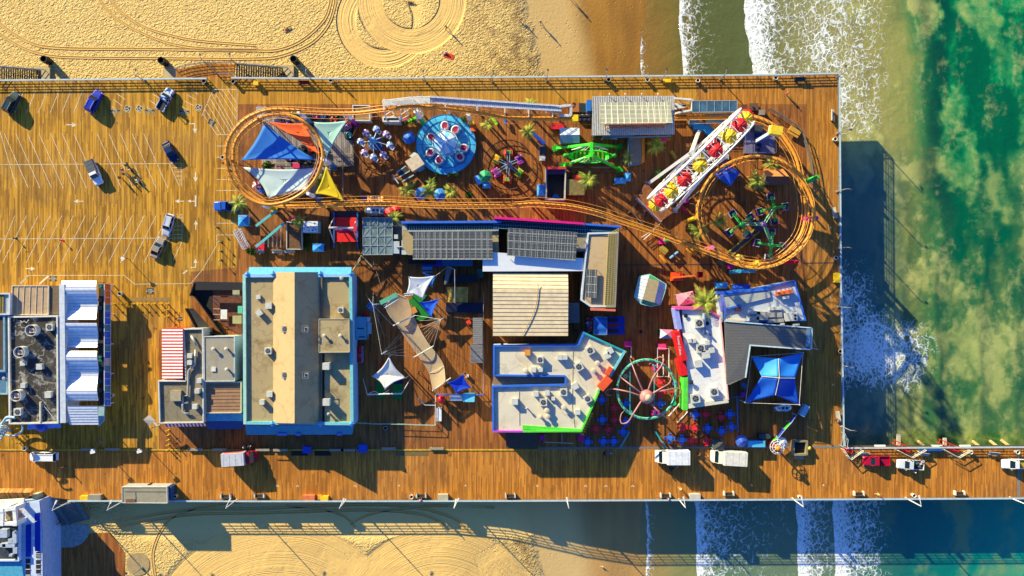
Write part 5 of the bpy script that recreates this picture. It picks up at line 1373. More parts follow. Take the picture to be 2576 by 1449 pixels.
mb.build('cross_tie',WW,fw)
mb=MB();mb.tube([c0-wn_*2.6,c0+wn_*2.6], .55,12);mb.build('axle',M((200,200,200)),fw)
for i in range(20):
    a=i*PI/10;p=wp(a,RR-.1,0);col=M((235,30,35))if i%2 else M((248,205,25))
    mb=MB()
    n=16;z0=p.z- .25
    ring=lambda r,z:[Vector((p.x+(r*(1 if j%2 else.9))*math.cos(2*PI*j/n),p.y+(r*(1 if j%2 else.9))*math.sin(2*PI*j/n),z+(.09 if j%2==0 and r<1.1 else 0)))for j in range(n)]
    mb.loft([ring(.06,z0+.5),ring(.6,z0+.25),ring(1.4,z0),ring(1.4,z0-.12)],caps=False)
    g=MB();g.lathe([(.45,z0-2.1),(.85,z0-1.95),(.95,z0-1.3),(.88,z0-1.3),(.8,z0-1.8)],p.x,p.y,12)
    go=g.build('gondola',M((60,130,190)),fw)
    mb.build('canopy',col,go)
    mb=MB()
    for k in range(8):
        a2=k*PI/4;mb.tube([(p.x,p.y,z0+.5),(p.x+1.4*math.cos(a2),p.y+1.4*math.sin(a2),z0+.02)], .03,4)
    mb.build('canopy_seam',M((150,15,25))if i%2 else M((190,140,10)),go)
    mb=MB();mb.tube([(p.x,p.y,z0+.4),(p.x,p.y,z0-2.)], .05,5);mb.tube([p-wn_*1.75+Vector((0,0,.06)),p+wn_*1.75+Vector((0,0,.06))], .06,5);mb.build('hanger',WW,go)
LG=[((2,1),(1362,405),1),((2,0),(1885,1305),1),((2,1),(1640,668),-1),((2,1),(2152,132),-1)]
for(tile,pt,s_)in LG:
    T(*tile);f=P(*pt,0);t=c0+wn_*2.3*s_;d=(t-Vector((f.x,f.y,0)))
    mb=MB();mb.beam((f.x,f.y,0),t, .62, .5);mb.build('leg',WW,fw)
    mb=MB();mb.box(f.x,f.y,0.01,1.1,1.1, .3);mb.build('foot',M((175,180,185)),fw)
for s_,a,b in((1,((2,1),(1440,480)),((2,0),(1960,1390))),(-1,((2,1),(1560,590)),((2,1),(2080,190)))):
    for tl,pt in(a,b):
        T(*tl);f=P(*pt,0);mb=MB();mb.beam((f.x,f.y,.0),c0+wn_*2.2*s_-Vector((0,0,.5)), .4);mb.build('brace_leg',WW,fw)
T(2,1)
fp_=thing('boarding_platform','brown boarding platform with a white sign edge at the wheel foot','platform',tuple(P(1430,640,0)))
mb=MB();mb.prism([(p.x,p.y)for p in ccw(PP([(1348,385),(1620,690),(1500,775),(1262,530)],1.))], .01,1.);mb.build('deck',M((140,86,48),.7,0,.3),fp_)
wallseg(fp_,(1258,540),(1500,778), .01,2., .25,M((205,190,185)),'sign_fence')
for k in range(7):
    a=P(1258+k*36,540+k*35,2.02);mb=MB();mb.box(a.x,a.y,2.002, .9, .12, .12,-R(44));mb.build('letter_block',[M((200,80,110)),M((90,90,120)),M((180,110,60))][k%3],fp_)
def fence(name,label,pts,h,mat,t=.06,rails=(1.,.55),post=None,rpost=.05,cat='fence',wav=0):
    f_=thing(name,label,cat,(pts[0].x,pts[0].y,0));
    for fr in rails:
        mb=MB();mb.tube([p+Vector((0,0,h*fr))for p in pts],t if fr==rails[0]else t*.8,5);mb.build('rail',mat,f_)
    for p in pts:mb=MB();mb.cyl(p.x,p.y,p.z,p.z+h,rpost,6);mb.build('post',post or mat,f_)
    return f_
GM=M((150,140,125), .5, .3)
# queue fences round the wheel
for k,(a,lab)in enumerate((([(1262,560),(1232,625),(1165,698)],'grey queue fence running down from the wheel platform west corner'),([(1500,775),(1470,820),(1410,860)],'grey queue fence running down from the wheel platform south corner'),([(1210,700),(1310,810)],'grey queue rail parallel to the wheel platform'),([(1290,640),(1345,660),(1315,725),(1280,700)],'square brown gate frame before the wheel platform'),([(1430,860),(1300,940)],'white slanted gate rail crossing under the straight track'),([(1405,890),(1320,965)],'second white slanted gate rail crossing under the straight track'),([(1780,605),(1835,610),(1850,700)],'thin dark rail between the wheel and the east loop'),([(1755,575),(1920,440),(1845,390)],'grey maze rail between the wheel and the coaster loop'))):
    fence('queue_fence',lab,PP(a,0),1.1,GM if k not in(4,5)else WHITE)
# ------------------------------------------------------------------ shark ride
T()
c=P(1122,364,.6)
sk=thing('shark_ride','round blue spinning ride with open shark mouth tubs','ride',(c.x,c.y,0))
mb=MB();mb.lathe([(6.2,.01),(6.2,.75),(5.6,.8),(0.01,.8)],c.x,c.y,40);mb.build('turntable',M((84,188,232),.35,0,.12,.6),sk)
mb=MB()
for r0,zt in((6.22,.78),(4.9,.86)):
    mb.tube([(c.x+r0*math.cos(i*PI/24),c.y+r0*math.sin(i*PI/24),zt)for i in range(48)], .07,5,closed=True)
for i in range(16):a=i*PI/8;mb.beam((c.x+3*math.cos(a),c.y+3*math.sin(a),.815),(c.x+6.1*math.cos(a),c.y+6.1*math.sin(a),.815), .06, .05)
mb.build('deck_seam',M((30,110,165)),sk)
CW1,CW2=M((120,195,235)),M((225,240,245))
for k in range(12):
    a,b=k*PI/6,(k+1)*PI/6;mb=MB();q=[Vector((c.x+r*math.cos(t),c.y+r*math.sin(t),z))for r,t,z in((.12,a,4.),(2.35,a,2.9),(2.35,b,2.9),(.12,b,4.))];slab(mb,q, .06);mb.build('canopy_panel',[CW1,CW2][k%2],sk)
mb=MB();mb.cyl(c.x,c.y, .8,4., .35,10);mb.build('centre_column',M((200,215,225)),sk)
mb=MB();mb.tube([(c.x+2.6*math.cos(i*PI/12),c.y+2.6*math.sin(i*PI/12),2.3)for i in range(24)], .12,5,closed=True);mb.build('sweep_ring',M((215,220,225)),sk)
T(1,0);SH=[P(1900,1265,1.6),P(2005,1305,1.6),P(1765,1380,1.6)]
T(1,1);SH+=[P(2090,40,1.6),P(2050,130,1.6),P(1845,160,1.6),P(1755,85,1.6)]
for i,p in enumerate(SH):
    d=Vector((p.x-c.x,p.y-c.y,0));ang=math.atan2(d.y,d.x);n=14
    def rg(r1,r2,z):return[Vector((p.x,p.y,z))+Matrix.Rotation(ang,3,'Z')@Vector((r1*math.cos(2*PI*j/n),r2*math.sin(2*PI*j/n),0))for j in range(n)]
    mb=MB();mb.loft([rg(.55,.5,.85),rg(.98,.85,1.2),rg(1.02,.88,1.6),rg(.9,.76,1.85),rg(.72,.58,1.8)],caps=False);tub=mb.build('shark_tub',M((225,215,225)),sk,smooth=True)
    mb=MB();mb.loft([rg(.78,.64,1.78),rg(.55,.45,1.15)]);mb.build('mouth_lining',M((190,40,75)),tub)
    mb=MB();mb.loft([rg(.42,.2,1.18),rg(.36,.16,1.28)]);mb.build('seat',M((120,20,50)),tub)
    mb=MB()
    for j in range(16):
        t=2*PI*j/16;q=Vector((p.x,p.y,1.86))+Matrix.Rotation(ang,3,'Z')@Vector((.76*math.cos(t), .62*math.sin(t),0));mb.lathe([(.09,1.8),(.01,2.05)],q.x,q.y,5)
    mb.build('tooth_row',WHITE,tub)
    mb=MB();q0=Vector((p.x,p.y,1.3))+d.normalized()*.95;mb.prism([(q0.x,q0.y),(q0.x+d.normalized().x*.7-d.normalized().y*.12,q0.y+d.normalized().y*.7+d.normalized().x*.12),(q0.x+d.normalized().x*.7+d.normalized().y*.12,q0.y+d.normalized().y*.7-d.normalized().x*.12)],1.2,1.5);mb.build('tail_fin',M((90,130,160)),tub)
    mb=MB();mb.tube([(p.x+1.3*math.cos(k*PI/12),p.y+1.3*math.sin(k*PI/12), .83)for k in range(24)], .05,5,closed=True);mb.build('tub_turntable_rim',M((25,85,130)),sk)
    mb=MB();mb.beam((c.x+2.3*math.cos(ang),c.y+2.3*math.sin(ang),2.1),(p.x,p.y,1.5), .14);mb.build('sweep_arm',M((200,210,220)),sk)
# balloon ride
def radial_ride():pass
T(1,1);c=P(1200,-10,0)
br=thing('balloon_ride','small ride with eight striped purple and blue balloon canopies','ride',(c.x,c.y,0))
mb=MB();mb.cyl(c.x,c.y, .01, .5,1.5,16);mb.build('base',M((40,110,180)),br)
mb=MB();mb.lathe([(.5,.5),(.45,2.6),(.75,2.8),(.2,3.3)],c.x,c.y,12);mb.build('hub',M((90,170,220),.35),br,smooth=True)
mb=MB();mb.prism([(p.x,p.y)for p in ccw(PP([(1155,5),(1270,5),(1270,60),(1155,60)], .6))], .51, .75);mb.build('base_step',M((30,80,160)),br)
for k,(u,v)in enumerate(((1210,-150),(1310,-100),(1345,10),(1280,105),(1180,132),(1085,85),(1050,-25),(1105,-114))):
    p=P(u,v,2.6);mb=MB();mb.tube([(c.x,c.y,2.6),(p.x,p.y,1.5)], .08,5);mb.build('arm',M((225,225,225)),br)
    g=MB();gx,gy=p.x+.28,p.y-.3;g.box(gx,gy, .7, .95, .8, .85,R(-35),1.05);go=g.build('basket',M((228,228,232)),br)
    mb=MB();mb.box(gx,gy,1.2, .65, .5, .37,R(-35));mb.build('basket_well',M((70,60,70)),go)
    col=M((140,70,160))if k%2 else M((50,130,205))
    for j in range(8):
        a,b=j*PI/4,(j+1)*PI/4;mb=MB()
        mb.grid(lambda s,t:Vector((p.x+ .74*math.sin(s*PI*.55)*math.cos(a+(b-a)*t),p.y+ .74*math.sin(s*PI*.55)*math.sin(a+(b-a)*t),2.5+.55*math.cos(s*PI*.55))),4,2)
        mb.build('balloon_gore',col if j%2 else M((230,225,230)),go,smooth=True)
    mb=MB()
    for dx,dy in((-.3,-.3),(.3,.3)):mb.tube([(p.x+dx,p.y+dy,2.5),(gx+dx,gy+dy,1.5)], .03,4)
    mb.build('basket_post',STEEL,go)
mb=MB();FEN=M((110,58,42))
def ringfence(name,label,cx,cy,r,n,a0,a1,h,mat):
    pts=[Vector((cx+r*math.cos(a0+(a1-a0)*i/n),cy+r*math.sin(a0+(a1-a0)*i/n),0))for i in range(n+1)]
    return fence(name,label,pts,h,mat, .09,(1.,.5),rpost=.07)
ringfence('ride_fence','dark red brown ring fence round the balloon ride',c.x,c.y,L(222),22,R(-170),R(165),1.1,FEN)
# little jeep wheel ride
T(1,1);c=P(2540,215,0)
jr=thing('jeep_ride','small ride of six pink, yellow and orange jeeps on arms','ride',(c.x,c.y,0))
mb=MB();mb.box(c.x,c.y, .01,1.5,1.5, .8, .2);mb.build('base',M((150,165,180)),jr);mb=MB();mb.lathe([(.4,.8),(.35,1.8),(.1,2.2)],c.x,c.y,10);mb.build('hub',M((90,140,190)),jr)
mb=MB();mb.ball(c.x,c.y,2.25, .35);mb.build('finial',M((225,110,60)),jr)
JC=[(2540,80,M((235,90,35)),M((60,170,90))),(2425,150,M((235,215,20)),M((235,160,30))),(2415,285,M((205,70,185)),M((120,50,120))),(2530,355,M((235,85,40)),M((110,190,60))),(2651,155,M((205,70,185)),M((150,60,150))),(2651,290,M((190,200,30)),M((60,170,50)))]
for k,(u,v,m1,m2)in enumerate(JC):
    p=P(u,v,1.);d=Vector((p.x-c.x,p.y-c.y,0)).normalized();ang=math.atan2(d.y,d.x)+PI/2
    for off in(-.25,.25):
        mb=MB();o_=Vector((-d.y,d.x,0))*off;mb.tube([Vector((c.x,c.y,1.))+o_,Vector((p.x,p.y,.8))+o_], .06,5);mb.build('arm',M((140,180,205)),jr)
    mb=MB();mb.box(p.x,p.y, .35,1.9,1.0, .55,ang, .92);jo=mb.build('jeep',m1,jr)
    q=Matrix.Rotation(ang,3,'Z')
    for sx in(-.6,.6):
        for sy in(-.62,.62):
            w=q@Vector((sx,sy,0));mb=MB();ax=q@Vector((0,.14,0));mb.tube([p+w-ax-Vector((0,0,.6)),p+w+ax-Vector((0,0,.6))], .3,10);mb.build('wheel',m1,jo)
    for sx in(-.35,.15):w=q@Vector((sx,0,0));mb=MB();mb.box(p.x+w.x,p.y+w.y, .88, .36, .72, .1,ang);mb.build('seat',m2,jo)
    w=q@Vector((.5,0,0));mb=MB();mb.box(p.x+w.x,p.y+w.y, .9, .08, .9, .35,ang);mb.build('windscreen',STEEL,jo)
ringfence('ride_fence','brown wavy ring fence round the jeep ride',c.x,c.y,L(248),26,R(-150),R(190),1.1,M((95,60,42)))
# green swinging ship
T(2,1)
c=P(790,60,0);GG=M((60,225,45));GD=M((40,170,35))
ss=thing('swinging_ship','lime green swinging ship ride with a truss hull and A-frame','ride',(c.x,c.y,0))
ax0,ax1=P(800,2,7.),P(800,112,7.)
for a,f in((ax0,(440,45)),(ax0,(1080,32)),(ax1,(515,222)),(ax1,(1078,258))):
    p=P(*f,0);mb=MB();mb.beam((p.x,p.y,0),a, .5);mb.build('leg',GG,ss)
    mb=MB();mb.box(p.x,p.y,.01,1.4,1.2,.4,.3);mb.build('foot',GD,ss)
mb=MB();mb.beam(ax0+Vector((0,.4,0)),ax1-Vector((0,.4,0)), .6);mb.build('axle',GG,ss)
hx=P(775,130,2.);
def hull(t):return 3.9*(2*t-1)
mb=MB();rings=[]
for i in range(13):
    x=hull(i/12);s_=abs(2*i/12-1);w=1.35*(1-s_**3*.75);zb=1.2+2.0*s_**2;zt=2.2+1.7*s_**2
    rings.append([Vector((hx.x+x*1.12,hx.y+y,z))for y,z in((-w,zt),(-w*.8,zb+.1),(0,zb-.2),(w*.8,zb+.1),(w,zt),(w-.15,zt),(w*.65,zb+.35),(0,zb+.1),(-w*.65,zb+.35),(-w+.15,zt))])
mb.loft(rings);hl=mb.build('hull',GG,ss)
for i in range(7):
    x=hull((i+1.5)/9)*1.05;mb=MB();mb.box(hx.x+x,hx.y,1.9+.5*abs(x/4)**2*2, .35,1.8, .4);mb.build('bench',M((130,165,40)),hl)
for s_ in(-1,1):
    mb=MB();mb.loft([[Vector((hx.x+s_*x,hx.y+y*w,z))for y,z in((-1,zc),(0,zc+.35),(1,zc),(0,zc-.35))]for x,w,zc in((3.9,.55,3.),(4.6,.42,3.5),(5.1,.5,3.7),(5.5,.12,3.6))]);mb.build('dragon_head' if s_>0 else 'tail',GD,hl,smooth=True)
mb=MB()
for dy in(-1.2,1.2):
    tb=[Vector((hx.x+hull(i/8)*.95,hx.y+dy,2.3+1.3*abs(2*i/8-1)**2))for i in range(9)];tp=Vector((P(800,55,6.9).x,(ax0.y if dy>0 else ax1.y),6.8))
    for i in(1,2,3,5,6,7):mb.beam(tb[i],tp.lerp(tb[i],.15), .08)
    for i in range(8):mb.beam(tb[i].lerp(tp,.25*(i%2)),tb[i+1].lerp(tp,.25*((i+1)%2)), .07)
    mb.beam(tb[0],tp, .16);mb.beam(tb[8],tp, .16)
mb.build('hanger_truss',M((205,235,190)),ss)
T(2,1);q=PP([(450,185),(1030,185),(1030,285),(450,285)], .35);tag_=thing('ride_platform','brown loading platform beneath the green swinging ship','platform',tuple(center(q)));mb=MB();mb.prism([(p.x,p.y)for p in ccw(q)], .01, .4);mb.build('deck',M((130,84,44),.7,0,.3),tag_);mb=MB();mb.beam(P(470,232,.5),P(720,232,.5), .2);mb.beam(P(790,236,.5),P(990,236,.5), .3);mb.build('edge_bar',M((170,130,90)),tag_)
# twelve tub spinner in the east loop
T(2,1);c=P(2490,820,0)
sp=thing('spinner_ride','purple and green spinner with three lattice arms and twelve tubs','ride',(c.x,c.y,0))
mb=MB();mb.cyl(c.x,c.y, .01, .6,1.3,14);mb.build('base',M((90,80,105)),sp)
mb=MB();mb.lathe([(.6,.6),(.5,2.5),(.7,2.8),(.2,3.2)],c.x,c.y,12);mb.build('hub',M((120,70,150)),sp)
mb=MB();mb.tube([(c.x+4.2*math.cos(i*PI/15),c.y+4.2*math.sin(i*PI/15), .05)for i in range(30)], .04,4,closed=True)
LGN=M((70,215,95));GYA=M((120,185,140))
def lattice(mb,a,b,w,n):
    a,b=Vector(a),Vector(b);d=(b-a).normalized();x=Vector((-d.y,d.x,0)).normalized()*w/2;z=Vector((0,0,w/2))
    cs=[x+z,x-z,-x-z,-x+z]
    for o_ in cs:mb.tube([a+o_,b+o_], .08,4)
    for i in range(n):
        p,q_=a.lerp(b,i/n),a.lerp(b,(i+1)/n)
        for j in range(4):mb.tube([p+cs[j],q_+cs[(j+1)%4]], .055,3)
def sub(u,v,tiles):pass
HUBS=[((2,1),(2310,805),[((2,1),(2220,700)),((2,1),(2405,735)),((2,1),(2190,890)),((2,1),(2370,910))],LGN),((3,1),(62,640),[((3,1),(30,530)),((3,1),(175,630)),((3,1),(65,780)),((2,1),(2495,680))],GREEN),((3,1),(40,1020),[((3,1),(38,885)),((3,1),(145,1030)),((3,1),(8,1140)),((2,1),(2468,995))],LGN)]
for tl,hpt,ends,mat in HUBS:
    T(*tl);h=P(*hpt,2.6);mb=MB();lattice(mb,(c.x,c.y,2.7),h, .45,8);ao=mb.build('arm',GYA,sp)
    mb=MB();mb.lathe([(.5,2.2),(.55,2.6),(.3,3.1),(.08,3.2)],h.x,h.y,10);mb.build('arm_hub',mat,sp)
    for tl2,e in ends:
        T(*tl2);p=P(*e,1.4);mb=MB();lattice(mb,h-Vector((0,0,.2)),(p.x,p.y,1.7), .3,5);mb.build('tub_arm',mat,sp)
        d=Vector((p.x-h.x,p.y-h.y,0)).normalized();ang=math.atan2(d.y,d.x)
        mb=MB();mb.box(p.x,p.y, .55,1.35,1.5, .35,ang);tb=mb.build('tub',M((80,75,100)),sp)
        for s_ in(-1,1):o_=Vector((-d.y,d.x,0))*.72*s_;mb=MB();mb.box(p.x+o_.x,p.y+o_.y, .9,1.3, .1, .6,ang);mb.build('tub_side',M((185,180,195)),tb)
        o_=d*.6;mb=MB();mb.box(p.x+o_.x,p.y+o_.y,.9,.14,1.35,.75,ang);mb.build('backrest',M((95,60,130)),tb);mb=MB();mb.tube([Vector((p.x,p.y,1.5))-d*.55+Vector((-d.y,d.x,0))*.7,Vector((p.x,p.y,1.5))-d*.55-Vector((-d.y,d.x,0))*.7], .06,5);mb.build('lap_bar',STEEL,tb)
T(2,1)
q=PP([(2160,1100),(2440,860),(2490,880),(2205,1130)], .5);rp=thing('ride_ramp','long grey ramp with yellow edges leading to the spinner ride','ramp',tuple(center(q)))
mb=MB();slab(mb,q, .4);mb.build('ramp_deck',M((92,78,86)),rp)
mb=MB();mb.beam(q[0]+Vector((0,0,.1)),q[1]+Vector((0,0,.1)), .3, .3);mb.beam(q[3]+Vector((0,0,.1)),q[2]+Vector((0,0,.1)), .3, .3);mb.build('ramp_edge',M((170,150,45)),rp)
for k in range(4):
    a=P(2020+k*50,545-k*40+0, .02)
# drop tower
T(2,0);q=PP([(2335,1340),(2640,1340),(2640,1545),(2335,1545)], .5)
dt=thing('drop_tower','short drop tower with a yellow top on a grey purple base','ride',tuple(center(q)))
mb=MB();mb.prism([(p.x,p.y)for p in ccw(q)], .01, .6);mb.build('base_deck',M((112,108,140)),dt)
bc=P(2470,1425,.6);mb=MB();mb.box(bc.x,bc.y, .6, .9, .9,10.6);mb.build('mast',M((60,100,190)),dt)
mb=MB();mb.box(bc.x-.5,bc.y, .7, .12, .6,10.4);mb.build('mast_lights',M((215,225,235)),dt)
mb=MB();mb.box(bc.x,bc.y,11.2,1.7,2.3,1.1,R(80));mb.build('mast_head',M((240,205,45)),dt);mb=MB();mb.box(bc.x,bc.y,11.0,1.9,2.5, .2,R(80));mb.build('head_trim',WHITE,dt)
mb=MB()
for k in range(4):mb.box(bc.x-.3+0,bc.y-1.5+k*.9+.15,1.2, .5, .5, .25)
mb.box(bc.x,bc.y-.15, .9,1.3,4., .3);mb.build('seat_row',M((20,25,80)),dt)
mb=MB()
for p in q:mb.beam((p.x*.985+bc.x*.015,p.y*.985+bc.y*.015,.6),(p.x*.985+bc.x*.015,p.y*.985+bc.y*.015,1.6),.08)
for i in range(4):mb.beam(q[i]+Vector((0,0,1.1)),q[(i+1)%4]+Vector((0,0,1.1)), .06)
mb.build('railing',STEEL,dt)
# turquoise counter by the station east end
T(2,0)
tq=thing('turquoise_ramp','bent turquoise walled ramp between the station exit and the wheel','ramp',tuple(P(1900,1270,0)))
for a,b,k in(((1835,1200),(1835,1260),0),((1830,1262),(1935,1268),1),((1935,1262),(2045,1375),2)):wallseg(tq,a,b, .01,1.4+.004*k,1.6,M((40,150,200)),'ramp_wall')
# thrill swing at bottom right: bits of purple game counters etc
# ------------------------------------------------------------------ shade sails
def sail(label,pts,mat,sag=.35,pull=.18,n=10,masts=True,col_mast=None,name='shade_sail'):
    """pts: list of (u, v, z) in photo grid"""
    V_=[P(*p)for p in pts];cen=sum(V_,Vector())/len(V_);B=[]
    for i in range(len(V_)):
        a,b=V_[i],V_[(i+1)%len(V_)]
        for k in range(n):
            t=k/n;p=a.lerp(b,t);B.append(p+(cen-p)*pull*4*t*(1-t))
    s_=thing(name,label,'shade sail',(cen.x,cen.y,0));mb=MB()
    rings=[]
    for j in range(7):
        f=1-j/6.2
        rings.append([cen+(p-cen)*f+Vector((0,0,-sag*(1-f*f)))for p in B])
    mb.loft(rings,caps=False);mb.face(rings[-1]);o=mb.build('cloth',mat,s_,smooth=True)
    md=o.modifiers.new('thick','SOLIDIFY');md.thickness= .03
    if masts:
        for p in V_:mb=MB();mb.cyl(p.x,p.y,0,p.z+.1, .1,8);mb.build('mast',col_mast or STEEL,s_)
    return s_
CL=lambda c,v=.06:M(c, .75,0,v, .7)
T()
sail('royal blue triangular shade sail inside the west coaster loop',[(665,311,5.),(607,403,4.2),(795,403,4.6)],CL((40,125,220)), .25, .08)
sail('orange triangular shade sail under the west coaster loop',[(676,306,5.),(772,309,4.8),(806,392,5.2)],CL((250,100,35)), .25, .12)
sail('mint green triangular shade sail beside the bumper car floor',[(788,307,5.2),(874,303,4.8),(821,396,4.6)],CL((178,225,205)), .2, .1)
sail('pale grey four cornered shade sail at the south of the west loop',[(610,420,4.2),(802,422,4.8),(778,478,5.2),(675,500,4.6)],CL((185,208,212)), .3, .16)
sail('bright yellow triangular shade sail east of the west loop',[(820,417,6.),(793,487,4.8),(868,507,4.8)],CL((245,212,20)), .25, .13)
# bumper cars
T(1,0)
q=PP([(55,1130),(985,1130),(985,1600),(750,1600),(750,1780),(60,1780)], .3)
bf=thing('bumper_car_floor','grey planked bumper car floor under the shade sails','platform',tuple(center(q)))
GP=deckmat('grey_planks',(120,112,112),(160,150,148),(84,78,78),.3,.45)
mb=MB();mb.prism([(p.x,p.y)for p in ccw(PP([(60,1135),(980,1135),(980,1665),(750,1665),(750,1960),(190,1960),(190,1650),(60,1650)], .3))], .01, .3);mb.build('floor',GP,bf)
mb=MB()
for a,b in(((980,1135),(980,1670)),((750,1670),(980,1670)),((190,1965),(610,1965)),((750,1150),(750,1380))):mb.beam(P(*a,.4),P(*b,.4), .25, .3)
mb.build('kerb',M((90,88,88)),bf)
mb=MB();q=PP([(0,1072),(105,1072),(105,1130),(0,1200)], .5);mb.prism([(p.x,p.y)for p in ccw(q)], .01, .5);tag(mb.build('low_plinth',M((170,165,160))),'small grey plinth at the north-west corner of the coaster loop','plinth')
def bumper():
    r_=thing('bumper_car','','bumper car',(0,0,0))
    mb=MB();mb.tube([(.82*math.cos(i*PI/10), .82*math.sin(i*PI/10), .55)for i in range(20)], .2,8,closed=True);mb.build('bumper_ring',RUBBER,r_,smooth=True)
    mb=MB();mb.lathe([(.3,.38),(.78,.45),(.78,.75),(.6,.95),(.45,.9),(.35,.7)],0,0,16);mb.build('shell',TEAL,r_,smooth=True)
    mb=MB();mb.box(-.1,0,.7,.5,.7,.15);mb.box(-.42,0,.7,.12,.7,.5);mb.build('seat',BLACK,r_)
    mb=MB();mb.tube([(.3,0,.8),(.2,0,1.1)], .04,5);mb.tube([(.2+.14*math.cos(t),.14*math.sin(t),1.1)for t in[i*PI/5 for i in range(10)]], .025,4,closed=True);mb.build('steering_wheel',STEEL,r_)
    return r_
BT,BM,BB,BR_,BP,BG,BK=[M(x,.25,.35)for x in((20,110,130),(190,25,130),(20,80,170),(200,45,30),(90,40,130),(40,150,60),(35,38,45))]
for tx,ty,u,v,m_,lab in((1,0,535,1160,BT,'teal bumper car at the north edge, left of the magenta one'),(1,0,605,1165,BM,'magenta bumper car at the north edge of the planked floor'),(1,0,685,1167,BB,'blue bumper car at the north edge, right of the magenta one'),(1,0,790,1210,BR_,'rust red bumper car above the mint green sail'),(1,0,937,1222,BR_,'bright red bumper car at the top of the east row of three'),(1,0,937,1287,BP,'purple bumper car in the middle of the east row of three'),(1,0,940,1367,BT,'teal bumper car at the bottom of the east row of three'),(1,0,240,1220,BB,'dark blue bumper car above the orange sail, left of a pair'),(1,0,310,1222,BB,'dark blue bumper car above the orange sail, right of a pair'),(1,0,540,1242,BP,'purple bumper car between the orange and mint sails'),(1,0,390,1157,BG,'green bumper car under the orange track at the north edge'),(1,0,800,1160,BK,'dark bumper car at the north edge near the control cabin'),(1,1,475,60,BK,'dark red trimmed bumper car below the blue sail edge'),(1,1,570,52,BR_,'dull red bumper car next to the inner coaster track'),(1,1,345,143,BP,'indigo bumper car at the south edge, left of two black tyres'),(1,1,455,168,BK,'black bumper car at the south edge, left of a pair'),(1,1,540,172,BK,'black bumper car at the south edge, right of a pair'),(1,1,665,52,BP,'violet bumper car east of the inner coaster track')):
    T(tx,ty);p=P(u,v, .5);recolor(place('bumper',bumper,(p.x,p.y,.3),rnd.random()*6,lab,'bumper cars on the planked floor'),shell=m_)
# small fairground things in the loop
T(1,1)
p=P(35,430,0);mr=thing('mini_carousel','small red and white swirl topped kiddie ride in the west loop','ride',(p.x,p.y,0))
for k in range(10):
    mb=MB();mb.grid(lambda s,t:Vector((p.x+ .95*s*math.cos((k+t)*PI/5+s*.6),p.y+ .95*s*math.sin((k+t)*PI/5+s*.6),2.5-.7*s)),4,2);mb.build('canopy_panel',RED if k%2 else WHITE,mr)
mb=MB();mb.cyl(p.x,p.y,.0,2.4,.12,8);mb.cyl(p.x,p.y,.0,.3,.9,14);mb.build('stand',NAVY,mr)
for k in range(2):mb=MB();a=P(40+k*25,470+k*10, .8);mb.box(a.x,a.y,.4,1.1,.5,.5,.4);mb.build('rocket_seat',BLUE,mr)
p=P(270,278,0);kc=thing('kiddie_car','pink and white kiddie car parked inside the west loop','toy car',(p.x,p.y,0));mb=MB();mb.box(p.x,p.y,.2,1.9,.9,.5,R(-40),.85);mb.build('body',M((205,70,110)),kc);mb=MB();mb.box(p.x+.3,p.y-.25,.6,.7,.7,.35,R(-40),.8);mb.build('bonnet',WHITE,kc)
for sx,sy in((-.5,.5),(.5,.5),(-.5,-.5),(.5,-.5)):w=Matrix.Rotation(R(-40),3,'Z')@Vector((sx*1.1,sy,0));mb=MB();mb.cyl(p.x+w.x,p.y+w.y,.0,.4,.2,8);mb.build('wheel',RUBBER,kc)
# low fencing round the west loop
T(1,1)
for k,(a,lab)in enumerate((([(190,200),(600,200),(750,200)],'dark rail along the south side of the bumper floor'),([(760,105),(965,110),(965,225),(760,240)],'grey queue fence east of the bumper floor'),([(880,130),(885,560)],'pale rail running south from the bumper floor to the track'),([(1080,180),(1045,240)],'short red brown gate by the balloon ride'),([(1100,255),(1265,295),(1400,260)],'red brown bent rail south of the balloon ride'),([(640,285),(830,265)],'grey rail above the yellow sail'))):fence('queue_fence',lab,PP(a,0),1.05,GM if k<3 or k==5 else FEN)
# white spotted box ramp by shark ride
p=thing('ride_ticket_booth','tilted tan roofed ticket booth with blue ramps beside the shark ride','booth',tuple(P(1595,190,0)))
mb=MB();mb.prism([(w.x,w.y)for w in ccw(PP([(1625,95),(1695,200),(1572,278),(1498,175)],2.6))], .01,2.6);mb.build('cabin',M((215,195,165)),p)
mb=MB();mb.prism([(w.x,w.y)for w in ccw(PP([(1590,82),(1620,95),(1572,130),(1545,120)],2.))], .01,2.);mb.build('side_box',M((190,210,220)),p);mb=MB();mb.prism([(w.x,w.y)for w in ccw(PP([(1655,215),(1698,238),(1640,272),(1610,262)],1.4))], .01,1.4);mb.build('counter',M((110,190,225)),p)
mb=MB();mb.beam(P(1415,288,1.),P(1505,222,1.), .2);mb.beam(P(1440,335,1.),P(1550,268,1.), .2);mb.beam(P(1372,308,.8),P(1435,398,.8), .25);mb.beam(P(1470,378,.8),P(1588,312,.8), .25);mb.build('ramp_rail',M((165,195,205)),p)
mb=MB();slab(mb,PP([(1420,290),(1505,225),(1545,268),(1445,332)], .5), .1);mb.build('ramp',M((45,52,58)),p)
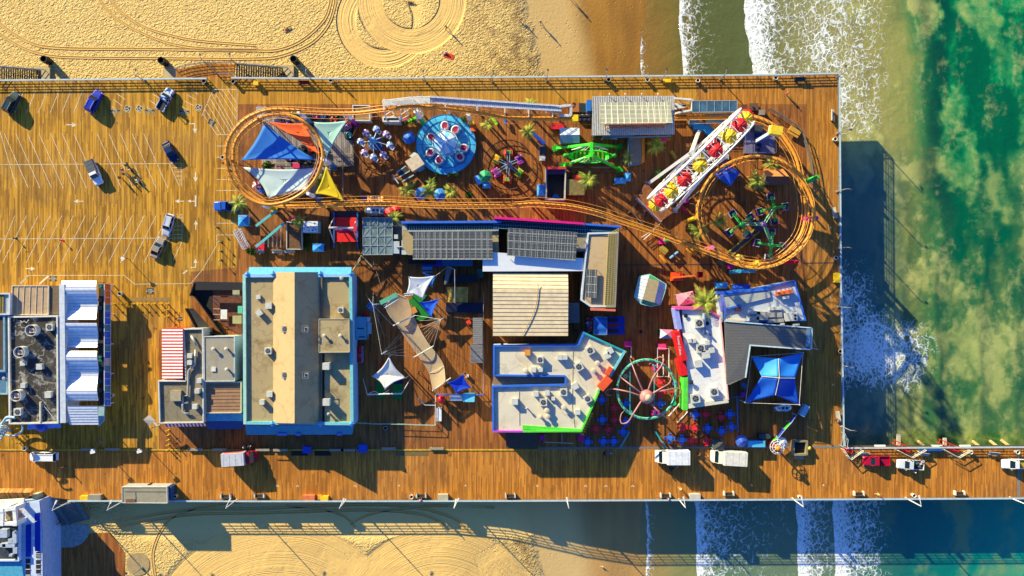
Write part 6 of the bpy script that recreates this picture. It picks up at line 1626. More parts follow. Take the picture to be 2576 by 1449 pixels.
# ------------------------------------------------------------------ trapeze school rig
T(1,2)
tz=thing('trapeze_rig','trapeze rig with a long sagging tan net, white poles and guy wires','trapeze',tuple(P(1560,560,0)))
x_=X('net_mesh');nn=x_.noise(1.2,5.);NET=x_.done(x_.mix(nn,lin((172,148,112)),lin((204,182,146))), .8,0, .1,alpha=.78)
L0=[(1420,60),(1310,200),(1450,420),(1660,720),(1745,860),(1780,1030)];R0=[(1530,110),(1590,300),(1720,540),(1830,680),(1890,790),(1905,940)]
Lp=smoothpath([P(u,v,2.6 if 0<i<5 else 3.4)for i,(u,v)in enumerate(L0)],6);Rp=smoothpath([P(u,v,2.6 if 0<i<5 else 3.4)for i,(u,v)in enumerate(R0)],6)
mb=MB();n=len(Lp)
mb.grid(lambda s,t:Lp[round(s*(n-1))].lerp(Rp[round(s*(n-1))],t)-Vector((0,0,.5*math.sin(PI*t)*math.sin(PI*(.1+.8*s)))),n-1,6);mb.build('net',NET,tz,smooth=True)
mb=MB();mb.tube(Lp, .05,4);mb.tube(Rp, .05,4);mb.tube([Lp[0],Rp[0]], .05,4);mb.tube([Lp[24].lerp(Rp[24],0),Rp[24]], .06,4);mb.build('net_rope',M((225,200,160)),tz)
for a,b in(((1380,380),(1600,275)),((1585,700),(1785,585)),((1775,1035),(1960,905))):mb=MB();mb.tube([P(*a,3.2),P(*b,3.2)], .13,6);mb.build('spreader_bar',M((222,215,200)),tz)
PO=[((1245,160),(1245,165,9.)),((1895,300),(1905,300,8.5)),((1330,630),(1310,640,8.5)),((2000,150),(2000,150,8.))]
for(b_,t_)in PO[:3]:pb=P(*b_,0);mb=MB();mb.cyl(pb.x,pb.y,0,8.,.12,8);mb.build('pole',M((225,225,220)),tz)
mb=MB();pb=[P(1245,160,0),P(1895,300,0),P(1330,630,0)]
tp=[Vector((p.x,p.y,8))for p in pb]
G_=[P(1100,60,0),P(1180,20,0),P(1290,480,0),P(1440,470,2.6),P(1480,470,2.6),P(1560,520,2.6),P(1600,590,2.6),P(1590,640,2.6)]
for g in G_[3:]:mb.tube([tp[2],g], .016,3)
for u,v in((1680,420),(1690,460),(1700,500),(1720,520),(1740,570),(1650,400),(1640,330)):mb.tube([tp[1],P(u,v,2.6)], .016,3)
for g in G_[:3]:mb.tube([tp[0],g], .025,3)
mb.tube([tp[0],P(1380,380,3.2)], .03,3);mb.tube([tp[0],tp[2]], .03,3);mb.tube([tp[1],P(1600,275,3.2)], .03,3);mb.tube([tp[2],P(1590,690,3.2)], .03,3);mb.tube([tp[1],P(1785,585,3.2)], .03,3);mb.build('guy_wires',M((205,205,200)),tz)['kind']='stuff'
mb=MB();mb.beam(P(1250,150,5.),P(1420,65,5.), .9, .15);mb.build('pedestal_board',M((90,175,140)),tz);mb=MB();lattice(mb,P(1290,190,4.6),P(1430,100,4.6), .5,5);lattice(mb,P(1490,70,4.6),P(1580,60,4.6), .4,4);mb.build('board_truss',M((200,205,205)),tz)
T(1,1)
sail('white wrinkled shade sail over the trapeze platform',[(1535,1335,4.),(1800,1325,4.6),(1510,1500,3.6),(1680,1555,3.6)][:2]+[(1680,1560,3.6),(1515,1498,3.8)],CL((215,218,225),.12), .3, .12)
sail('blue shade sail behind the white trapeze sail',[(1690,1300,4.),(1812,1330,3.4),(1770,1440,3.2)],CL((25,130,220)), .2, .1)
T(1,2)
sail('small blue shade sail over the green slide mats',[(1635,145,3.4),(1848,105,3.8),(1762,300,3.2)],CL((20,95,215)), .25, .14)
sail('white four cornered shade sail with dark creases in the yard',[(1338,690,4.6),(1510,905,3.6),(1298,1020,4.),(1165,890,3.6)],CL((232,228,218),.1), .4, .17)
sail('deep blue shade sail at the yard gate by the red ball',[(2080,870,3.8),(2165,1005,3.),(2015,1060,3.),(1930,955,3.4)],CL((20,70,205)), .3, .13)
GRN=M((10,125,45),.8)
sl=thing('crash_mats','big green crash mats under the trapeze end and small blue sail','mat',tuple(P(1640,210,0)))
for k,pts in enumerate(([(1530,130),(1610,60),(1720,70),(1660,150),(1590,190)],[(1560,150),(1640,150),(1760,230),(1740,290),(1650,335),(1600,300)])):mb=MB();mb.prism([(p.x,p.y)for p in ccw(PP(pts,.5))], .01+.002*k, .45+.05*k);mb.build('mat',GRN,sl)
mb=MB();mb.box(P(1555,240,1).x,P(1555,240,1).y, .6,L(125),L(60), .3,R(25));mb.build('orange_mat',M((215,140,75)),sl)
for u0,u1,v0,v1,lab in((1210,1298,935,1110,'flat green mat in the yard, left of two below the white sail'),(1375,1470,905,1118,'flat green mat in the yard, right of two below the white sail')):mb=MB();mb.prism([(p.x,p.y)for p in ccw(PP([(u0,v0),(u1,v0),(u1,v1),(u0,v1)],.12))], .01, .12);tag(mb.build('mat',GRN),lab,'mat')
mb=MB();mb.prism([(p.x,p.y)for p in ccw(PP([(1378,905),(1478,905),(1478,965),(1378,965)],.2))], .125, .2);tag(mb.build('mat',NAVY),'navy mat folded on the right green yard mat','mat')
tg=thing('training_frame','white tubular training frame below the white yard sail','frame',tuple(P(1300,1060,0)));mb=MB();mb.tube([P(1120,1072,2.6),P(1465,1062,2.6)], .14,6);mb.tube([P(1120,1072,2.6),P(1078,915,.0)], .07,5);mb.tube([P(1465,1062,2.6),P(1550,920,0)], .07,5)
for u in(1130,1455):p=P(u,1068,2.5);mb.tube([(p.x,p.y,2.6),(p.x,p.y,0)], .09,6)
mb.tube(smoothpath([P(1140,1065,2.4),P(1185,1040,2.),P(1225,1052,1.4)],5), .05,4);mb.tube([P(1280,1062,2.4),P(1340,1025,1.2)], .07,4);mb.tube([P(1300,1064,2.4),P(1335,1048,1.2)], .07,4);mb.build('tube_frame',M((225,225,225)),tg)
# yard fences
T(1,2)
fence('yard_fence','pale green yard fence along the south side of the trapeze yard',PP([(1005,1345),(1100,1352),(1200,1358),(1350,1358),(1500,1362),(1650,1368),(1812,1372)],0),1.4,M((150,185,165)))
fence('yard_fence','white yard fence on the east side of the trapeze yard',PP([(1815,1070),(1812,1180),(1810,1290),(1808,1372)],0),1.4,M((225,225,215)))
fence('yard_fence','blue topped yard fence below the deep blue sail',PP([(1815,1062),(1950,1062),(2100,1064),(2290,1066)],0),1.5,M((60,120,215)),.1)
fence('yard_fence','thin pale fence line between the yard and rainbow restaurant',PP([(2292,40),(2292,300),(2292,560),(2292,800),(2290,1060)],0),1.5,M((150,155,160)))
fence('yard_gate','white gate rail in the yard below the training frame',PP([(1640,1110),(1705,1170),(1808,1172)],0),1.1,M((215,225,225)))
T(1,1)
fence('scaffold_gate','tall tan scaffold gate between the arcade and glass canopy',PP([(990,1295),(1085,1125),(1190,1240)],0),2.6,M((190,165,120)), .12)
fence('guy_line','slack cable line crossing the dark yard by the glass canopy',PP([(1190,1180),(1280,1449)],0),1.6,M((170,170,165)), .03,(1.,))
# yard furniture
T(1,2)
def pic_table(mat1,mat2=None):
    def f():
        r_=thing('picnic_table','','table',(0,0,0))
        mb=MB();mb.box(0,0,.7,1.7,.75,.06);mb.build('table_top',mat1,r_)
        for s_ in(-.72,.72):mb=MB();mb.box(0,s_,.42,1.7,.28,.05);mb.build('bench',mat1,r_)
        for sx in(-.6,.6):mb=MB();mb.beam((sx,-.75,.0),(sx,.25,.7),.08);mb.beam((sx,.75,.0),(sx,-.25,.7),.08);mb.build('trestle',mat2 or DGREY,r_)
        return r_
    return f
p=P(1168,180,0);place('pt_blue',pic_table(M((70,140,200))),p,R(50),'light blue picnic table in the dark yard east of the arcade')
T(1,1);p=P(1728,1245,0);place('pt_blue',None,p,0,'light blue picnic table south of the solar array',None,1.25)
# red crates and pallets
T(1,2)
pal=thing('crate_pallet','blue grey pallet against the arcade east wall','pallet',tuple(P(1050,665,0)));mb=MB();mb.prism([(w.x,w.y)for w in ccw(PP([(1000,585),(1080,585),(1080,752),(1000,752)],.3))], .01, .3);mb.build('pallet',M((120,150,175)),pal)
for r_ in range(6):
    for c_ in range(2):
        if r_==3 and c_==1:continue
        p=P(1014+c_*33,600+r_*27, .6);mb=MB();mb.box(p.x,p.y,.305,L(28),L(24),.65);mb.box(p.x,p.y,.96,L(20),L(16),.03)
        tag(mb.build('red_crate',M((215,20,35))),'red crate on the pallet, %s row from the top, %s column'%(ORD[r_],['wall side','yard side'][c_]),'crate','red crates on the arcade pallet')
for u,v,m_,lab in((1098,262,RED,'bright red seat pad stack by the kiosk north end'),(1272,780,RED,'single red stool beside the white yard sail'),(2140,345,M((240,75,40)),'orange red double seat west of the grey stall')):
    p=P(u,v,.4);mb=MB();mb.box(p.x,p.y,.0,1.0,.8,.5,.6,.9);mb.box(p.x-.2,p.y+.12,.5,.35,.5,.12,.6);mb.box(p.x+.25,p.y-.16,.5,.35,.5,.12,.6);tag(mb.build('seat_pad',m_),lab,'seat')
p=P(1865,1118,1.2);rbl=thing('red_ball','large red striped ball on a stand at the yard corner','sculpture',(p.x,p.y,0));mb=MB();mb.ball(p.x,p.y,1.6,.9,n=16);mb.build('ball',M((225,25,45),.35),rbl,smooth=True);mb=MB()
for k in range(8):a=k*PI/4;mb.tube([(p.x+.92*math.sin(t)*math.cos(a),p.y+.92*math.sin(t)*math.sin(a),1.6+.92*math.cos(t))for t in[.3+i*.25 for i in range(9)]], .03,4)
mb.build('stripe',M((150,10,30)),rbl);mb=MB();mb.cyl(p.x,p.y,0,.75,.5,10);mb.build('stand',M((90,20,30)),rbl)
def boxy(tx,ty,pts,h,name,label,cat,mat,top=None,z0=.01):
    T(tx,ty);q=PP(pts,h);r_=thing(name,label,cat,tuple(center(q)))
    mb=MB();mb.prism([(p.x,p.y)for p in ccw(q)],z0,h-.06);mb.build('body',mat,r_)
    c_=center(q);mb=MB();mb.prism([(c_.x+(p.x-c_.x)*1.05,c_.y+(p.y-c_.y)*1.05)for p in ccw(q)],h-.055,h);mb.build('lid',top or mat,r_);return r_
boxy(1,2,[(1955,1085),(2075,1085),(2075,1135),(1955,1135)],1.1,'chest','long white chest beside the red striped ball','chest',M((190,200,210)),WHITE)
boxy(1,2,[(1818,1208),(1865,1208),(1865,1338),(1818,1338)],1.1,'chest','long white chest standing along the east yard fence','chest',M((190,195,200)),WHITE)
boxy(1,2,[(2085,1068),(2200,1068),(2195,1145),(2088,1145)],2.2,'ticket_stand','cyan ticket stand at the yard gate by the deep blue sail','stand',M((40,140,190)),M((110,210,235)))
boxy(1,2,[(2110,875),(2140,875),(2140,900),(2110,900)],.7,'white_bin','tiny white box on the dark boards by the deep blue sail','box',WHITE)
# black and yellow draped stage
T(1,1)
st=thing('draped_stage','stage with a grey and yellow wrinkled tarp under dark canopies','stage',tuple(P(2030,1500,0)))
T(1,2);mb=MB()
rr=random.Random(5)
q=[P(1918,-10,2.2),P(2135,-10,2.2),P(2132,145,1.6),P(1925,140,1.6)]
mb.grid(lambda s,t:q[0].lerp(q[1],s).lerp(q[3].lerp(q[2],s),t)+Vector((0,0,.12*math.sin(s*21+t*6)*t)),24,8);mb.build('tarp',M((190,150,60),.7,0,.35,.8),st,smooth=True)
mb=MB();mb.prism([(p.x,p.y)for p in ccw(PP([(1910,148),(2290,150),(2290,255),(1910,240)],.5))], .01, .5);mb.build('stage_deck',M((16,24,60)),st)
T(1,1);mb=MB();mb.prism([(p.x,p.y)for p in ccw(PP([(1880,1320),(2230,1305),(2230,1390),(1885,1400)],1.8))],1.6,1.8);mb.build('dark_canopy',M((14,18,34)),st);mb=MB();slab(mb,PP([(1915,1240),(1970,1250),(1930,1400),(1890,1420)],2.6), .05);mb.build('hanging_drape',M((110,110,110)),st)
mb=MB();p=P(2000,1262,5.);p2=P(1930,1232,5.);mb.tube([p,P(2003,1600,4.)], .08,5);mb.tube([p,p2], .06,4);mb.tube([p2,P(1810,1325,4.6)], .03,3);mb.cyl(p.x,p.y,0,5.,.1,8);mb.build('mast_frame',LGREY,st)
T(1,1)
boxy(1,1,[(1540,1160),(1805,1160),(1805,1205),(1540,1205)],1.6,'back_counter','black counter box under the south edge of the solar array','counter',BLACK)
boxy(1,1,[(1806,1165),(1868,1165),(1868,1232),(1676,1232),(1676,1212),(1806,1212)],1.2,'blue_counter','cobalt blue counter at the south edge of the solar array','counter',M((20,45,170)))
boxy(1,1,[(1880,1165),(2176,1165),(2170,1228),(1882,1228)],1.5,'teal_counter','long steel blue counter roof south of the solar array','counter',M((30,105,150)))
boxy(1,1,[(2220,1260),(2288,1255),(2288,1345),(2225,1345)],1.2,'green_counter','dull green counter left of the corrugated hall','counter',M((40,110,90)))
# ------------------------------------------------------------------ red trampoline rig
T(1,1)
tp_=thing('bungee_trampoline','red bungee trampoline with white A-frames and blue rails','trampoline',tuple(P(905,860,0)))
mb=MB();mb.prism([(p.x,p.y)for p in ccw(PP([(790,738),(1015,738),(1015,984),(790,984)],1.))], .8,1.);mb.build('mat',M((235,25,25)),tp_)
mb=MB();mb.prism([(p.x,p.y)for p in ccw(PP([(780,672),(1028,672),(1028,735),(780,735)],.7))], .01, .7);mb.build('dark_deck',M((42,44,52)),tp_)
for u in(786,1023):mb=MB();mb.beam(P(u,685,1.),P(u,1040,1.), .28, .5);mb.build('side_rail',M((20,100,170)),tp_)
mb=MB();a,b=P(735,842,4.4),P(978,846,4.4);mb.tube([a,b], .2,6)
for p,f1,f2 in((a,(785,740),(790,1000)),(b,(1020,735),(1025,990))):
    for f in(f1,f2):g=P(*f,1.);mb.tube([p,(g.x,g.y,1.)], .12,6)
mb.build('frame',M((215,200,190)),tp_)
mb=MB();mb.beam(P(790,862,3.2),P(970,862,3.2), .25, .3);mb.build('spreader',M((150,60,130)),tp_);mb=MB();mb.beam(P(825,885,1.06),P(975,885,1.06), .1, .08);mb.build('mat_seam',M((120,10,60)),tp_)
for u in(745,1040):mb=MB();mb.beam(P(u,680,.5),P(u,1060,.5),.08,1.);mb.build('side_fence',M((70,65,60)),tp_)
# ring and tentacles of the octopus gateway
T(2,2)
c=P(1350,1015,4.);oc=thing('tentacle_gateway','verdigris ring gateway with a dusty pink dome and curling tentacles','sculpture',(c.x,c.y,0))
mb=MB();mb.tube([(c.x+L(288)*math.cos(i*PI/20),c.y+L(288)*math.sin(i*PI/20),4.5)for i in range(40)], .27,6,closed=True);mb.build('ring',M((105,190,160)),oc)
mb=MB()
for i in range(60):
    a=i*PI/30
    if i%3:mb.box(c.x+L(288)*math.cos(a),c.y+L(288)*math.sin(a),4.82, .34, .28, .08,a)
mb.build('ring_blocks',M((60,130,110)),oc)
h=P(1362,1100,6.4);PKD=M((190,128,124),.5);mb=MB();mb.lathe([(1.1,4.4),(1.45,5.2),(1.4,6.),(.9,6.6),(.3,6.8),(.02,6.82)],h.x,h.y,18);mb.build('head',PKD,oc,smooth=True)
mb=MB();mb.lathe([(.72,6.68),(.5,6.84),(.2,6.95),(.02,6.97)],h.x+.15,h.y-.05,12);mb.build('head_patina',M((220,190,150)),oc)
for tn in([(1320,1040),(1250,880),(1205,760),(1180,695)],[(1370,1030),(1420,900),(1500,790),(1528,715),(1490,695),(1440,720),(1380,770)],[(1300,1060),(1200,980),(1110,910),(1060,865)],[(1290,1085),(1150,1040),(1000,1015),(945,1035),(950,1070),(1000,1080)],[(1300,1140),(1230,1250),(1170,1345),(1110,1365),(1090,1330),(1100,1270),(1125,1240)],[(1400,1165),(1470,1240),(1540,1300),(1575,1325)],[(1420,1060),(1500,1010),(1580,960),(1600,905),(1560,900)],[(1425,1045),(1540,1030),(1660,1010),(1700,1030),(1690,1080),(1655,1085)]):
    n_=len(tn);pts=smoothpath([P(u,v,5.6-1.4*i/n_+(1.0 if i==1 else 0))for i,(u,v)in enumerate(tn)],6);mb=MB();mb.tube(pts, .19,7,r2=.07);mb.build('tentacle',PKD,oc,smooth=True)
for u,v in((1188,780),(1432,780),(1188,1230),(1432,1260)):p=P(u,v,2.);mb=MB();mb.cyl(p.x,p.y,0,4.4,.16,8);mb.build('post',TEAL,oc)
mb=MB();mb.beam(P(1187,790,4.3),P(1187,1240,4.3),.16);mb.build('beam',TEAL,oc);mb=MB();mb.beam(P(1432,770,4.3),P(1430,1280,4.3),.16);mb.build('beam',TEAL,oc)
T(2,3);
for a,b,lab in(((1180,0),(1088,158),'turquoise boom rail running from the ring gateway to the road, west side'),((1445,0),(1545,155),'turquoise boom rail running from the ring gateway to the road, east side')):mb=MB();mb.beam(P(*a,1.2),P(*b,1.2),.28);[mb.cyl(P(*q_,1.).x,P(*q_,1.).y,0,1.15,.1,8)for q_ in(a,b)];tag(mb.build('boom_rail',TEAL),lab,'barrier')
# octagonal carousel roof
T(2,1)
c=P(1408,1495,3.5);q=PP([(1385,1312),(1552,1415),(1535,1500),(1490,1615),(1398,1632),(1290,1575),(1230,1535),(1282,1332)],3.4)
q=PP([(1385,1312),(1552,1414),(1532,1500),(1490,1616),(1398,1634),(1296,1606),(1232,1538),(1284,1332)],3.2)
ok=thing('octagon_stall','eight sided stall with a white and green roof and tan centre','stall',(c.x,c.y,0))
top=PP([(1370,1352),(1482,1385),(1430,1600),(1310,1555)],4.2);top=PP([(1372,1350),(1484,1378),(1432,1596),(1312,1562)],4.)
mb=MB();slab(mb,top, .1);mb.build('roof_top',M((180,160,120)),ok)
for i in range(8):
    a,b=q[i],q[(i+1)%8];k={0:(0,1),1:(1,1),2:(1,2),3:(2,2),4:(2,3),5:(3,3),6:(3,0),7:(0,0)}[i]
    mb=MB();c1,c2=top[k[0]]-Vector((0,0,.02)),top[k[1]]-Vector((0,0,.02))
    mb.face([a,b,c2,c1]if k[0]!=k[1]else[a,b,c1]);mb.build('roof_panel',M((30,150,90))if i in(0,4,3)else M((205,220,225)),ok)
    if k[0]!=k[1]:
        mb=MB()
        for j in range(6):mb.beam(a.lerp(b,(j+.5)/6)+Vector((0,0,.03)),c1.lerp(c2,(j+.5)/6)+Vector((0,0,.03)), .07)
        mb.build('roof_batten',M((120,150,165)),ok)
mb=MB();[mb.beam(q[i],q[(i+1)%8],.22,.25)for i in range(8)];mb.build('eave',M((160,210,195)),ok);mb=MB();cc=center(q);mb.prism([(cc.x+(p.x-cc.x)*.8,cc.y+(p.y-cc.y)*.8)for p in ccw(q)], .01,1.1);mb.build('counter',M((140,150,130)),ok);mb=MB();mb.cyl(cc.x,cc.y,1.1,3.8,.3,8);mb.build('centre_post',GREY,ok)
# ball toss game
T(2,2)
gm=thing('ball_toss_game','blue canopied ball toss game with prize heaps and three dark lanes','game booth',tuple(P(940,380,0)))
q=PP([(826,290),(955,292),(955,470),(824,470)],2.8);mb=MB();mb.grid(lambda s,t:q[0].lerp(q[1],s).lerp(q[3].lerp(q[2],s),t)+Vector((0,0,.1*math.sin(t*PI*4))),6,16);mb.build('canopy',M((25,95,190),.6,0,.25,.6),gm,smooth=True);mb=MB();[mb.beam(q[i],q[(i+1)%4],.12)for i in range(4)];[mb.cyl(p.x,p.y,0,2.7,.08,6)for p in q];mb.build('frame',STEEL,gm)
mb=MB();mb.prism([(p.x,p.y)for p in ccw(PP([(956,288),(1134,286),(1132,468),(956,470)],.8))], .01, .8);mb.build('game_deck',M((15,40,165)),gm)
for k,m_ in((0,BLACK),(1,M((130,20,50))),(2,BLACK)):
    a=P(960,302+k*56,.85);w,h_=L(110),L(36);mb=MB();pts=[(a.x,a.y),(a.x+w,a.y)];pts=[(a.x,a.y-h_),(a.x+w-h_/2,a.y-h_)]+[(a.x+w-h_/2+h_/2*math.cos(t),a.y-h_/2+h_/2*math.sin(t))for t in[-PI/2+i*PI/8 for i in range(1,8)]]+[(a.x+w-h_/2,a.y),(a.x,a.y)];mb.prism(pts, .802, .86);mb.build('lane',m_,gm)
mb=MB();mb.prism([(p.x,p.y)for p in ccw(PP([(742,290),(824,290),(822,470),(735,440)],.5))], .01, .5);mb.build('prize_shelf',M((60,60,80)),gm)
rr=random.Random(11);PC=[M((210,30,40)),M((235,120,60)),M((50,130,200)),M((230,80,150)),M((120,60,140)),M((60,160,70)),M((180,190,210))]
for k in range(26):
    p=P(750+rr.random()*66,298+rr.random()*160, .6);s_= .16+.2*rr.random();mb=MB();mb.ball(p.x,p.y,.5+s_*.8,s_,n=7);mb.ball(p.x+s_*.6,p.y+s_*.4,.5+s_*1.6,s_*.6,n=6);tag(mb.build('plush_prize',PC[k%7],smooth=True),'plush prize heaped behind the blue canopied ball toss game','toy','plush prizes of the ball toss game')
# yellow tarred kiosk in the south east, blue tent
T(3,2)
bt=thing('blue_tent','big blue four panel tent roof stretched from corner masts','tent',tuple(P(60,900,0)))
pk=P(112,905,6.2);cs=[P(-165,690,4.4),P(352,650,4.4),P(315,1175,4.4),P(-225,1155,4.4)]
TB=[M((70,170,240),.6,0,.12,.5),M((40,135,230),.6,0,.12,.5),M((20,80,190),.6,0,.12,.5),M((25,95,200),.6,0,.12,.5)]
mids=[P(105,708,5.1),P(270,908,5.),P(75,1078,5.1),P(-65,890,5.2)]
for k in range(4):
    a,m1,m0=cs[k],mids[k],mids[(k-1)%4];p0=pk+((a-pk)*.04)
    mb=MB()
    f=lambda s,t:(p0.lerp(m0.lerp(p0,.02),s)).lerp(m1.lerp(a,s),t)
    g=lambda s,t:(p0*(1-s)*(1-t)+m0*s*(1-t)+m1*(1-s)*t+a*s*t)+Vector((0,0,-.5*math.sin(PI*s)*math.sin(PI*t)))
    mb.grid(g,10,10);o=mb.build('roof_panel',TB[k],bt,smooth=True)
    md=o.modifiers.new('thick','SOLIDIFY');md.thickness= .04
mb=MB()
for p in mids:mb.tube([pk+Vector((0,0,.1)),p+Vector((0,0,.06))], .07,5)
for a,b in zip(cs,cs[1:]+cs[:1]):mb.tube([a,b], .05,4)
mb.build('rigging',M((215,210,200)),bt)
for p in cs+[pk]:mb=MB();mb.cyl(p.x,p.y,0,p.z+.3,.12,8);mb.build('mast',M((210,205,195)),bt)
mb=MB();p=P(505,620,4.4);mb.tube([P(430,600,4.4),p], .06,5);mb.tube([p,P(440,505,5.)], .03,3);mb.build('guy_bracket',M((220,210,200)),bt)
T(2,2);mb=MB();mb.prism([(p.x,p.y)for p in ccw(PP([(2310,940),(2365,970),(2360,1020),(2305,985)],2.))],1.6,2.);tag(mb.build('speaker_box',M((60,110,160))),'blue speaker box between shingle roof and blue tent','box')
# ------------------------------------------------------------------ pier railings
RAILW=M((190,205,208), .5)
def railing(label,pts,sp=2.3,h=1.15,mat=RAILW):
    pts=[Vector(p)for p in pts];f_=thing('railing',label,'railing',tuple(pts[0]))
    for k,zz in enumerate((1.,.75,.5,.25)):
        mb=MB()
        for a,b in zip(pts,pts[1:]):
            a1,b1=a+Vector((0,0,h*zz)),b+Vector((0,0,h*zz))
            if k==0:mb.beam(a1,b1, .3, .07)
            else:mb.beam(a1,b1, .08, .08)
        mb.build('cap_rail' if k==0 else 'rail',mat if k==0 else RAILC,f_)
    mb=MB();mb.box(pts[0].x,pts[0].y,pts[0].z, .1, .1,h);p0=mb.build('post',RAILC,f_);first=True
    for a,b in zip(pts,pts[1:]):
        n=max(1,int((b-a).length/sp))
        for i in range(1,n+1):
            q=a.lerp(b,i/n);c_=p0.copy();C.objects.link(c_);c_.parent=f_;c_.location=q-pts[0];KIDS[f_.name].append(c_)
T()
railing('long pale railing along the north edge of the car park',PP([(-60,206),(525,201)],0))
railing('pale railing along the north promenade edge from stair to corner',PP([(586,199.5),(866,201),(1288,197.5),(1932,192),(2105,188)],0))
railing('pale railing along the east edge of the pier',PP([(2106.5,190),(2110,724),(2112,810),(2116,1010),(2117,1100),(2120,1120)],0))
railing('pale railing along the north side of the outer pier',PP([(2125,1124.5),(2600,1122)],0))
railing('pale railing along the whole south edge of the pier',PP([(178,1256.5),(700,1257.5),(1288,1256.5),(1932,1253.5),(2600,1250)],0))
# ------------------------------------------------------------------ lamps
LW=M((232,230,222), .4)
def lamp_s():
    r_=thing('street_lamp','','street lamp',(0,0,0))
    mb=MB();mb.cyl(0,0,0,6.4,.13,8,.09);mb.cyl(0,0,0,.5,.22,8);mb.build('pole',LW,r_)
    mb=MB();mb.tube([(0,0,6.35),(0,.7,6.5),(0,1.7,6.45)], .07,6);mb.build('arm',LW,r_)
    mb=MB();mb.box(0,1.85,6.35,.3,.8,.16);mb.build('lamp_head',LW,r_);mb=MB();mb.box(0,1.85,6.33,.22,.6,.02);mb.build('lens',M((240,235,200)),r_)
    return r_
SL=[(0,700,690),(0,1232,688),(0,2382,668),(1,905,670),(1,2015,668),(2,552,668),(2,1680,664),(3,245,655),(3,1385,650),(3,2432,645)]
for i,(t_,u,v)in enumerate(SL):
    T(t_,3);p=P(u,v+14,0);place('lamp_s',lamp_s,(p.x,p.y,-.3),R(-25 if t_<2 else 12),'white curved arm lamp on the south railing, %s of ten from the left'%ORD[i],'white lamps along the south railing')
def lamp_n():
    r_=thing('street_lamp','','street lamp',(0,0,0));LM=M((150,150,145),.4)
    mb=MB();mb.cyl(0,0,0,4.6,.11,8,.08);mb.cyl(0,0,0,.4,.25,8);mb.build('pole',LM,r_);mb=MB();mb.tube([(0,0,4.5),(0,.5,4.7),(.1,.9,4.65)],.06,5);mb.build('arm',LM,r_);mb=MB();mb.box(.1,.95,4.5,.35,.45,.2);mb.build('lamp_head',DGREY,r_);return r_
NL=[(0,0,1460,812),(1,0,560,800),(1,0,1710,825),(1,0,2378,825),(2,0,346,815),(2,0,930,812),(2,0,1500,808),(2,0,2092,800),(3,0,690,778)]
for i,(a,b,u,v)in enumerate(NL):T(a,b);p=P(u,v,0);place('lamp_n',lamp_n,tuple(p),R(10*(i%3)-10),'slim dark headed lamp on the north railing, %s of nine from the left'%ORD[i],'slim lamps along the north railing')
EL=[(3,0,690,1345),(3,1,690,480),(3,1,690,1052),(3,2,700,190),(3,2,735,776),(3,2,735,1392)]
for i,(a,b,u,v)in enumerate(EL):T(a,b);p=P(u,v,0);place('lamp_n',lamp_n,tuple(p),R(-90),'slim lamp on the east railing, %s of six from the top'%ORD[i],'slim lamps along the east railing')
T(0,0)
for u,v,lab in((2075,618,'dark floodlight post west of the planked stair landing'),(2368,615,'dark floodlight post east of the planked stair landing')):p=P(u,v+15,0);place('lamp_n',lamp_n,(p.x,p.y,-2.),R(20),lab,None)
def lamp_t():
    r_=thing('road_lamp','','street lamp',(0,0,0))
    mb=MB();mb.cyl(0,0,0,3.4,.08,8);mb.build('pole',M((80,85,80)),r_);mb=MB();mb.box(-.3,0,3.2,1.0,.5,.25);mb.box(-.3,.45,3.25,.5,.3,.18);mb.build('lamp_head',WHITE,r_);return r_
T(0,3)
for u,v,lab in((1035,165,'white boxed lamp post on the yellow kerb, left one of the pair'),(1495,160,'white boxed lamp post on the yellow kerb, right one of the pair')):p=P(u,v,0);place('lamp_t',lamp_t,tuple(p),R(15),lab)
T(0,1);p=P(1290,1152,0);place('lamp_t',lamp_t,tuple(p),R(160),'grey sign post standing alone in the car park aisle',None, .8)
T(0,3);p=P(1430,1365,gz(350));place('lamp_n',lamp_n,tuple(p),R(60),'bent lamp post on the round sand pad at the bottom left',None,1.1)
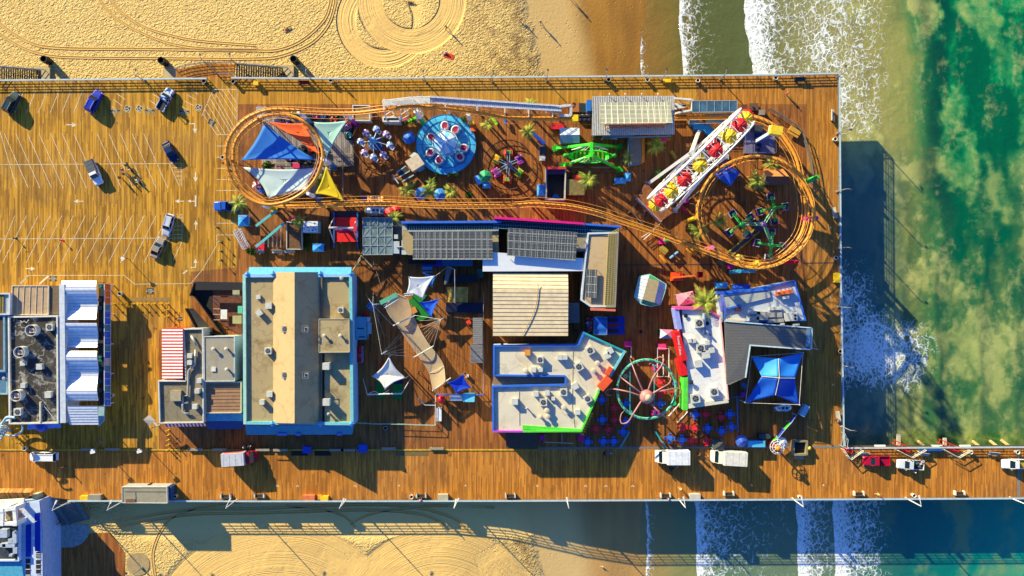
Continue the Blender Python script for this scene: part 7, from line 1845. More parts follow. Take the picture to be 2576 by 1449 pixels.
# ------------------------------------------------------------------ bins, bollards, benches, boxes
def bin_(body,rim):
    def f():
        r_=thing('bin','','bin',(0,0,0))
        mb=MB();mb.lathe([(.36,0),(.42,.95),(.44,1.),(.34,1.),(.32,.6)],0,0,14,caps=False);mb.build('body',body,r_);mb=MB();mb.cyl(0,0,.02,.6,.31,12);mb.build('liner',BLACK,r_);mb=MB();mb.tube([(.41*math.cos(i*PI/7),.41*math.sin(i*PI/7),1.0)for i in range(14)], .05,5,closed=True);mb.build('rim',rim,r_);return r_
    return f
DB,PB=bin_(M((60,60,62)),LGREY),bin_(M((215,205,180)),M((230,225,210)))
for k,(a,b,u,v,d,lab)in enumerate(((0,0,2068,830,0,'dark bin at the railing west of the north stair gap'),(0,0,2362,832,0,'dark bin at the railing east of the north stair gap'),(1,0,762,822,1,'pale bin right of the red brown promenade bench'),(2,0,967,815,0,'dark bin beside a lamp north-west of the coaster station'),(2,0,1356,815,1,'pale bin on the promenade left of the yellow box'),(2,0,1862,820,1,'pale bin on the promenade north-east of the station'),(3,0,65,795,1,'pale bin left of the dark bench at the north-east corner'),(3,0,660,1408,1,'pale bin at the east railing below the pale bench'),(3,1,668,1147,1,'pale bin at the east railing near the dark drain line'),(3,2,708,635,0,'dark bin at the east railing beside the blue tent court'),(3,3,310,648,1,'pale bin on the south edge by the lamp right of the trucks'),(3,3,1450,630,1,'pale bin on the south edge below the loaded white pickup'),(3,3,2018,195,1,'pale bin by the second white gate frame on the outer pier'),(3,3,2487,195,1,'pale bin on the outer pier above the right edge pickup'),(0,3,272,160,1,'pale bin above the white van on the kerb'),(0,3,1780,638,1,'pale bin right of the concrete topped rail shop'),(1,3,1570,642,1,'pale bin on the south edge left of a red cushioned bench'),(0,2,1226,58,1,'pale bin in the car park at the long tan mat'),(0,2,1140,1078,1,'pale bin against the grid sign wall south end'),(1,2,1310,1402,0,'grey bin outside the pale green yard fence'),(0,1,2254,142,1,'round white bin against the coaster loop west side'),(1,3,1040,155,0,'dark bin beside the blue box on the yellow kerb'))):
    T(a,b);p=P(u,v,0);place('bin%d'%d,PB if d else DB,tuple(p),0,lab,None, .95)
def barrel():
    r_=thing('barrel','','barrel',(0,0,0));mb=MB();mb.lathe([(.72,0),(.8,.7),(.8,1.5),(.74,2.2),(.6,2.2),(.58,1.4)],0,0,18,caps=False);mb.build('body',M((28,28,27)),r_);mb=MB();mb.cyl(0,0,.02,1.5,.57,14);mb.build('contents',BLACK,r_);return r_
for a,b,u,v,lab in((0,0,500,622,'black barrel on the sand right of the first pale landing'),(0,0,1665,635,'black barrel on the sand left of the bridge stair'),(1,0,405,622,'black barrel on the sand right of the third pale landing')):T(a,b);p=G(u,v);place('barrel',barrel,tuple(p),0,lab,'black barrels on the sand')
def bollard():
    r_=thing('bollard','','bollard',(0,0,0));mb=MB();mb.cyl(0,0,0,1.2,.11,8);mb.cyl(0,0,0,.08,.2,8);mb.build('post',M((245,200,30)),r_);mb=MB();mb.ball(0,0,1.22,.12);mb.tube([(-.3,0,.9),(.3,0,.9)], .06,5);mb.build('cap',M((235,190,30)),r_);return r_
T(0,2)
for i in range(9):p=P(1155+67*i,160,0);place('bollard',bollard,tuple(p),R(25),'yellow bollard in the row along the tan mat, %s from the left'%ORD[i],'yellow bollards below the tan mat')
for i in range(2):p=P(1690,222+63*i,0);place('bollard',bollard,tuple(p),R(25),'yellow bollard dropping down from the row end, %s one'%['upper','lower'][i],'yellow bollards below the tan mat')
T(0,3)
for i in range(5):p=P(1700,-20+49*i,0);place('bollard',bollard,tuple(p),R(25),'yellow bollard south of the snack corner, %s of five from the top'%ORD[i],'yellow bollards south of the snack corner')
for i in range(4):p=P(195,-40+49*i,0);place('bollard',bollard,tuple(p),R(25),'yellow bollard by the coil sculpture, %s of four from the top'%ORD[i],'yellow bollards by the coil sculpture')
def signpost(h,m1,m2):
    def f():
        r_=thing('signpost','','post',(0,0,0));mb=MB();mb.cyl(0,0,0,h,.06,6);mb.build('post',m2,r_);mb=MB();mb.ball(0,0,h,.2,.2,.16);mb.build('top',m1,r_);mb=MB();mb.cyl(0,0,0,.06,.25,8);mb.build('base',m2,r_);return r_
    return f
T(0,1)
for i in range(3):p=P(2232,990+90*i,0);place('gp',signpost(1.4,M((150,190,60)),DGREY),tuple(p),0,'slim green topped post near the arcade, %s of three from the top'%ORD[i],'green topped posts by the arcade')
p=P(2195,842,0);place('gp2',signpost(1.2,M((170,120,60)),DGREY),tuple(p),0,'thin post on the parking bay line by the blue kiosk')
p=P(165,950,0);place('bp',signpost(.9,BLACK,BLACK),tuple(p),0,'short black marker post on the lower parking row');p=P(637,972,0);place('rp',signpost(.9,RED,RED),tuple(p),0,'short red marker post on the lower parking row');p=P(2250,192,0);place('rp2',signpost(.8,M((180,60,40)),BROWN),tuple(p),0,'small rust red marker beside the coaster loop')
PALEC=M((160,150,130),.8)
def kerbbench(L_):
    def f():
        r_=thing('bench','','bench',(0,0,0));mb=MB();mb.box(0,0,.4,L_,.5,.1);mb.build('seat',PALEC,r_)
        for s_ in(-1,1):mb=MB();mb.box(s_*L_*.38,0,0,.3,.45,.4);mb.build('leg',PALEC,r_)
        return r_
    return f
for a,u,v,lab in((0,900,172,'low pale kerb bench left of the white boxed lamp'),(0,1140,172,'low pale kerb bench right of the left boxed lamp'),(0,1975,172,'low kerb bench right of the lower yellow bollards'),(0,2215,173,'low kerb bench left of the red cab box truck'),(1,70,175,'low kerb bench south of the arcade, first of two side by side'),(1,252,178,'low kerb bench south of the arcade, second of two side by side'),(1,815,178,'long dark kerb bench right of the blue cone box'),(1,932,178,'long dark kerb bench left of the dark bin'),(1,1338,163,'pale kerb bench left of the worn olive mat'),(1,1818,163,'pale kerb bench right of the worn olive mat')):T(a,3);p=P(u,v,0);place('kb',kerbbench(3.0),tuple(p),0,lab,'low benches along the yellow kerb')
def bench(m1):
    def f():
        r_=thing('bench','','bench',(0,0,0));mb=MB();mb.box(0,0,.42,2.,.5,.07);mb.build('seat',m1,r_);mb=MB();mb.box(0,.28,.5,2.,.07,.45);mb.build('backrest',m1,r_)
        for s_ in(-.85,.85):mb=MB();mb.box(s_,0,0,.1,.5,.42);mb.build('leg',DGREY,r_)
        return r_
    return f
for k,(a,b,u,v,ro,lab)in enumerate(((1,0,488,840,0,'red brown bench on the promenade left of a pale bin'),(3,0,312,805,0,'dark grey bench at the north-east corner of the promenade'),(3,0,640,1165,90,'pale bench at the east railing near the corner'),(3,1,652,695,-80,'pale bench at the east railing beside the coaster loop'),(3,2,690,1290,-80,'pale bench with a seated visitor at the east railing'),(3,3,945,215,0,'pale bench by the first white gate frame above the red pickup'),(3,3,1548,218,-8,'pale bench by the second gate frame beside the white pickup'),(3,3,2255,212,-5,'pale bench on the outer pier right of the gates'),(1,1,35,1085,0,'grey bench below the lattice gate, left of three'),(1,1,225,1085,0,'grey bench below the lattice gate, middle of three'),(1,1,345,1085,0,'grey bench below the lattice gate, right of three'))):
    T(a,b);p=P(u,v,0);place('bench%d'%min(k,2),bench([M((120,45,30)),M((70,72,76)),M((190,185,170))][min(k,2)]),tuple(p),R(ro),lab,None,1.15)
def fishbench():
    r_=thing('bench','','bench',(0,0,0));mb=MB();mb.box(0,0,.42,1.7,.55,.07);mb.build('seat',M((60,55,50)),r_);mb=MB();mb.box(0,-.3,.5,1.7,.08,.4);mb.build('backrest',M((75,68,60)),r_)
    for s_ in(-.95,.95):mb=MB();mb.prism([(s_-.14,-.4),(s_+.14,-.4),(s_+.14,.3),(s_,.55),(s_-.14,.3)],0, .8);mb.build('end_panel',M((215,210,195)),r_)
    return r_
FBL=[(0,2280,640),(1,42,635),(1,1665,635),(1,2560,635),(2,1540,632),(2,2175,615),(3,905,615),(3,1915,610)]
for i,(a,u,v)in enumerate(FBL):T(a,3);p=P(u,v,0);place('fb',fishbench,tuple(p),0,'bench with white end panels at the south railing, %s of eight from the left'%ORD[i],'white ended benches along the south railing')
def hutbox(tx,ty,u,v,sx,sy,h,m_,label,name='box',rot=0,top=None,cat='box'):
    T(tx,ty);p=P(u,v,0);r_=thing(name,label,cat,tuple(p));mb=MB();mb.box(p.x,p.y,0,sx,sy,h,rot,.95);mb.build('body',m_,r_);mb=MB();mb.box(p.x,p.y,h+.002,sx*1.02,sy*1.02,.08,rot);mb.build('lid',top or m_,r_);return r_
YB=M((245,200,30))
for a in((2,0,1555,818,1.5,.8,.9,YB,'yellow tool box on the promenade north of the station'),(2,0,1600,820,.7,.6,.7,YB,'small yellow trolley right of the yellow tool box'),(1,0,12,848,1.,.8,.9,YB,'yellow box at the railing east of the stair gap'),(1,3,543,660,2.4,1.4,1.,M((220,120,70)),'orange crate with a white notice at the south railing'),(1,3,697,658,1.6,.9,.8,YB,'yellow box at the south railing left of a lamp'),(1,3,650,650,.8,.8,.7,M((220,160,30)),'small yellow cart beside the yellow railing box'),(1,3,1885,652,2.1,1.4,.9,M((190,180,150)),'beige double box at the south railing by a lamp'),(2,3,1832,650,2.2,1.5,.9,M((200,195,180)),'beige double box at the south railing right of the Y lamp'),(0,3,975,655,2.6,1.4,1.,M((150,145,125)),'grey olive box at the south railing by the rail shop'),(3,1,678,1345,1.1,2.,1.,YB,'yellow box at the east railing'),(0,3,865,655,1.6,.9,.8,YB,'yellow wheeled box beside the beach stair head'),(1,3,523,170,1.6,1.3,1.1,M((25,70,190)),'blue box on the yellow kerb between the black mats'),(1,3,1082,158,1.7,1.6,1.1,M((30,80,190)),'blue box beside the dark bin on the kerb'),(2,2,1158,562,1.5,1.2,1.,MAG,'magenta box near the turquoise queue rail'),(2,2,1502,588,1.6,1.2,1.,M((230,60,130)),'pink box heading the white queue maze'),(2,2,1440,798,1.3,1.1,1.,MAG,'magenta box on the east post of the ring gateway'),(2,2,1435,1248,1.6,1.,1.,MAG,'magenta box at the south-east of the ring gateway'),(2,2,2312,1068,1.,1.,1.,M((150,40,170)),'purple box west of the blue tent mast'),(2,3,297,52,.9,1.,.9,M((190,30,170)),'magenta box on the brown terrace edge'),(2,3,694,48,1.3,1.4,1.,MAG,'magenta box at the green parapet corner'),(2,1,1508,980,1.4,1.2,1.,M((235,30,130)),'pink box by the small frog ride under the straight track'),(2,1,2190,1225,1.3,1.3,1.,M((190,30,130)),'magenta box under the east loop bottom'),(2,1,1740,572,1.2,1.,1.,M((190,40,150)),'magenta box beside the wheel queue'),(1,1,375,762,1.3,.9,1.,M((225,30,110)),'pink box left of the palm by the spotted booth'),(1,1,57,1037,1.7,1.3,1.,M((225,20,70)),'crimson pink box at the lattice gate'),(2,0,460,1278,2.6,1.2,.8,M((215,30,40)),'red trolley in the dark yard under the lift hill'),(1,1,418,222,1.4,1.2,1.,M((215,40,110)),'pink box at the bumper floor south edge'),(1,0,2188,1302,1.1,1.1,.9,M((245,100,30)),'orange box beside the shark ride'),(2,0,1522,1418,1.,1.,.9,M((230,20,130)),'pink box beside the painted exit words'),(2,1,650,338,1.9,.8,.9,M((225,50,40)),'red bench box by the tan game booth')):
    if a[8]:hutbox(*a)
# ------------------------------------------------------------------ pyramid kiosks and parasols
def kiosk(tx,ty,u,v,s1,s2,h,m_,label,rot=0,body=None,dots=False):
    T(tx,ty);p=P(u,v,h);r_=thing('kiosk',label,'kiosk',(p.x,p.y,0));q=Matrix.Rotation(rot,3,'Z')
    w=lambda a,b,z:Vector((p.x,p.y,0))+q@Vector((a*s1/2,b*s2/2,0))+Vector((0,0,z))
    cs=[w(-1,-1,h),w(1,-1,h),w(1,1,h),w(-1,1,h)];ap=w(0,0,h+.55);
    for i in range(4):mb=MB();mb.face([cs[i],cs[(i+1)%4],ap]);mb.face([cs[i]-Vector((0,0,.25)),cs[(i+1)%4]-Vector((0,0,.25)),cs[(i+1)%4],cs[i]]);mb.build('roof_panel',m_ if not isinstance(m_,list)else m_[i%len(m_)],r_)
    for i in range(4):f=cs[i]*.9+ap*.1;mb=MB();mb.cyl(f.x,f.y,0,h,.06,6);mb.build('post',LGREY,r_)
    mb=MB();mb.prism([(c_.x,c_.y)for c_ in(w(-.8,-.8,0),w(.8,-.8,0),w(.8,.8,0),w(-.8,.8,0))], .01,1.);mb.build('counter',body or M((60,110,150)),r_)
    if dots:
        rr=random.Random(2)
        for k in range(9):
            a_,b_=rr.uniform(-.8,.8),rr.uniform(-.8,.8);zz=h+.55*(1-max(abs(a_),abs(b_)))+.03;c_=w(a_,b_,zz);mb=MB();mb.ball(c_.x,c_.y,zz,.16,.16,.05);mb.build('dot',[M((210,60,60)),M((80,160,80)),M((150,50,110))][k%3],r_)
    return r_
KB=[M((80,190,235)),M((45,140,215)),M((40,120,205)),M((60,165,225))]
KD=[M((40,90,210)),M((30,75,190)),M((25,65,175)),M((35,85,205))]
for a in((0,1,2447,770,2.1,2.3,2.3,KB,'cyan pyramid roofed kiosk at the coaster entrance by the lot'),(2,1,298,468,1.9,2.4,2.3,KB,'blue pyramid kiosk left of the dark open game booth'),(2,1,1090,368,2.3,1.2,2.2,KB,'cyan kiosk below the green ship, wider of the pair'),(2,1,1168,330,1.2,1.8,2.2,KB,'cyan kiosk below the green ship, narrower of the pair'),(1,1,625,1042,2.3,1.7,2.2,KB,'blue kiosk south of the spotted white booth'),(1,1,2320,415,1.7,1.2,1.8,KB,'small blue kiosk beside the green parasol'),(2,1,2110,1425,2.4,1.2,2.3,KB,'cyan kiosk north of the east kitchen block'),(2,1,2310,1440,3.6,1.2,2.2,KD,'long blue kiosk north of the east kitchen block')):kiosk(*a)
kiosk(2,1,2170,300,3.9,3.4,2.6,KD,'large cobalt blue pyramid tent inside the east loop',R(-35))
kiosk(1,1,2250,355,1.7,1.9,1.9,KB,'blue kiosk half under the green parasol',R(20))
kiosk(2,2,1748,108,3.6,2.5,2.6,M((240,150,170)),'pink dotted pyramid kiosk beside the big palm',R(12),dots=True)
kiosk(2,2,1556,464,2.6,1.9,2.4,[M((90,160,200)),M((225,225,235)),M((200,120,150)),M((200,225,235))],'striped blue and white kiosk at the red facade',R(-3))
kiosk(2,3,2080,135,2.2,1.9,2.2,M((80,78,72)),'dark slatted kiosk behind the right box truck',0)
def parasol(m1,m2):
    def f():
        r_=thing('parasol','','parasol',(0,0,0));n=8
        for k in range(n):
            a,b=k*2*PI/n,(k+1)*2*PI/n;mb=MB();slab(mb,[(.03*math.cos(a),.03*math.sin(a),2.95),(1.35*math.cos(a),1.35*math.sin(a),2.3),(1.35*math.cos(b),1.35*math.sin(b),2.3),(.03*math.cos(b),.03*math.sin(b),2.95)],.04);mb.build('canopy_panel',[m1,m2][k%2],r_)
        mb=MB();mb.cyl(0,0,0,3.,.04,6);mb.cyl(0,0,0,.15,.3,10);mb.build('pole',LGREY,r_);return r_
    return f
PBL=parasol(M((60,150,220)),M((45,130,205)))
for key,a,b,u,v,fn,sc,lab in(('pb',1,1,1660,500,PBL,1,'blue parasol between two palms south of the shark ride'),('pb',1,1,1850,508,PBL,1,'blue parasol left of the round planter palm south of the shark ride'),('pd',1,0,1540,1385,parasol(M((25,105,195)),M((20,90,180))),1,'dark blue parasol left of the shark ride'),('pg',1,1,2303,325,parasol(M((40,170,110)),M((30,150,95))),1,'green parasol by the jeep ride'),('pr',1,1,1345,695,parasol(M((225,25,30)),M((205,15,25))),.95,'red parasol at the airstream end, left of two'),('pr',1,1,1405,665,None,.85,'red parasol at the airstream end, right of two'),('pv',2,3,2310,92,parasol(M((70,110,200)),M((60,95,185))),.95,'violet blue parasol left of the popsicle cart'),('py',2,1,2290,1160,parasol(M((225,190,60)),M((245,215,90))),.85,'yellow parasol under the bottom of the east loop, left one'),('py',2,1,2460,1225,None,.8,'yellow parasol under the bottom of the east loop, right one'),('pw',3,3,140,110,parasol(M((235,225,215)),M((200,220,235))),.9,'white parasol behind the globe sculpture')):
    T(a,b);p=P(u,v,2.3);place(key,fn,(p.x,p.y,0),rnd.random(),lab.replace('airstream','silver trailer'),None,sc)
# ------------------------------------------------------------------ trees and plants
LEAF=X('leaves');_n=LEAF.noise(1.3,4.);LEAF=LEAF.done(LEAF.mix(LEAF.step(_n,.35,.65),lin((38,66,20)),lin((86,124,36))), .6,0, .3)
PLM=X('palm_leaves');_n=PLM.noise(.9,3.);PLM=PLM.done(PLM.mix(PLM.step(_n,.35,.65),lin((84,112,28)),lin((178,182,60))), .55,0, .3)
def palm():
    r_=thing('palm_tree','','palm',(0,0,0));rr=random.Random(17)
    mb=MB();mb.tube([(0,0,0),(.08,.02,1.6),(.05,-.05,3.1)], .2,8,r2=.13);mb.build('trunk',M((120,92,62),.9,0,.3),r_)
    mb=MB()
    for k in range(15):
        a=k*2.4+rr.random()*.4;el=rr.uniform(.1,1.0);ln=rr.uniform(1.5,2.3);prev=None
        for i in range(9):
            t=i/8;rad=ln*t*math.cos(el*.5);z=3.1+ln*(math.sin(el)*t-(.85)*t*t*.9)
            c_=Vector((.05+rad*math.cos(a),-.05+rad*math.sin(a),z));sd=Vector((-math.sin(a),math.cos(a),0));w= .38*math.sin(PI*min(1,.12+t*.9))+.03
            if prev:
                pc,pw=prev;fw_=(c_-pc)
                for s_ in(-1,1):
                    for q in(0,.5):
                        b0=pc+fw_*q;tip=b0+sd*s_*w+fw_*.9-Vector((0,0,w*.45));mb.face([b0,b0+fw_*.35,tip+fw_*.08,tip])
            prev=(c_,w)
    mb.build('crown',PLM,r_);return r_
def shrub():
    r_=thing('shrub','','shrub',(0,0,0));rr=random.Random(4)
    mb=MB();mb.cyl(0,0,0,1.2,.09,6);mb.build('trunk',BROWN,r_);mb=MB()
    for k in range(520):
        th,ph=rr.uniform(0,2*PI),math.acos(rr.uniform(-.6,1));rad= .95*rr.random()**.35*(.82+.25*math.sin(3*th+1)*math.sin(ph*2))
        c_=Vector((rad*math.sin(ph)*math.cos(th),rad*math.sin(ph)*math.sin(th),1.45+rad*.9*math.cos(ph)));d=Vector((rr.uniform(-1,1),rr.uniform(-1,1),rr.uniform(-.3,1))).normalized();x_=frame(d)[0]*.13;y_=frame(d)[1]*.08
        mb.face([c_-x_,c_-y_,c_+x_,c_+y_])
    mb.build('crown',LEAF,r_);return r_
for a,b,u,v,s_,lab in((1,1,1530,478,1.,'palm at the left end of the blue parasol row'),(1,1,1742,480,1.,'palm between the two blue parasols'),(1,1,1765,400,.7,'small palm just above the two blue parasols'),(1,1,1965,492,.9,'palm in a planter right of the blue parasols'),(1,1,432,775,.8,'yellow green palm beside the spotted booth'),(1,1,1395,740,.85,'dark palm between glass canopy and red parasols'),(2,0,185,1058,.8,'palm at the lift hill foot on the promenade side'),(2,0,168,1335,.95,'palm beside the blue slide rail under the lift hill'),(2,1,1445,15,1.1,'palm between the station and the ferris wheel'),(2,1,770,372,1.1,'palm beside the tan game booth'),(2,1,2462,385,1.15,'palm inside the east loop by the stone kiosk'),(2,1,2085,778,1.,'spiky palm inside the east loop left of the spinner'),(2,1,1880,882,1.1,'palm against the outside of the east loop, lower left'),(2,1,1165,148,.8,'palm beside the green ship east end'),(2,2,1935,140,1.75,'largest yellow green palm beside the pink dotted kiosk'),(0,1,2415,600,1.1,'palm over the blue pickup at the coaster loop'),(1,1,640,390,1.,'palm half hidden by the yellow shade sail'),(3,1,40,205,.9,'palm inside the top of the east loop'),(1,0,2335,1262,.75,'small palm right of the shark ride')):
    T(a,b);p=P(u,v,2.8*s_);place('palm',palm,(p.x,p.y,0),rnd.random()*6,lab,None,s_*1.12)
for a,b,u,v,s_,lab in((1,1,120,222,1.25,'round shrub between the blue and grey shade sails'),(1,1,2142,512,1.,'round shrub right of the blue parasol row'),(2,1,1478,308,1.4,'dense shrub at the foot of the ferris wheel'),(0,1,2540,1085,1.,'shrub in a box by the white lattice gate, right one'),(0,1,2492,1075,.7,'shrub in a box by the white lattice gate, left one'),(1,1,520,935,.7,'yellowish shrub in the dark planter, upper of three'),(1,1,522,1000,.7,'yellowish shrub in the dark planter, middle of three'),(1,1,510,1050,.8,'yellowish shrub in the dark planter, lower of three'),(1,0,1500,1235,.8,'shrub under the lift hill, left of the shark ride'),(1,0,1590,1225,.7,'shrub beside the green column left of the shark ride'),(1,1,1820,305,.65,'low shrub below the shark ride, left of three'),(1,1,1950,310,.65,'low shrub below the shark ride, middle of three'),(1,1,2020,302,.6,'low shrub below the shark ride, right of three'),(1,0,2090,1195,.8,'shrub behind the shark ride by the white column'),(2,2,1165,1278,.7,'shrub at the foot of the ring gateway, south-west post')):
    T(a,b);p=P(u,v,1.4);place('shrub',shrub,(p.x,p.y,0),rnd.random()*6,lab,None,s_)
# ------------------------------------------------------------------ four seat tables
def dining(m1):
    def f():
        r_=thing('dining_set','','table',(0,0,0));mb=MB();mb.box(0,0,.7,1.15,1.15,.06);mb.build('table_top',m1,r_);mb=MB();mb.cyl(0,0,0,.7,.06,6);mb.cyl(0,0,.76,.79,.05,6);mb.box(0,0,0,.6,.6,.05);mb.build('pedestal',DGREY,r_)
        for k in range(4):
            a=k*PI/2;mb=MB();mb.box(.95*math.cos(a),.95*math.sin(a),.42,.45,.8,.05,a);mb.box(1.16*math.cos(a),1.16*math.sin(a),.47,.05,.8,.35,a);mb.beam((.0,0,.1),(.9*math.cos(a),.9*math.sin(a),.42),.06);mb.build('seat',m1,r_)
        return r_
    return f
RS=[(1490,945),(1495,1055),(1645,1060),(1035,1210),(1035,1330),(845,1420),(970,1425),(1950,1275),(2105,1300),(1715,1405),(1840,1405)]
BS=[(1150,1165),(1495,1165),(910,1325),(1145,1350),(1120,1449),(1845,1275),(2195,1270),(2210,1400),(1970,1415),(2110,1440),(905,1125)]
T(2,2);RP=[P(u,v,.7)for u,v in RS];BP_=[P(u,v,.7)for u,v in BS]
T(2,3);RP+=[P(u,v,.7)for u,v in((1815,85),(1955,90))];BP_+=[P(u,v,.7)for u,v in((762,100),(920,95),(1025,95),(1590,65),(1712,80))]
for key,ps,m_,nm in(('dr',RP,M((248,48,62)),'red'),('dbl',BP_,M((55,120,225)),'blue')):
    for i,p in enumerate(sorted(ps,key=lambda q:q.x)):place(key,dining(m_),(p.x,p.y,0),R(rnd.uniform(-6,6)),'%s four seat table, %s from the left of its colour on the terrace'%(nm,ORD[i]),'%s four seat tables of the food terrace'%nm, .86)
T(2,2)
for k,(a,lab)in enumerate((([(1455,600),(1570,605),(1572,885),(1455,888),(1455,600)],'white queue maze outline beside the ring gateway'),([(1512,670),(1515,880)],'white queue maze divider rail'),([(1135,580),(1192,585),(1192,700)],'white bent rail by the teal parapet'),([(1570,1280),(1690,1140)],'white gate rail at the green facade, upper one'),([(1660,1345),(1755,1240)],'white gate rail at the green facade, lower one'),([(2255,1100),(2262,1440)],'blue and green barrier line east of the food terrace'),([(2190,1100),(2330,1075)],'blue barrier from the white block to the tent mast'))):fence('queue_rail',lab,PP(a,0),1.05,WHITE if k<5 else M((60,120,190)), .06)
T(2,3);fence('queue_rail','pale queue rails on the brown terrace by the green fascia',PP([(330,20),(330,95),(610,105),(500,100),(500,15)],0),1.,LGREY,.06)
T(2,2)
for u,v,r_,m_,lab in((1145,890,26,M((170,190,150)),'pale green disc table inside the ring gateway'),(1640,962,25,M((60,110,210)),'blue disc table right of the ring gateway'),(1628,1158,26,M((50,190,110)),'green disc table right of the ring gateway'),(1298,438,18,BLACK,'black round hatch on the dark boards'),(1175,752,18,TEAL,'small teal disc at the ring gateway west post')):p=P(u,v,.8);mb=MB();mb.cyl(p.x,p.y,.72,.8,L(r_),14);mb.cyl(p.x,p.y,0,.72,.08,6);tag(mb.build('disc_table',m_),lab,'table')
# ------------------------------------------------------------------ vehicles (x is forward)
GL=M((18,34,42), .08,0, .05);TYRE=M((18,18,18), .9);HUB=M((150,152,155), .35, .6)
def wheel(r_,x,y,r=.34,w=.22):
    mb=MB();mb.tube([(x,y-w/2,r),(x,y+w/2,r)],r,14);o=mb.build('wheel',TYRE,r_)
    mb=MB();s_=1 if y>0 else-1;mb.tube([(x,y+s_*w*.5,r),(x,y+s_*(w*.5+.02),r)],r*.6,10);mb.build('rim',HUB,o)
def sect(x,w,zb,zt,r=.08):return[Vector((x,y,z))for y,z in((-w*.93,zb),(-w,zb+.15),(-w,zt-.22),(-w+.05,zt-r),(-w+.2,zt),(w-.2,zt),(w-.05,zt-r),(w,zt-.22),(w,zb+.15),(w*.93,zb))]
def car(name,label,cat,tile,uv_,ang,L_,W,H,m_,kind='sedan',roof=None,bedm=None,cover=False):
    T(*tile);p=P(*uv_, .8);r_=thing(name,label,cat,(p.x,p.y,0),None,R(ang));h=L_/2;w=W/2
    o0=bpy.data.objects[r_.name];base= .32;belt=H*.6
    old=Vector(r_.location);r_.location=(0,0,0)
    hood=belt-.06
    if kind=='pickup':st=[(-h,w*.94,.45,belt-.12),(-h+.12,w,base,belt-.05),(h*.28,w,base,belt),(h*.62,w*.98,base,hood),(h*.9,w*.92,base+.03,hood-.08),(h,w*.78,base+.12,hood-.25)]
    else:st=[(-h,w*.82,.45,belt-.15),(-h*.92,w*.93,base,belt-.02),(-h*.5,w,base,belt),(h*.3,w,base,belt),(h*.62,w*.98,base,hood-.02),(h*.88,w*.9,base+.03,hood-.14),(h,w*.7,base+.12,hood-.3)]
    mb=MB();
    if kind=='pickup':
        cab0=-h*.12 if not cover else-h*.05
        mb.loft([sect(*s)for s in[(cab0,w,base,belt)]+st[2:]]);mb.build('body',m_,r_,smooth=False)
        mb=MB();bw=belt-.06;mb.box((cab0-h)/2,0,base,h+cab0-.02,W*.96,.35)
        for s_ in(-1,1):mb.box((cab0-h)/2,s_*(w-.06),base+.3,h+cab0-.02,.12,bw-base-.3)
        mb.box(-h+.05,0,base+.3,.1,W-.25,bw-base-.3);mb.build('bed',m_,r_)
        mb=MB();mb.box((cab0-h)/2,0,base+.352,h+cab0-.3,W-.3,.04);mb.build('bed_liner',bedm or M((30,30,32)),r_)
        if cover:mb=MB();mb.box((cab0-h)/2,0,bw+.004,h+cab0-.03,W*.97,.5,0,.96);cv=mb.build('bed_cover',bedm or DGREY,r_);mb=MB();[mb.box(cab0-(h+cab0)*t,0,bw+.505,.05,W*.9,.03)for t in(.3,.6,.9)];mb.build('cover_rib',GREY,cv)
        c0,c1,c2,c3=cab0+.02,cab0+.12,h*.22,h*.46
    else:
        mb.loft([sect(*s)for s in st]);mb.build('body',m_,r_)
        c0,c1,c2,c3={'sedan':(-h*.72,-h*.38,h*.12,h*.42),'suv':(-h*.93,-h*.8,h*.12,h*.42),'van':(-h*.97,-h*.9,h*.42,h*.72)}[kind]
    def cab(x,ww,z):return[Vector((x,-ww,z)),Vector((x,ww,z))]
    a0,a1=cab(c0,w*.9,belt-.02);b0,b1=cab(c1,w*.76,H-.03);d0,d1=cab(c2,w*.76,H-.02);e0,e1=cab(c3,w*.9,hood-.02)
    mb=MB();mb.loft([[a0,b0,d0,e0],[a1,b1,d1,e1]]);mb.build('glasshouse',GL,r_)
    mb=MB();k=Vector((0,0,.035));slab(mb,[b0+k,d0+k,d1+k,b1+k],.07)
    for p_,q_ in((a0,b0),(a1,b1),(d0,e0),(d1,e1)):mb.beam(p_,q_,.09)
    m0,m1=b0.lerp(d0,.45),b1.lerp(d1,.45);mb.beam(m0,a0.lerp(e0,.5), .09);mb.beam(m1,a1.lerp(e1,.5), .09);ro=mb.build('roof',roof or m_,r_)
    if kind in('suv','van'):
        for y in(-w*.62,w*.62):mb=MB();mb.tube([(c1+.2,y,H+.09),(c2-.2,y,H+.09)], .03,5);mb.build('roof_rail',STEEL,ro)
    for x in(-h*.6,h*.6):
        for y in(-w+.08,w-.08):wheel(r_,x,y, .36 if kind!='sedan' else.33)
    for s_ in(-1,1):
        mb=MB();mb.box(h*.93,s_*w*.66,hood-.36,.2,.34,.13);mb.build('headlight',M((225,228,225),.1),r_)
        mb=MB();mb.box(-h*.985,s_*w*.8,belt-.35,.1,.2,.22);mb.build('tail_light',M((150,15,15),.2),r_)
        mb=MB();mb.box(c3-.35,s_*(w+.1),belt-.02,.14,.2,.14);mb.build('mirror',m_,r_)
    mb=MB();mb.box(h-.02,0,.35,.16,W*.8,.2);mb.build('bumper',DGREY if kind=='pickup' else m_,r_);mb=MB();mb.box(-h+.02,0,.35,.16,W*.86,.2);mb.build('bumper',DGREY if kind=='pickup' else m_,r_)
    r_.location=old;return r_
PT=lambda c:M(c, .35,0, .04,1.5,1.)
SVR=PT((190,195,205));WHP=PT((228,228,226))
car('parked_car','dark green black off-road car parked at the left of the north row','car',(0,0),(115,1030),62,4.6,1.95,1.85,PT((38,58,58)),'suv')
car('parked_car','royal blue car in the north row beside the wheelchair bays','car',(0,0),(943,1018),63,4.75,1.95,1.75,PT((20,45,170)),'suv')
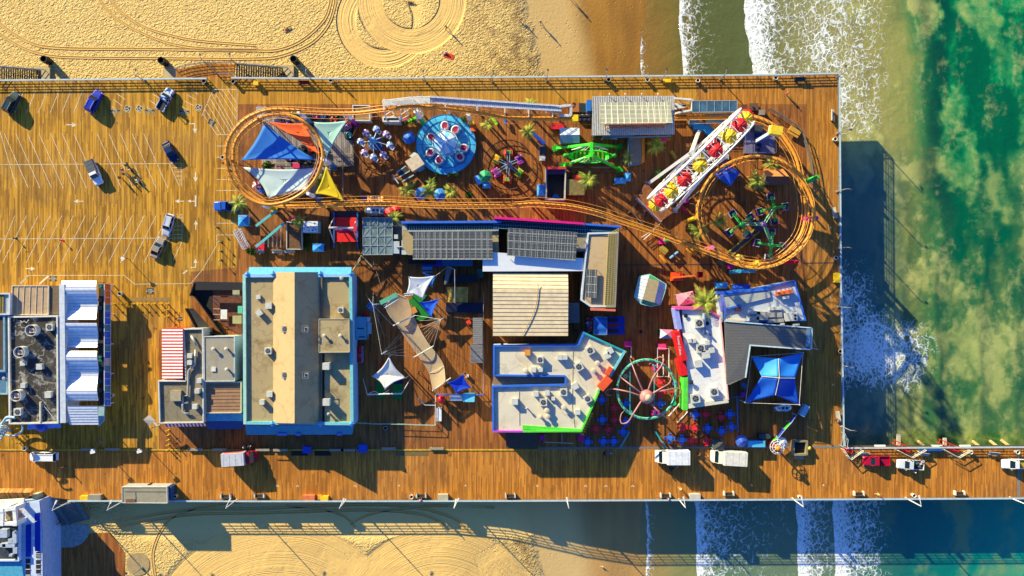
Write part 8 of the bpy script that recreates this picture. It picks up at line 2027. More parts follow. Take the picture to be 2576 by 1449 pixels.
pk_=X('camo_paint');_n=pk_.noise(1.1,5.,None,.6);PCM=pk_.done(pk_.mix(pk_.step(_n,.46,.52),lin((30,60,130)),lin((190,205,220))),.4)
car('pickup_truck','blue and white patterned pickup parked in the wheelchair bays','pickup truck',(0,0),(1660,1000),62,5.0,1.95,1.8,PCM,'pickup')
car('parked_car','dark navy sedan in the upper herringbone row','car',(0,1),(1708,78),-62,4.5,1.85,1.45,PT((18,30,72)),'sedan',PT((24,44,100)))
car('pickup_truck','white pickup with a dark grey bed cover in the upper row','pickup truck',(0,1),(948,288),-66,5.4,1.95,1.75,WHP,'pickup',None,M((88,92,94)),True)
car('pickup_truck','blue pickup with an open dark bed nosed away from the coaster loop','pickup truck',(0,1),(2275,625),180,5.2,1.95,1.75,PT((30,85,185)),'pickup')
car('parked_car','silver estate car with roof rails in the lower row','car',(0,1),(1690,815),-106,4.6,1.85,1.65,SVR,'suv')
car('parked_car','taupe grey sedan behind the silver estate car','car',(0,1),(1585,1042),67,4.6,1.82,1.45,PT((150,140,125)),'sedan')
car('van','white passenger van on the road by the left yellow bollards','van',(0,3),(438,248),180,5.7,2.0,1.9,WHP,'van')
car('pickup_truck','crimson red pickup on the outer pier','pickup truck',(3,3),(1090,290),180,5.6,2.0,1.75,PT((170,15,45)),'pickup',None,PT((165,12,45)),False)
wp_=car('pickup_truck','white pickup with a bed loaded with colourful gear','pickup truck',(3,3),(1432,328),177,5.6,2.0,1.8,PT((205,208,210)),'pickup')
car('pickup_truck','white pickup with yellow gear cut by the right edge','pickup truck',(3,3),(2490,322),180,5.7,2.0,1.8,WHP,'pickup',None,M((200,160,40)))
rr=random.Random(9);T(3,3)
for k in range(9):
    p=P(1495+rr.random()*62,295+rr.random()*60,1.);mb=MB();mb.box(p.x,p.y,.74,.4+.3*rr.random(),.35+.2*rr.random(),.3+.2*rr.random(),rr.random()*3,.8);tag(mb.build('gear_bag',[M((190,60,50)),M((60,110,170)),M((215,205,190)),M((90,90,95)),M((60,130,110))][k%5]),'gear piled in the bed of the loaded white pickup','bag','gear in the white pickup bed')
def boxtruck(label,tile,uv_,ang,cabm,boxm,L_=6.9,W=2.65,H=3.1,trim=None):
    T(*tile);p=P(*uv_,2.4);r_=thing('box_truck',label,'truck',(0,0,0));h=L_/2
    mb=MB();mb.box(-h*.3,0,.85,L_*.68,W,H-.85,0,.985);b=mb.build('cargo_box',boxm,r_)
    mb=MB();[mb.box(-h*.3+x*L_*.3,0,H-.005,.05,W*.95,.03)for x in(-.9,-.3,.3,.9)];mb.box(-h*.3,0,H-.004,.06,.06,.02);mb.build('roof_seam',M((190,192,192)),b)
    if trim:
        mb=MB();mb.box(-h*.3,W*.49,1.6,L_*.6,.06,1.1);mb.build('side_graphic',trim,b)
    cf=h;mb=MB();mb.loft([[Vector((x,s_*W*.44*ww,z))for s_ in(-1,1)for z in((.5,zt)if s_<0 else(zt,.5))]for x,zt,ww in((h*.4,2.25,1),(h*.62,2.3,1),(h*.8,1.45,.98),(h,1.15,.9))]);mb.build('cab',cabm,r_)
    mb=MB();a=W*.40;slab(mb,[(h*.64,-a,2.26),(h*.80,-a,1.5),(h*.80,a,1.5),(h*.64,a,2.26)],.05);mb.build('windscreen',GL,r_)
    for s_ in(-1,1):mb=MB();mb.box(h*.55,s_*W*.44,1.5,.9,.04,.6);mb.build('side_window',GL,r_);mb=MB();mb.box(h*.7,s_*W*.58,1.5,.12,.35,.4);mb.build('mirror',BLACK,r_);mb=MB();mb.box(h*.97,s_*W*.32,.75,.14,.3,.2);mb.build('headlight',M((230,230,220),.1),r_)
    for x in(-h*.55,h*.68):
        for s_ in(-1,1):wheel(r_,x,s_*W*.42, .45, .3)
    mb=MB();mb.box(0,0,.5,L_*.9,W*.5,.3);mb.build('chassis',BLACK,r_)
    r_.location=(p.x,p.y,0);r_.rotation_euler=(0,0,R(ang));return r_
boxtruck('grey white box truck with a red cab and fiery side graphics',(0,3),(2400,270),4,PT((170,25,35)),M((200,200,205)),trim=M((225,90,30)))
boxtruck('white box truck with an open cab door, left of two',(2,3),(1622,258),180,PT((232,228,215)),M((236,238,240)),L_=6.9,W=2.85,trim=M((225,195,60)))
boxtruck('cream white box truck slightly tilted, right of two',(2,3),(2192,265),177,PT((230,225,212)),M((232,226,210)),L_=7.1,W=2.85)
def trailer(label,tile,uv_,L_,W,H,ang=0,hatch=True):
    T(*tile);p=P(*uv_,H*.8);r_=thing('caravan',label,'trailer',(0,0,0));SV=M((178,190,205),.25,.75,.06);rings=[]
    for i in range(11):
        t=i/10;x=-L_/2+L_*t;f=(1-abs(2*t-1)**5)**.5;w=W/2*max(.3,f);hh=H*max(.55,f)
        rings.append([Vector((x,w*math.cos(a)*1.0, .55+(hh-.55)*(math.sin(a)if math.sin(a)>0 else.35*math.sin(a))**1.0))for a in[j*PI/8 for j in range(16)]])
    mb=MB();mb.loft(rings);mb.build('body',SV,r_,smooth=True)
    mb=MB();mb.box(0,0,H-.02,L_*.4,W*.55,.06);hb=mb.build('roof_panel',M((205,218,230),.3,.3),r_)
    for x in(-.35,.45):mb=MB();mb.box(x,0,H+.041,.45,.45,.05);mb.build('roof_hatch',M((20,30,40)),hb)
    for s_ in(-1,1):wheel(r_,0,s_*W*.46,.33)
    mb=MB();mb.beam((L_/2-.2,0,.5),(L_/2+.8,0,.5),.12);mb.build('tow_bar',DGREY,r_);r_.location=(p.x,p.y,0);r_.rotation_euler=(0,0,R(ang));return r_
trailer('long silver caravan food trailer under the straight orange track',(1,1),(1205,668),5.0,2.2,2.5);trailer('small silver trailer with two roof hatches below the blue tent',(3,2),(160,1205),3.9,2.2,2.3)
T(1,1);mb=MB();mb.grid(lambda s,t:P(1122+160*s,522+55*t,2.6-.5*(1-t)),10,2);tag(mb.build('striped_awning',stripes('orange_stripes',(245,120,30),(240,215,150),L(28),'x')),'orange and cream striped awning behind the silver trailer','awning')
p=P(1082,550,1.);mb=MB();mb.cyl(p.x,p.y,0,1.,L(23),14);tag(mb.build('blue_drum',M((60,60,190))),'blue drum left of the striped awning','drum')
T(2,1);p=P(305,100,0);gc=thing('golf_cart','dark golf cart with a white nose near the green ship','cart',(p.x,p.y,0));mb=MB();mb.box(p.x,p.y+.25,.3,1.3,2.6,.4);mb.box(p.x,p.y-1.2,.3,1.2,.7,.5,0,.8);mb.build('body',M((190,195,205)),gc);mb=MB();mb.box(p.x,p.y+.3,1.7,1.35,2.,.08);mb.build('roof',M((52,54,58)),gc)
for sx in(-.55,.55):
    for sy in(-.9,1.2):mb=MB();mb.tube([(p.x+sx-.08,p.y+sy,.25),(p.x+sx+.08,p.y+sy,.25)],.25,10);mb.build('wheel',TYRE,gc)
    mb=MB();mb.beam((p.x+sx,p.y-.6,.7),(p.x+sx,p.y-.6,1.7),.05);mb.beam((p.x+sx,p.y+1.2,.7),(p.x+sx,p.y+1.2,1.7),.05);mb.build('roof_post',BLACK,gc)
p=P(1650,1335,0);bl=thing('boom_lift','orange boom lift with a folded arm and red basket','lift',(p.x,p.y,0));OL=M((240,85,25),.4);mb=MB();mb.box(p.x,p.y,.5,2.6,1.9,.9,0,.9);mb.box(p.x-.3,p.y,1.4,1.5,1.3,.5);mb.build('chassis',OL,bl);a=P(1700,1335,2.3);b=P(1850,1322,1.9);mb=MB();mb.beam(P(1620,1345,2.),b,.35);mb.build('boom',M((245,120,50)),bl);c_=P(1888,1315,1.2);mb=MB();mb.box(c_.x,c_.y,.9,1.,1.1,.12);[mb.box(c_.x+x,c_.y+y,.9,sx,sy,1.)for x,y,sx,sy in((-.5,0,.06,1.1),(.5,0,.06,1.1),(0,.55,1.1,.06),(0,-.55,1.1,.06))];mb.build('basket',M((190,30,40)),bl)
for sx in(-.9,.9):
    for sy in(-.9,.9):mb=MB();mb.tube([(p.x+sx,p.y+sy-.15,.42),(p.x+sx,p.y+sy+.15,.42)],.42,12);mb.build('wheel',TYRE,bl)
def moto(label,tile,uv_,ang,m_=BLACK):
    T(*tile);p=P(*uv_,.6);r_=thing('motorcycle',label,'motorcycle',(0,0,0))
    for x in(-.75,.75):mb=MB();mb.tube([(x+.22*math.cos(t),0,.34+.22*math.sin(t))for t in[i*PI/7 for i in range(14)]],.1,6,closed=True);w=mb.build('wheel',TYRE,r_);mb=MB();mb.tube([(x,-.05,.34),(x,.05,.34)],.14,8);mb.build('rim',STEEL,w)
    mb=MB();mb.beam((-.5,0,.5),(.5,0,.6),.32,.4);mb.build('frame',m_,r_);mb=MB();mb.ball(.2,0,.92,.35,.2,.16);mb.build('tank',m_,r_,smooth=True);mb=MB();mb.box(-.4,0,.8,.8,.3,.12);mb.build('saddle',BLACK,r_);mb=MB();mb.tube([(.45,-.4,1.05),(.55,0,1.0),(.45,.4,1.05)],.03,5);mb.tube([(.55,0,1.),(.75,0,.34)],.04,5);mb.build('handlebar',STEEL,r_);mb=MB();mb.ball(.72,0,.85,.12);mb.build('headlight',M((230,230,220),.1),r_)
    for s_ in(-1,1):mb=MB();mb.box(-.8,s_*.32,.55,.5,.22,.35);mb.build('pannier',DGREY,r_)
    r_.location=(p.x,p.y,0);r_.rotation_euler=(0,0,R(ang))
moto('black motorcycle in the car park, upper one of two',(0,1),(1295,235),-50);moto('black motorcycle in the car park, lower one with white panels',(0,1),(1378,362),-55,M((190,195,195)))
moto('dark motorcycle on the kerb behind the red cab truck',(0,3),(2495,150),20);moto('dark three wheeled bike in the shaded road, left of box trucks',(2,3),(965,212),5,M((110,115,130)));moto('dark scooter below the left white box truck',(2,3),(1632,358),20,M((100,105,110)))
# ------------------------------------------------------------------ people: one skinned body each, clothes and hair as children
def skin(name,nodes,edges,mat,parent,lev=1):
    me=bpy.data.meshes.new('tmp');bm=bmesh.new();ly=bm.verts.layers.skin.verify();vs_=[]
    for i,(p,r)in enumerate(nodes):
        v=bm.verts.new(p);v[ly].radius=(r,r)if not isinstance(r,tuple)else r;v[ly].use_root=(i==0);vs_.append(v)
    for a,b in edges:bm.edges.new((vs_[a],vs_[b]))
    bm.to_mesh(me);bm.free();o=bpy.data.objects.new('tmp',me);C.objects.link(o);o.modifiers.new('s','SKIN').use_smooth_shade=True;s2=o.modifiers.new('d','SUBSURF');s2.levels=lev
    bpy.context.view_layer.update();m2=bpy.data.meshes.new_from_object(o.evaluated_get(bpy.context.evaluated_depsgraph_get()));bpy.data.objects.remove(o)
    m2.name=name;m2.materials.clear();m2.materials.append(mat);ob=bpy.data.objects.new(name,m2);C.objects.link(ob);ob.parent=parent;KIDS.setdefault(parent.name,[]).append(ob);return ob
SKINM=M((196,142,110), .6,0, .05)
def person(pose):
    def f():
        r_=thing('person','','person',(0,0,0))
        if pose=='walk':hip,kn,ft=[(0,.1,.93),(0,-.1,.93)],[(.2,.11,.52),(-.05,-.11,.5)],[(.28,.11,.07),(-.38,-.11,.12)];tl=(0,0,0);el,ha=[(-.12,.27,1.12),(.14,-.27,1.12)],[(.02,.27,.88),(.36,-.24,.98)]
        elif pose=='sit':hip,kn,ft=[(0,.1,.5),(0,-.1,.5)],[(.44,.12,.52),(.44,-.12,.52)],[(.46,.12,.07),(.5,-.12,.07)];tl=(0,0,-.43);el,ha=[(.08,.27,.72),(.08,-.27,.72)],[(.34,.16,.62),(.34,-.16,.62)]
        elif pose=='lie':hip,kn,ft=[(0,.1,.16),(0,-.1,.16)],[(.42,.13,.34),(.44,-.13,.14)],[(.74,.14,.08),(.86,-.14,.1)];tl=None;el,ha=[(-.3,.34,.12),(-.3,-.34,.12)],[(-.08,.36,.1),(-.52,-.4,.1)]
        else:hip,kn,ft=[(0,.1,.93),(0,-.1,.93)],[(.03,.11,.5),(.03,-.11,.5)],[(0,.12,.07),(.02,-.12,.07)];tl=(0,0,0);el,ha=[(0,.27,1.12),(.05,-.27,1.12)],[(.14,.24,.88),(.2,-.22,.92)]
        if tl is None:pel,ch,nk,hd,sh=(0,0,.17),(-.45,0,.2),(-.62,0,.22),(-.8,0,.24),[(-.52,.19,.2),(-.52,-.19,.2)]
        else:q=Vector(tl);pel,ch,nk,hd,sh=[tuple(Vector(v)+q)for v in((0,0,.98),(.01,0,1.34),(.01,0,1.5),(.04,0,1.66))]+[[tuple(Vector(v)+q)for v in((0,.19,1.41),(0,-.19,1.41))]]
        hd_t=tuple(Vector(hd)+(Vector(hd)-Vector(nk))*.35)
        nd=[(pel,.13),(ch,.14),(nk,.06),(hd,.105),(hd_t,.08)];ed=[(0,1),(1,2),(2,3),(3,4)]
        nose=tuple(Vector(hd)+Vector((.11,0,-.01)if tl is not None else(0,0,.11)));nd.append((nose,.022));ed.append((3,5))
        for s_ in(0,1):
            b=len(nd);toe=tuple(Vector(ft[s_])+Vector((.17,0,-.03)if tl is not None else(.06,0,.14)))
            nd+=[(hip[s_],.1),(kn[s_],.062),(ft[s_],.045),(toe,.035),(sh[s_],.065),(el[s_],.045),(ha[s_],.032)];ed+=[(0,b),(b,b+1),(b+1,b+2),(b+2,b+3),(1,b+4),(b+4,b+5),(b+5,b+6)]
            d=(Vector(ha[s_])-Vector(el[s_])).normalized();x_,y_=frame(d);pm_=Vector(ha[s_])+d*.07;nd.append((tuple(pm_),.036));ed.append((b+6,b+7))
            for k in range(4):
                o_=x_*(k-1.5)*.022;L1=(.055,.065,.06,.045)[k];c1=pm_+o_+d*.05;c2=c1+d*L1*.7+y_*.02;i0=len(nd);nd+=[(tuple(c1),.009),(tuple(c2),.008)];ed+=[(b+7,i0),(i0,i0+1)]
            i0=len(nd);nd.append((tuple(pm_-x_*.055+d*.01),.01));ed.append((b+7,i0))
        body=skin('body',nd,ed,SKINM,r_)
        skin('trousers',[(pel,.145)]+[(h_,.11)for h_ in hip]+[(k_,.078)for k_ in kn]+[(tuple(Vector(a)*.9+Vector(k_)*.1),.062)for a,k_ in zip(ft,kn)],[(0,1),(0,2),(1,3),(2,4),(3,5),(4,6)],NAVY,r_)
        skin('shirt',[(tuple(Vector(pel)*.8+Vector(ch)*.2),.15),(ch,.16),(tuple(Vector(nk)*.7+Vector(ch)*.3),.08)]+[(s_,.085)for s_ in sh]+[(tuple(Vector(e)*.8+Vector(s_)*.2),.06)for e,s_ in zip(el,sh)],[(0,1),(1,2),(1,3),(1,4),(3,5),(4,6)],WHITE,r_)
        mb=MB();c_=Vector(hd)*.55+Vector(hd_t)*.45+Vector((-.03,0,.015));mb.ball(c_.x,c_.y,c_.z,.125,.118,.115,n=10);mb.build('hair',M((40,28,20)),r_,smooth=True)
        for s_ in(-1,1):e=Vector(hd)+(Vector((.095,s_*.036,.03))if tl is not None else Vector((-.03,s_*.036,.098)));mb=MB();mb.ball(e.x,e.y,e.z,.014,n=6);mb.build('eye',BLACK,r_)
        return r_
    return f
def ppl(pose,tile,uv_,z,ang,sh,tr,hr,label,sand=False):
    T(*tile);p=G(*uv_)if sand else P(*uv_,z);o=place('person_'+pose,person(pose),tuple(p),R(ang),label);recolor(o,shirt=M(sh),trousers=M(tr),hair=M(hr))
K_,N_,W_,RD_,BR2=(25,25,28),(25,35,70),(230,228,222),(205,40,45),(60,42,30)
ppl('walk',(1,0),(1918,285),0,200,K_,K_,K_,'person in black walking alone on the raked sand ring',True)
ppl('walk',(2,0),(285,232),0,250,W_,K_,(220,215,205),'person in white top and dark trousers walking on the smooth sand',True)
ppl('sit',(2,0),(98,205),0,200,(120,120,120),K_,BR2,'person in grey seated at the edge of the rough sand',True)
ppl('lie',(1,0),(318,292),0,25,(190,30,40),K_,K_,'person in red top lying on the rough sand',True)
ppl('lie',(1,0),(1560,28),0,-8,K_,K_,K_,'person in black lying inside the raked sand ring',True)
ppl('lie',(1,0),(1915,548),0,-30,(190,180,210),K_,K_,'person sunbathing on a red towel below the raked ring',True)
T(1,0);p=G(1940,562,.03);mb=MB();mb.box(p.x,p.y,p.z-.02,2.2,1.1,.05,-R(20));tag(mb.build('beach_towel',M((225,60,30))),'orange red beach towel below the raked sand ring','towel')
ppl('walk',(2,0),(605,5),0,160,K_,K_,K_,'person in dark clothes at the very top on the wet sand',True)
ppl('walk',(3,0),(180,950),0,-60,(230,90,130),(190,60,90),BR2,'person in pink walking on the north-east promenade')
ppl('stand',(0,1),(1250,265),0,-40,W_,K_,K_,'person in a white shirt standing left of the upper motorcycle');ppl('stand',(0,1),(1265,310),0,10,(140,100,140),K_,K_,'person in mauve between the two motorcycles');ppl('stand',(0,1),(1225,345),0,0,K_,K_,K_,'person in black standing left of the lower motorcycle')
ppl('walk',(0,3),(1040,85),0,190,(120,60,170),(90,40,140),K_,'person in purple walking in the shade by the boxed lamps');ppl('walk',(0,3),(665,345),0,220,K_,K_,K_,'person in black walking on the road below the van');ppl('stand',(0,3),(1530,508),0,-90,(80,60,45),K_,K_,'person in brown standing at the rail shop counter');ppl('sit',(0,3),(2465,145),.35,20,W_,K_,(200,200,200),'person in white seated on the kerb motorcycle')
ppl('walk',(0,3),(622,905),-2.2,-100,(170,165,160),K_,K_,'person in pale top climbing the beach stair')
ppl('walk',(2,3),(1868,222),0,90,K_,K_,K_,'person in black between the box trucks, left one of two');ppl('walk',(2,3),(1945,240),0,70,K_,N_,K_,'person in dark clothes between the box trucks, right one of two');ppl('walk',(2,3),(1687,560),0,140,(235,180,90),(220,170,90),(220,200,170),'person in yellow walking on the sunny road below the trucks');ppl('stand',(2,3),(1560,655),0,-90,(200,60,60),N_,(215,210,205),'person in red leaning at the south railing by a bench');ppl('sit',(2,3),(948,208),.35,0,(90,95,110),K_,K_,'person riding the dark three wheeled bike')
ppl('stand',(3,3),(1445,392),0,60,(160,175,195),(130,145,165),(225,225,220),'person in pale blue leaning by the loaded white pickup');ppl('sit',(3,2),(690,1312),0,200,(200,120,70),K_,(210,150,100),'person in orange seated on the east railing bench');ppl('stand',(1,0),(850,838),0,-90,(190,185,180),(120,120,120),BR2,'person in grey at the north railing right of a bin');ppl('walk',(1,3),(2205,0),0,0,K_,K_,K_,'person in black by the arcade south awning')if 0 else 0
ppl('walk',(1,2),(1640,845),0,30,K_,K_,K_,'person in black walking on the yard boards west of the net');ppl('walk',(1,2),(1735,1000),0,30,K_,K_,K_,'person in black in the yard near the net bottom end');ppl('walk',(2,1),(288,570),0,90,K_,K_,K_,'person in black below the blue kiosk by the straight track');ppl('stand',(1,3),(1660,668),0,90,(225,70,70),N_,(230,225,220),'person in coral seated look at the south railing bench'.replace('seated look','standing'));ppl('walk',(3,3),(1085,612),0,10,(235,205,120),(225,190,110),(200,170,110),'person in yellow stooping on the road near the south railing')
T(2,3)
for u,v,lab in((676,1205,'white gull on the sand at the railing shadow'),(902,1348,'white gull on the smooth sand nearer the water')):
    p=G(u,v);r_=thing('gull',lab,'bird',tuple(p));mb=MB();mb.loft([[Vector((p.x+x,p.y+w*math.cos(a),p.z+zc+w*.9*math.sin(a)))for a in[k*PI/4 for k in range(8)]]for x,w,zc in((-.32,.02,.3),(-.15,.1,.28),(.05,.13,.3),(.17,.07,.38),(.22,.065,.46),(.28,.05,.48),(.36,.01,.46))]);mb.build('body',WHITE,r_,smooth=True);mb=MB();mb.ball(p.x-.08,p.y,p.z+.38,.24,.13,.05);mb.build('wings',M((150,155,160)),r_,smooth=True)
    for s_ in(-.05,.05):mb=MB();mb.cyl(p.x,p.y+s_,p.z,p.z+.22,.012,5);mb.build('leg',M((220,150,60)),r_)
# ------------------------------------------------------------------ stairs to the sand
def stair(label,tile,top,bot,w,n,z0,z1,m_,rm,axis):
    T(*tile);r_=thing('beach_stair',label,'stair',tuple(P(*top,z0)));a,b=P(*top,z0),P(*bot,z0);b.z=z1;d=(b-a);hd=Vector((d.x,d.y,0)).normalized();sd=Vector((-hd.y,hd.x,0))
    for i in range(n):
        q=a.lerp(b,(i+.5)/n);ln=Vector((d.x,d.y,0)).length/n;mb=MB();mb.box(q.x,q.y,q.z-.08,ln*.75,w,.08,math.atan2(hd.y,hd.x));mb.build('step',m_,r_)
    for s_ in(-1,1,0)if w>4 else(-1,1):
        o_=sd*w/2*s_;mb=MB()
        for zz in(1.05,.7,.35):mb.tube([a+o_+Vector((0,0,zz)),b+o_+Vector((0,0,zz))], .05,5)
        for i in range(6):q=a.lerp(b,i/5)+o_;mb.beam(q,q+Vector((0,0,1.05)), .07)
        mb.build('handrail',rm,r_)
    mb=MB();[mb.beam(a+sd*w/2*s_-Vector((0,0,.2)),b+sd*w/2*s_-Vector((0,0,.2)), .12, .3)for s_ in(-1,1)];mb.build('stringer',m_,r_)
DKS=M((58,56,52),.8)
stair('dark beach stair on the north side at the left edge',(0,0),(-40,742),(385,745),3.0,22,0,-2.7,DKS,M((170,165,155)),0)
stair('dark beach stair right of the planked bridge landing',(0,0),(2372,715),(2860,722),3.0,22,0,-2.7,DKS,M((170,165,155)),0)
stair('wide slatted beach stair between road and white restaurant',(0,3),(585,735),(640,965),8.2,15,-.2,-2.9,M((110,118,120)),M((70,120,135)),0)
T(0,0)
br_=thing('stair_bridge','planked landing jutting north from the pier with slatted rails','bridge',tuple(P(2200,720,0)));mb=MB();slab(mb,PP([(2060,815),(2345,815),(2370,640),(2090,635),(1770,700),(1770,790),(2060,790)],-.01),.3);mb.build('deck',DK_ROAD,br_)
for a in([(1770,700),(1880,665),(2065,640),(2370,632)],[(2090,635),(2190,750),(2370,745)],[(1770,795),(2060,800)]):
    q=PP(a,0);mb=MB();
    for zz in(.3,.6,.9,1.1):mb.tube([p+Vector((0,0,zz))for p in q], .045,4)
    for p0,p1 in zip(q,q[1:]):
        n=int((p1-p0).length/1.1)+1
        for i in range(n+1):c_=p0.lerp(p1,i/n);mb.beam(c_,c_+Vector((0,0,1.1)),.06)
    mb.build('slatted_rail',M((165,150,125)),br_)
PADM=M((200,176,128),.85)
for tx,pts,lab in((0,[(340,665),(500,665),(500,812),(400,812)],'pale concrete landing on the sand at the left stair'),(0,[(1640,675),(1768,675),(1768,795),(1640,795)],'pale concrete landing on the sand at the bridge'),(1,[(232,652),(378,652),(380,790),(330,790)],'pale concrete landing on the sand at the right stair')):T(tx,0);z=gz(300)+.5;mb=MB();mb.prism([(p.x,p.y)for p in ccw(PP(pts,z))],z-.9,z);tag(mb.build('concrete_landing',PADM),lab,'landing')
# ------------------------------------------------------------------ outer pier gates, gangways, piles, globe
T(3,3)
for(pts,rd,col,lab,lg)in(([(735,165),(805,265),(930,175)],[(770,165),(850,200)],(810,180),'white V gate with red railings at the pier corner',0),([(1275,172),(1420,245),(1555,168)],[(1270,100),(1430,185)],(1395,180),'white V gate with red gangway, left of the two outer ones',(1300,22,1335,145)),([(1740,165),(1885,245),(2010,172)],[(1725,92),(1925,180)],(1880,180),'white V gate with red gangway, right of the two outer ones',(1768,62,1800,145))):
    r_=thing('fishing_gate',lab,'gate',tuple(P(*pts[1],0)));q=PP(pts,0);mb=MB()
    for zz in(1.6,1.,.2):mb.tube([p+Vector((0,0,zz))for p in q],.07,5)
    for a,b in zip(q,q[1:]):
        for t in(0,.33,.66,1):c_=a.lerp(b,t);mb.beam(c_,c_+Vector((0,0,1.6)),.08)
    mb.build('gate_frame',M((222,215,190)),r_);a,b=P(*rd[0],1.),P(*rd[1],1.);sd=Vector((-(b-a).y,(b-a).x,0)).normalized()*.4;mb=MB()
    for s_ in(-1,1):mb.tube([a+sd*s_,b+sd*s_],.1,5);mb.tube([a+sd*s_-Vector((0,0,.5)),b+sd*s_-Vector((0,0,.5))],.08,5)
    for t in(0,.25,.5,.75,1):c_=a.lerp(b,t);mb.beam(c_-sd,c_+sd,.08);mb.beam(c_-sd,c_-sd-Vector((0,0,1.)),.06)
    mb.build('red_gangway',M((235,55,40)),r_);c_=P(*col,.5);mb=MB();mb.box(c_.x,c_.y,.02,1.6,.8,.6);mb.build('red_winch',M((225,40,35)),r_)
    if lg:mb=MB();u0,v0,u1,v1=lg;mb.prism([(p.x,p.y)for p in ccw(PP([(u0,v0),(u1,v0),(u1,v1),(u0,v1)],-.5))],-.9,-.5);tag(mb.build('landing_slab',M((205,195,170))),'pale slab jutting over the water at the %s outer gate'%('left' if u0<1500 else 'right'),'slab')
for i,(u,v)in enumerate(((1575,130),(2130,130),(2305,125),(2420,118))):a=P(u,v+20,-1.);b=P(u-30,v-30,WZ);mb=MB();mb.tube([a,b+Vector((0,0,-2))],.35,8);tag(mb.build('timber_pile',M((190,165,110),.8)),'leaning timber pile beyond the outer railing, %s of four from the left'%ORD[i],'pile','leaning piles by the outer pier')
for i,u in enumerate((1125,1700,1980)):p=P(u,143,-.1);mb=MB();mb.tube([(p.x-1.1,p.y,-.1),(p.x+1.1,p.y,-.1)],.28,8);tag(mb.build('fender',M((235,230,215))),'white fender roll on the outer pier edge, %s of three from the left'%ORD[i],'fender','white fenders')
p=P(1640,178,.5);mb=MB();mb.box(p.x,p.y,0,4.8,.8,.7);tag(mb.build('blue_chest',M((60,110,165))),'long blue chest against the outer railing between the gates','chest')
p=P(735,120,0);q=PP([(715,130),(735,0),(765,60),(755,150)],0);fence('mesh_gate','tall grey mesh gate at the inner corner of the piers',q,2.,M((165,175,180)),.07)
p=P(305,150,0);pb_=thing('planter_box','square weathered box with a dark hollow by the road kerb','planter',tuple(p))
for x,y,sx,sy in((-1.4,0,.4,3.),(1.4,0,.4,3.),(0,1.4,2.4,.4),(0,-1.4,2.4,.4)):mb=MB();mb.box(p.x+x,p.y+y,0,sx,sy,1.1);mb.build('side',M((150,138,105)),pb_)
mb=MB();mb.box(p.x,p.y,.02,2.4,2.4,.2);mb.build('floor',M((30,26,22)),pb_);mb=MB();mb.box(p.x,p.y-2.,0,1.9,.9,.6);mb.build('step',M((190,150,120)),pb_)
p=P(415,163,.8);mb=MB();mb.ball(p.x,p.y,.8,.45);mb.cyl(p.x,p.y,0,.5,.15,8);tag(mb.build('yellow_float',M((245,195,40)),smooth=True),'small yellow buoy on the kerb right of the planter box','buoy')
p=P(95,150,3.);gl_=thing('globe_sculpture','white spoked wheel sculpture with an orange ball beside the road','sculpture',(p.x,p.y,0));mb=MB()
for rr2,zz in((L(72),3.),(L(55),3.3),(L(30),3.5)):mb.tube([(p.x+rr2*math.cos(i*PI/12),p.y+rr2*math.sin(i*PI/12),zz)for i in range(24)],.07,5,closed=True)
for k in range(8):a=k*PI/4;mb.tube([(p.x,p.y,3.5),(p.x+L(72)*math.cos(a),p.y+L(72)*math.sin(a),3.)],.06,5)
mb.build('wheel_frame',M((235,232,222)),gl_);b_=P(100,165,3.7);mb=MB();mb.ball(b_.x,b_.y,3.7,.52,n=12);mb.build('orange_ball',M((245,140,30),.4),gl_,smooth=True);mb=MB();mb.cyl(p.x,p.y,0,3.4,.2,8);mb.cyl(p.x,p.y,0,.4,1.,12);mb.build('stand',M((200,60,50)),gl_)
T(3,2);bb=[P(280,1275,2.2),P(225,1355,2.2),P(165,1420,2.2),P(100,1500,2.2),P(50,1540,2.2)];lb_=thing('letter_barrier','slanted barrier of blue and green lettered panels near the globe sculpture','barrier',(bb[0].x,bb[0].y,0))
for i in range(4):mb=MB();mb.beam(bb[i],bb[i+1],.14,.9);mb.build('panel',M((40,60,190))if i%2==0 else M((60,190,50)),lb_);mb=MB();mb.beam(bb[i]+Vector((0,0,.5)),bb[i+1]+Vector((0,0,.5)),.07);mb.cyl(bb[i].x,bb[i].y,0,2.5,.06,6);mb.build('post_rail',M((205,215,225)),lb_)
hutbox(3,2,345,1225,1.1,2.4,1.4,M((150,190,220)),'tilted pale blue cabinet at the blue tent corner','cabinet',-R(28),None,'cabinet')
hutbox(2,3,2437,105,3.5,1.3,1.5,M((30,110,210)),'long blue popsicle cart beside the violet parasol','cart',0,M((90,190,230)),'cart')
hutbox(2,3,2525,32,2.4,1.,1.1,M((30,38,50)),'dark covered cart above the popsicle cart','cart',0,M((50,66,80)),'cart')
# white lattice gate and teal frames by the lot
T(0,1);q=[P(2362,860,2.),P(2405,865,2.),P(2500,1040,2.),P(2455,1045,2.)];lt=thing('lattice_gate','white lattice truss gate leaning at the south-west corner of the rides','gate',tuple(P(2430,950,0)));mb=MB();lattice(mb,P(2382,862,2.),P(2478,1045,2.),1.2,8);mb.build('truss',WHITE,lt);mb=MB();[mb.cyl(P(*w,1).x,P(*w,1).y,0,2.,.12,8)for w in((2382,870),(2478,1040))];mb.build('post',WHITE,lt)
T(1,1)
for a,b,lab in(((0,825),(205,670),'turquoise beam frame by the lattice gate, upper one'),((0,1035),(280,800),'turquoise beam frame by the lattice gate, lower one')):r_=thing('beam_frame',lab,'frame',tuple(P(*b,0)));mb=MB();mb.beam(P(*a,2.6),P(*b,2.6),.5,.3);mb.build('beam',M((90,190,190)),r_);[(lambda m:(m.cyl(P(*w,2.6).x,P(*w,2.6).y,0,2.5,.1,8),m.build('post',STEEL,r_)))(MB())for w in(a,b)]
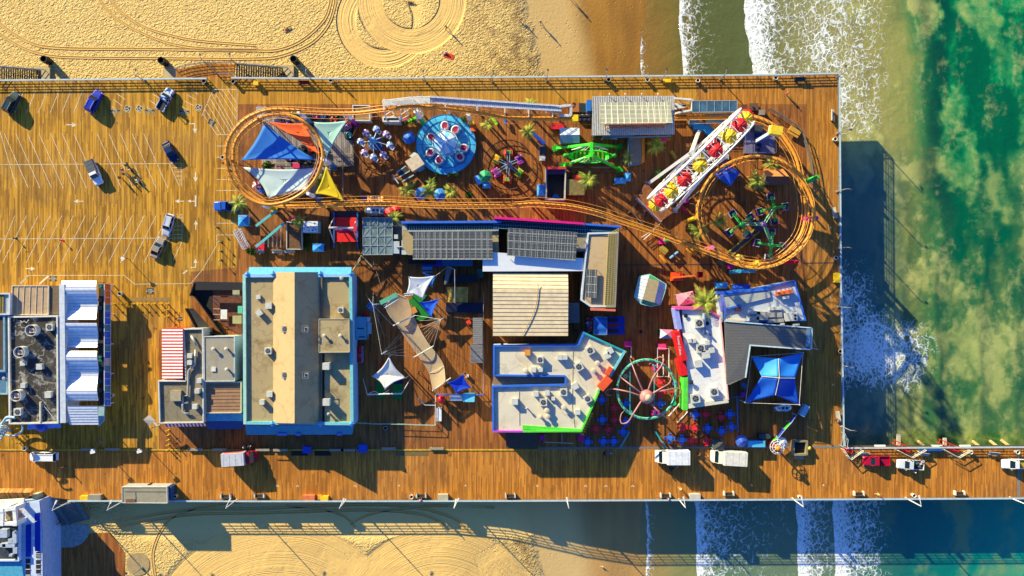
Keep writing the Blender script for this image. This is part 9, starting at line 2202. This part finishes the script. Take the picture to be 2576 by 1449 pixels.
for k in range(5):u=95+k*42;fence('queue_rail','pale queue lane rail in the maze, %s of five from the left'%ORD[k],PP([(u,960-k*35),(u,1040)],0),1.,M((190,195,190)),.05)
# small frog ride, slides and coloured kit round the midway
T(2,1);p=P(1555,965,1.);fr=thing('frog_ride','small green frog topped kiddie ride under the straight track','ride',(p.x,p.y,0));mb=MB();mb.ball(p.x,p.y,1.4,.75,.6,.5);mb.ball(p.x-.35,p.y+.4,1.8,.2);mb.ball(p.x+.35,p.y+.4,1.8,.2);mb.build('frog',M((70,200,80)),fr,smooth=True);mb=MB();mb.cyl(p.x,p.y,0,1.,.6,10);mb.build('stand',M((90,60,40)),fr)
for(tx,ty,a,b,w,m_,lab)in((2,0,(205,1335),(330,1449),.7,M((20,70,190)),'blue slide rail beside the lift hill palm'),(1,0,(2350,1145),(2425,1255),.6,M((150,215,40)),'lime green slide beside the shark ride'),(1,0,(2500,1180),(2515,1250),.6,M((40,110,200)),'short blue slide east of the lime one'),(2,1,(1600,70),(1650,145),.7,M((190,160,40)),'yellow bench box north-west of the wheel'),(2,1,(1700,625),(1765,690),.7,M((190,30,70)),'crimson bench rail south of the wheel'),(1,0,(1450,1225),(1530,1210),.6,M((200,40,150)),'magenta plank under the lift hill'),(1,0,(1530,1225),(1620,1185),.7,M((110,220,50)),'lime plank under the lift hill'),(2,1,(1495,1040),(1560,1090),1.2,M((180,150,50)),'yellow kiddie car ride below the straight track, left'),(2,1,(1760,1045),(1850,1110),.8,M((245,170,40)),'orange yellow ramp beside the track, right'),(2,1,(1590,1150),(1670,1085),.5,M((150,190,210)),'pale blue rail below the straight track'),(2,1,(1490,1120),(1550,1200),.5,M((245,160,40)),'orange rail below the straight track'),(2,1,(2075,1175),(2135,1235),.8,M((120,110,80)),'grey lattice cart under the east loop bottom'),(3,0,(215,1290),(320,1350),2.,M((205,150,50)),'golden wire cage outside the east loop')):
    T(tx,ty);q0,q1=P(*a,.8),P(*b,.8);mb=MB();mb.beam(q0,q1,w,.25);mb.beam(q0+Vector((0,0,.2)),q1+Vector((0,0,.2)),w*.4,.2);[mb.beam((c_.x,c_.y,0),(c_.x,c_.y,.7),.1)for c_ in(q0,q1)];tag(mb.build(lab.split(' ')[-1]if 0 else 'play_rail',m_),lab,'play equipment')
T(2,1);q=PP([(2540,255),(2780,265),(2780,405),(2540,350)],3.)
T(3,1);sk_=thing('stone_kiosk','orange roofed kiosk with a dark brick lower roof inside the east loop','kiosk',tuple(P(100,330,0)));mb=MB();slab(mb,[P(-45,250,3.),P(150,250,3.),P(212,325,3.8),P(-20,325,3.8)],.15);mb.build('upper_roof',M((225,140,70)),sk_);mb=MB();slab(mb,[P(-20,327,3.75),P(214,327,3.75),P(208,405,2.6),P(-20,415,2.6)],.15);mb.build('lower_roof',M((96,66,52)),sk_);mb=MB();mb.prism([(w.x,w.y)for w in ccw(PP([(-10,280),(190,290),(190,390),(-10,395)],2.5))],.01,2.6);mb.build('wall',M((120,100,90)),sk_)
T(3,0);dcv=[P(0,1110,1.6),P(150,1190,1.6),P(290,1300,1.6),P(400,1449,1.6)]
T(3,0);pa=[P(0,1105,0),P(120,1175,0),P(250,1265,0),P(330,1340,0)];T(3,1);pa+=[P(370,20,0),P(410,170,0),P(435,330,0),P(438,470,0)];fence('curved_fence','weathered curved fence outside the east coaster loop',pa,1.5,M((120,108,92)),.1,(1.,.66,.33))
q=PP([(-350,1125),(-150,1125),(-60,1200),(-290,1250)],1.)
T(2,0);
for i,(u,v,w_,h_,m_)in enumerate(((2320,1095,50,60,BROWN),(2420,1085,90,70,M((110,78,52))),(2500,1140,60,50,M((150,140,125))),(2450,1300,120,60,M((60,62,70))))):hutbox(2,0,u,v,L(w_),L(h_),.9,m_,'%s storage box in the yard behind the east loop top'%['small brown','large brown','grey','long dark grey'][i])
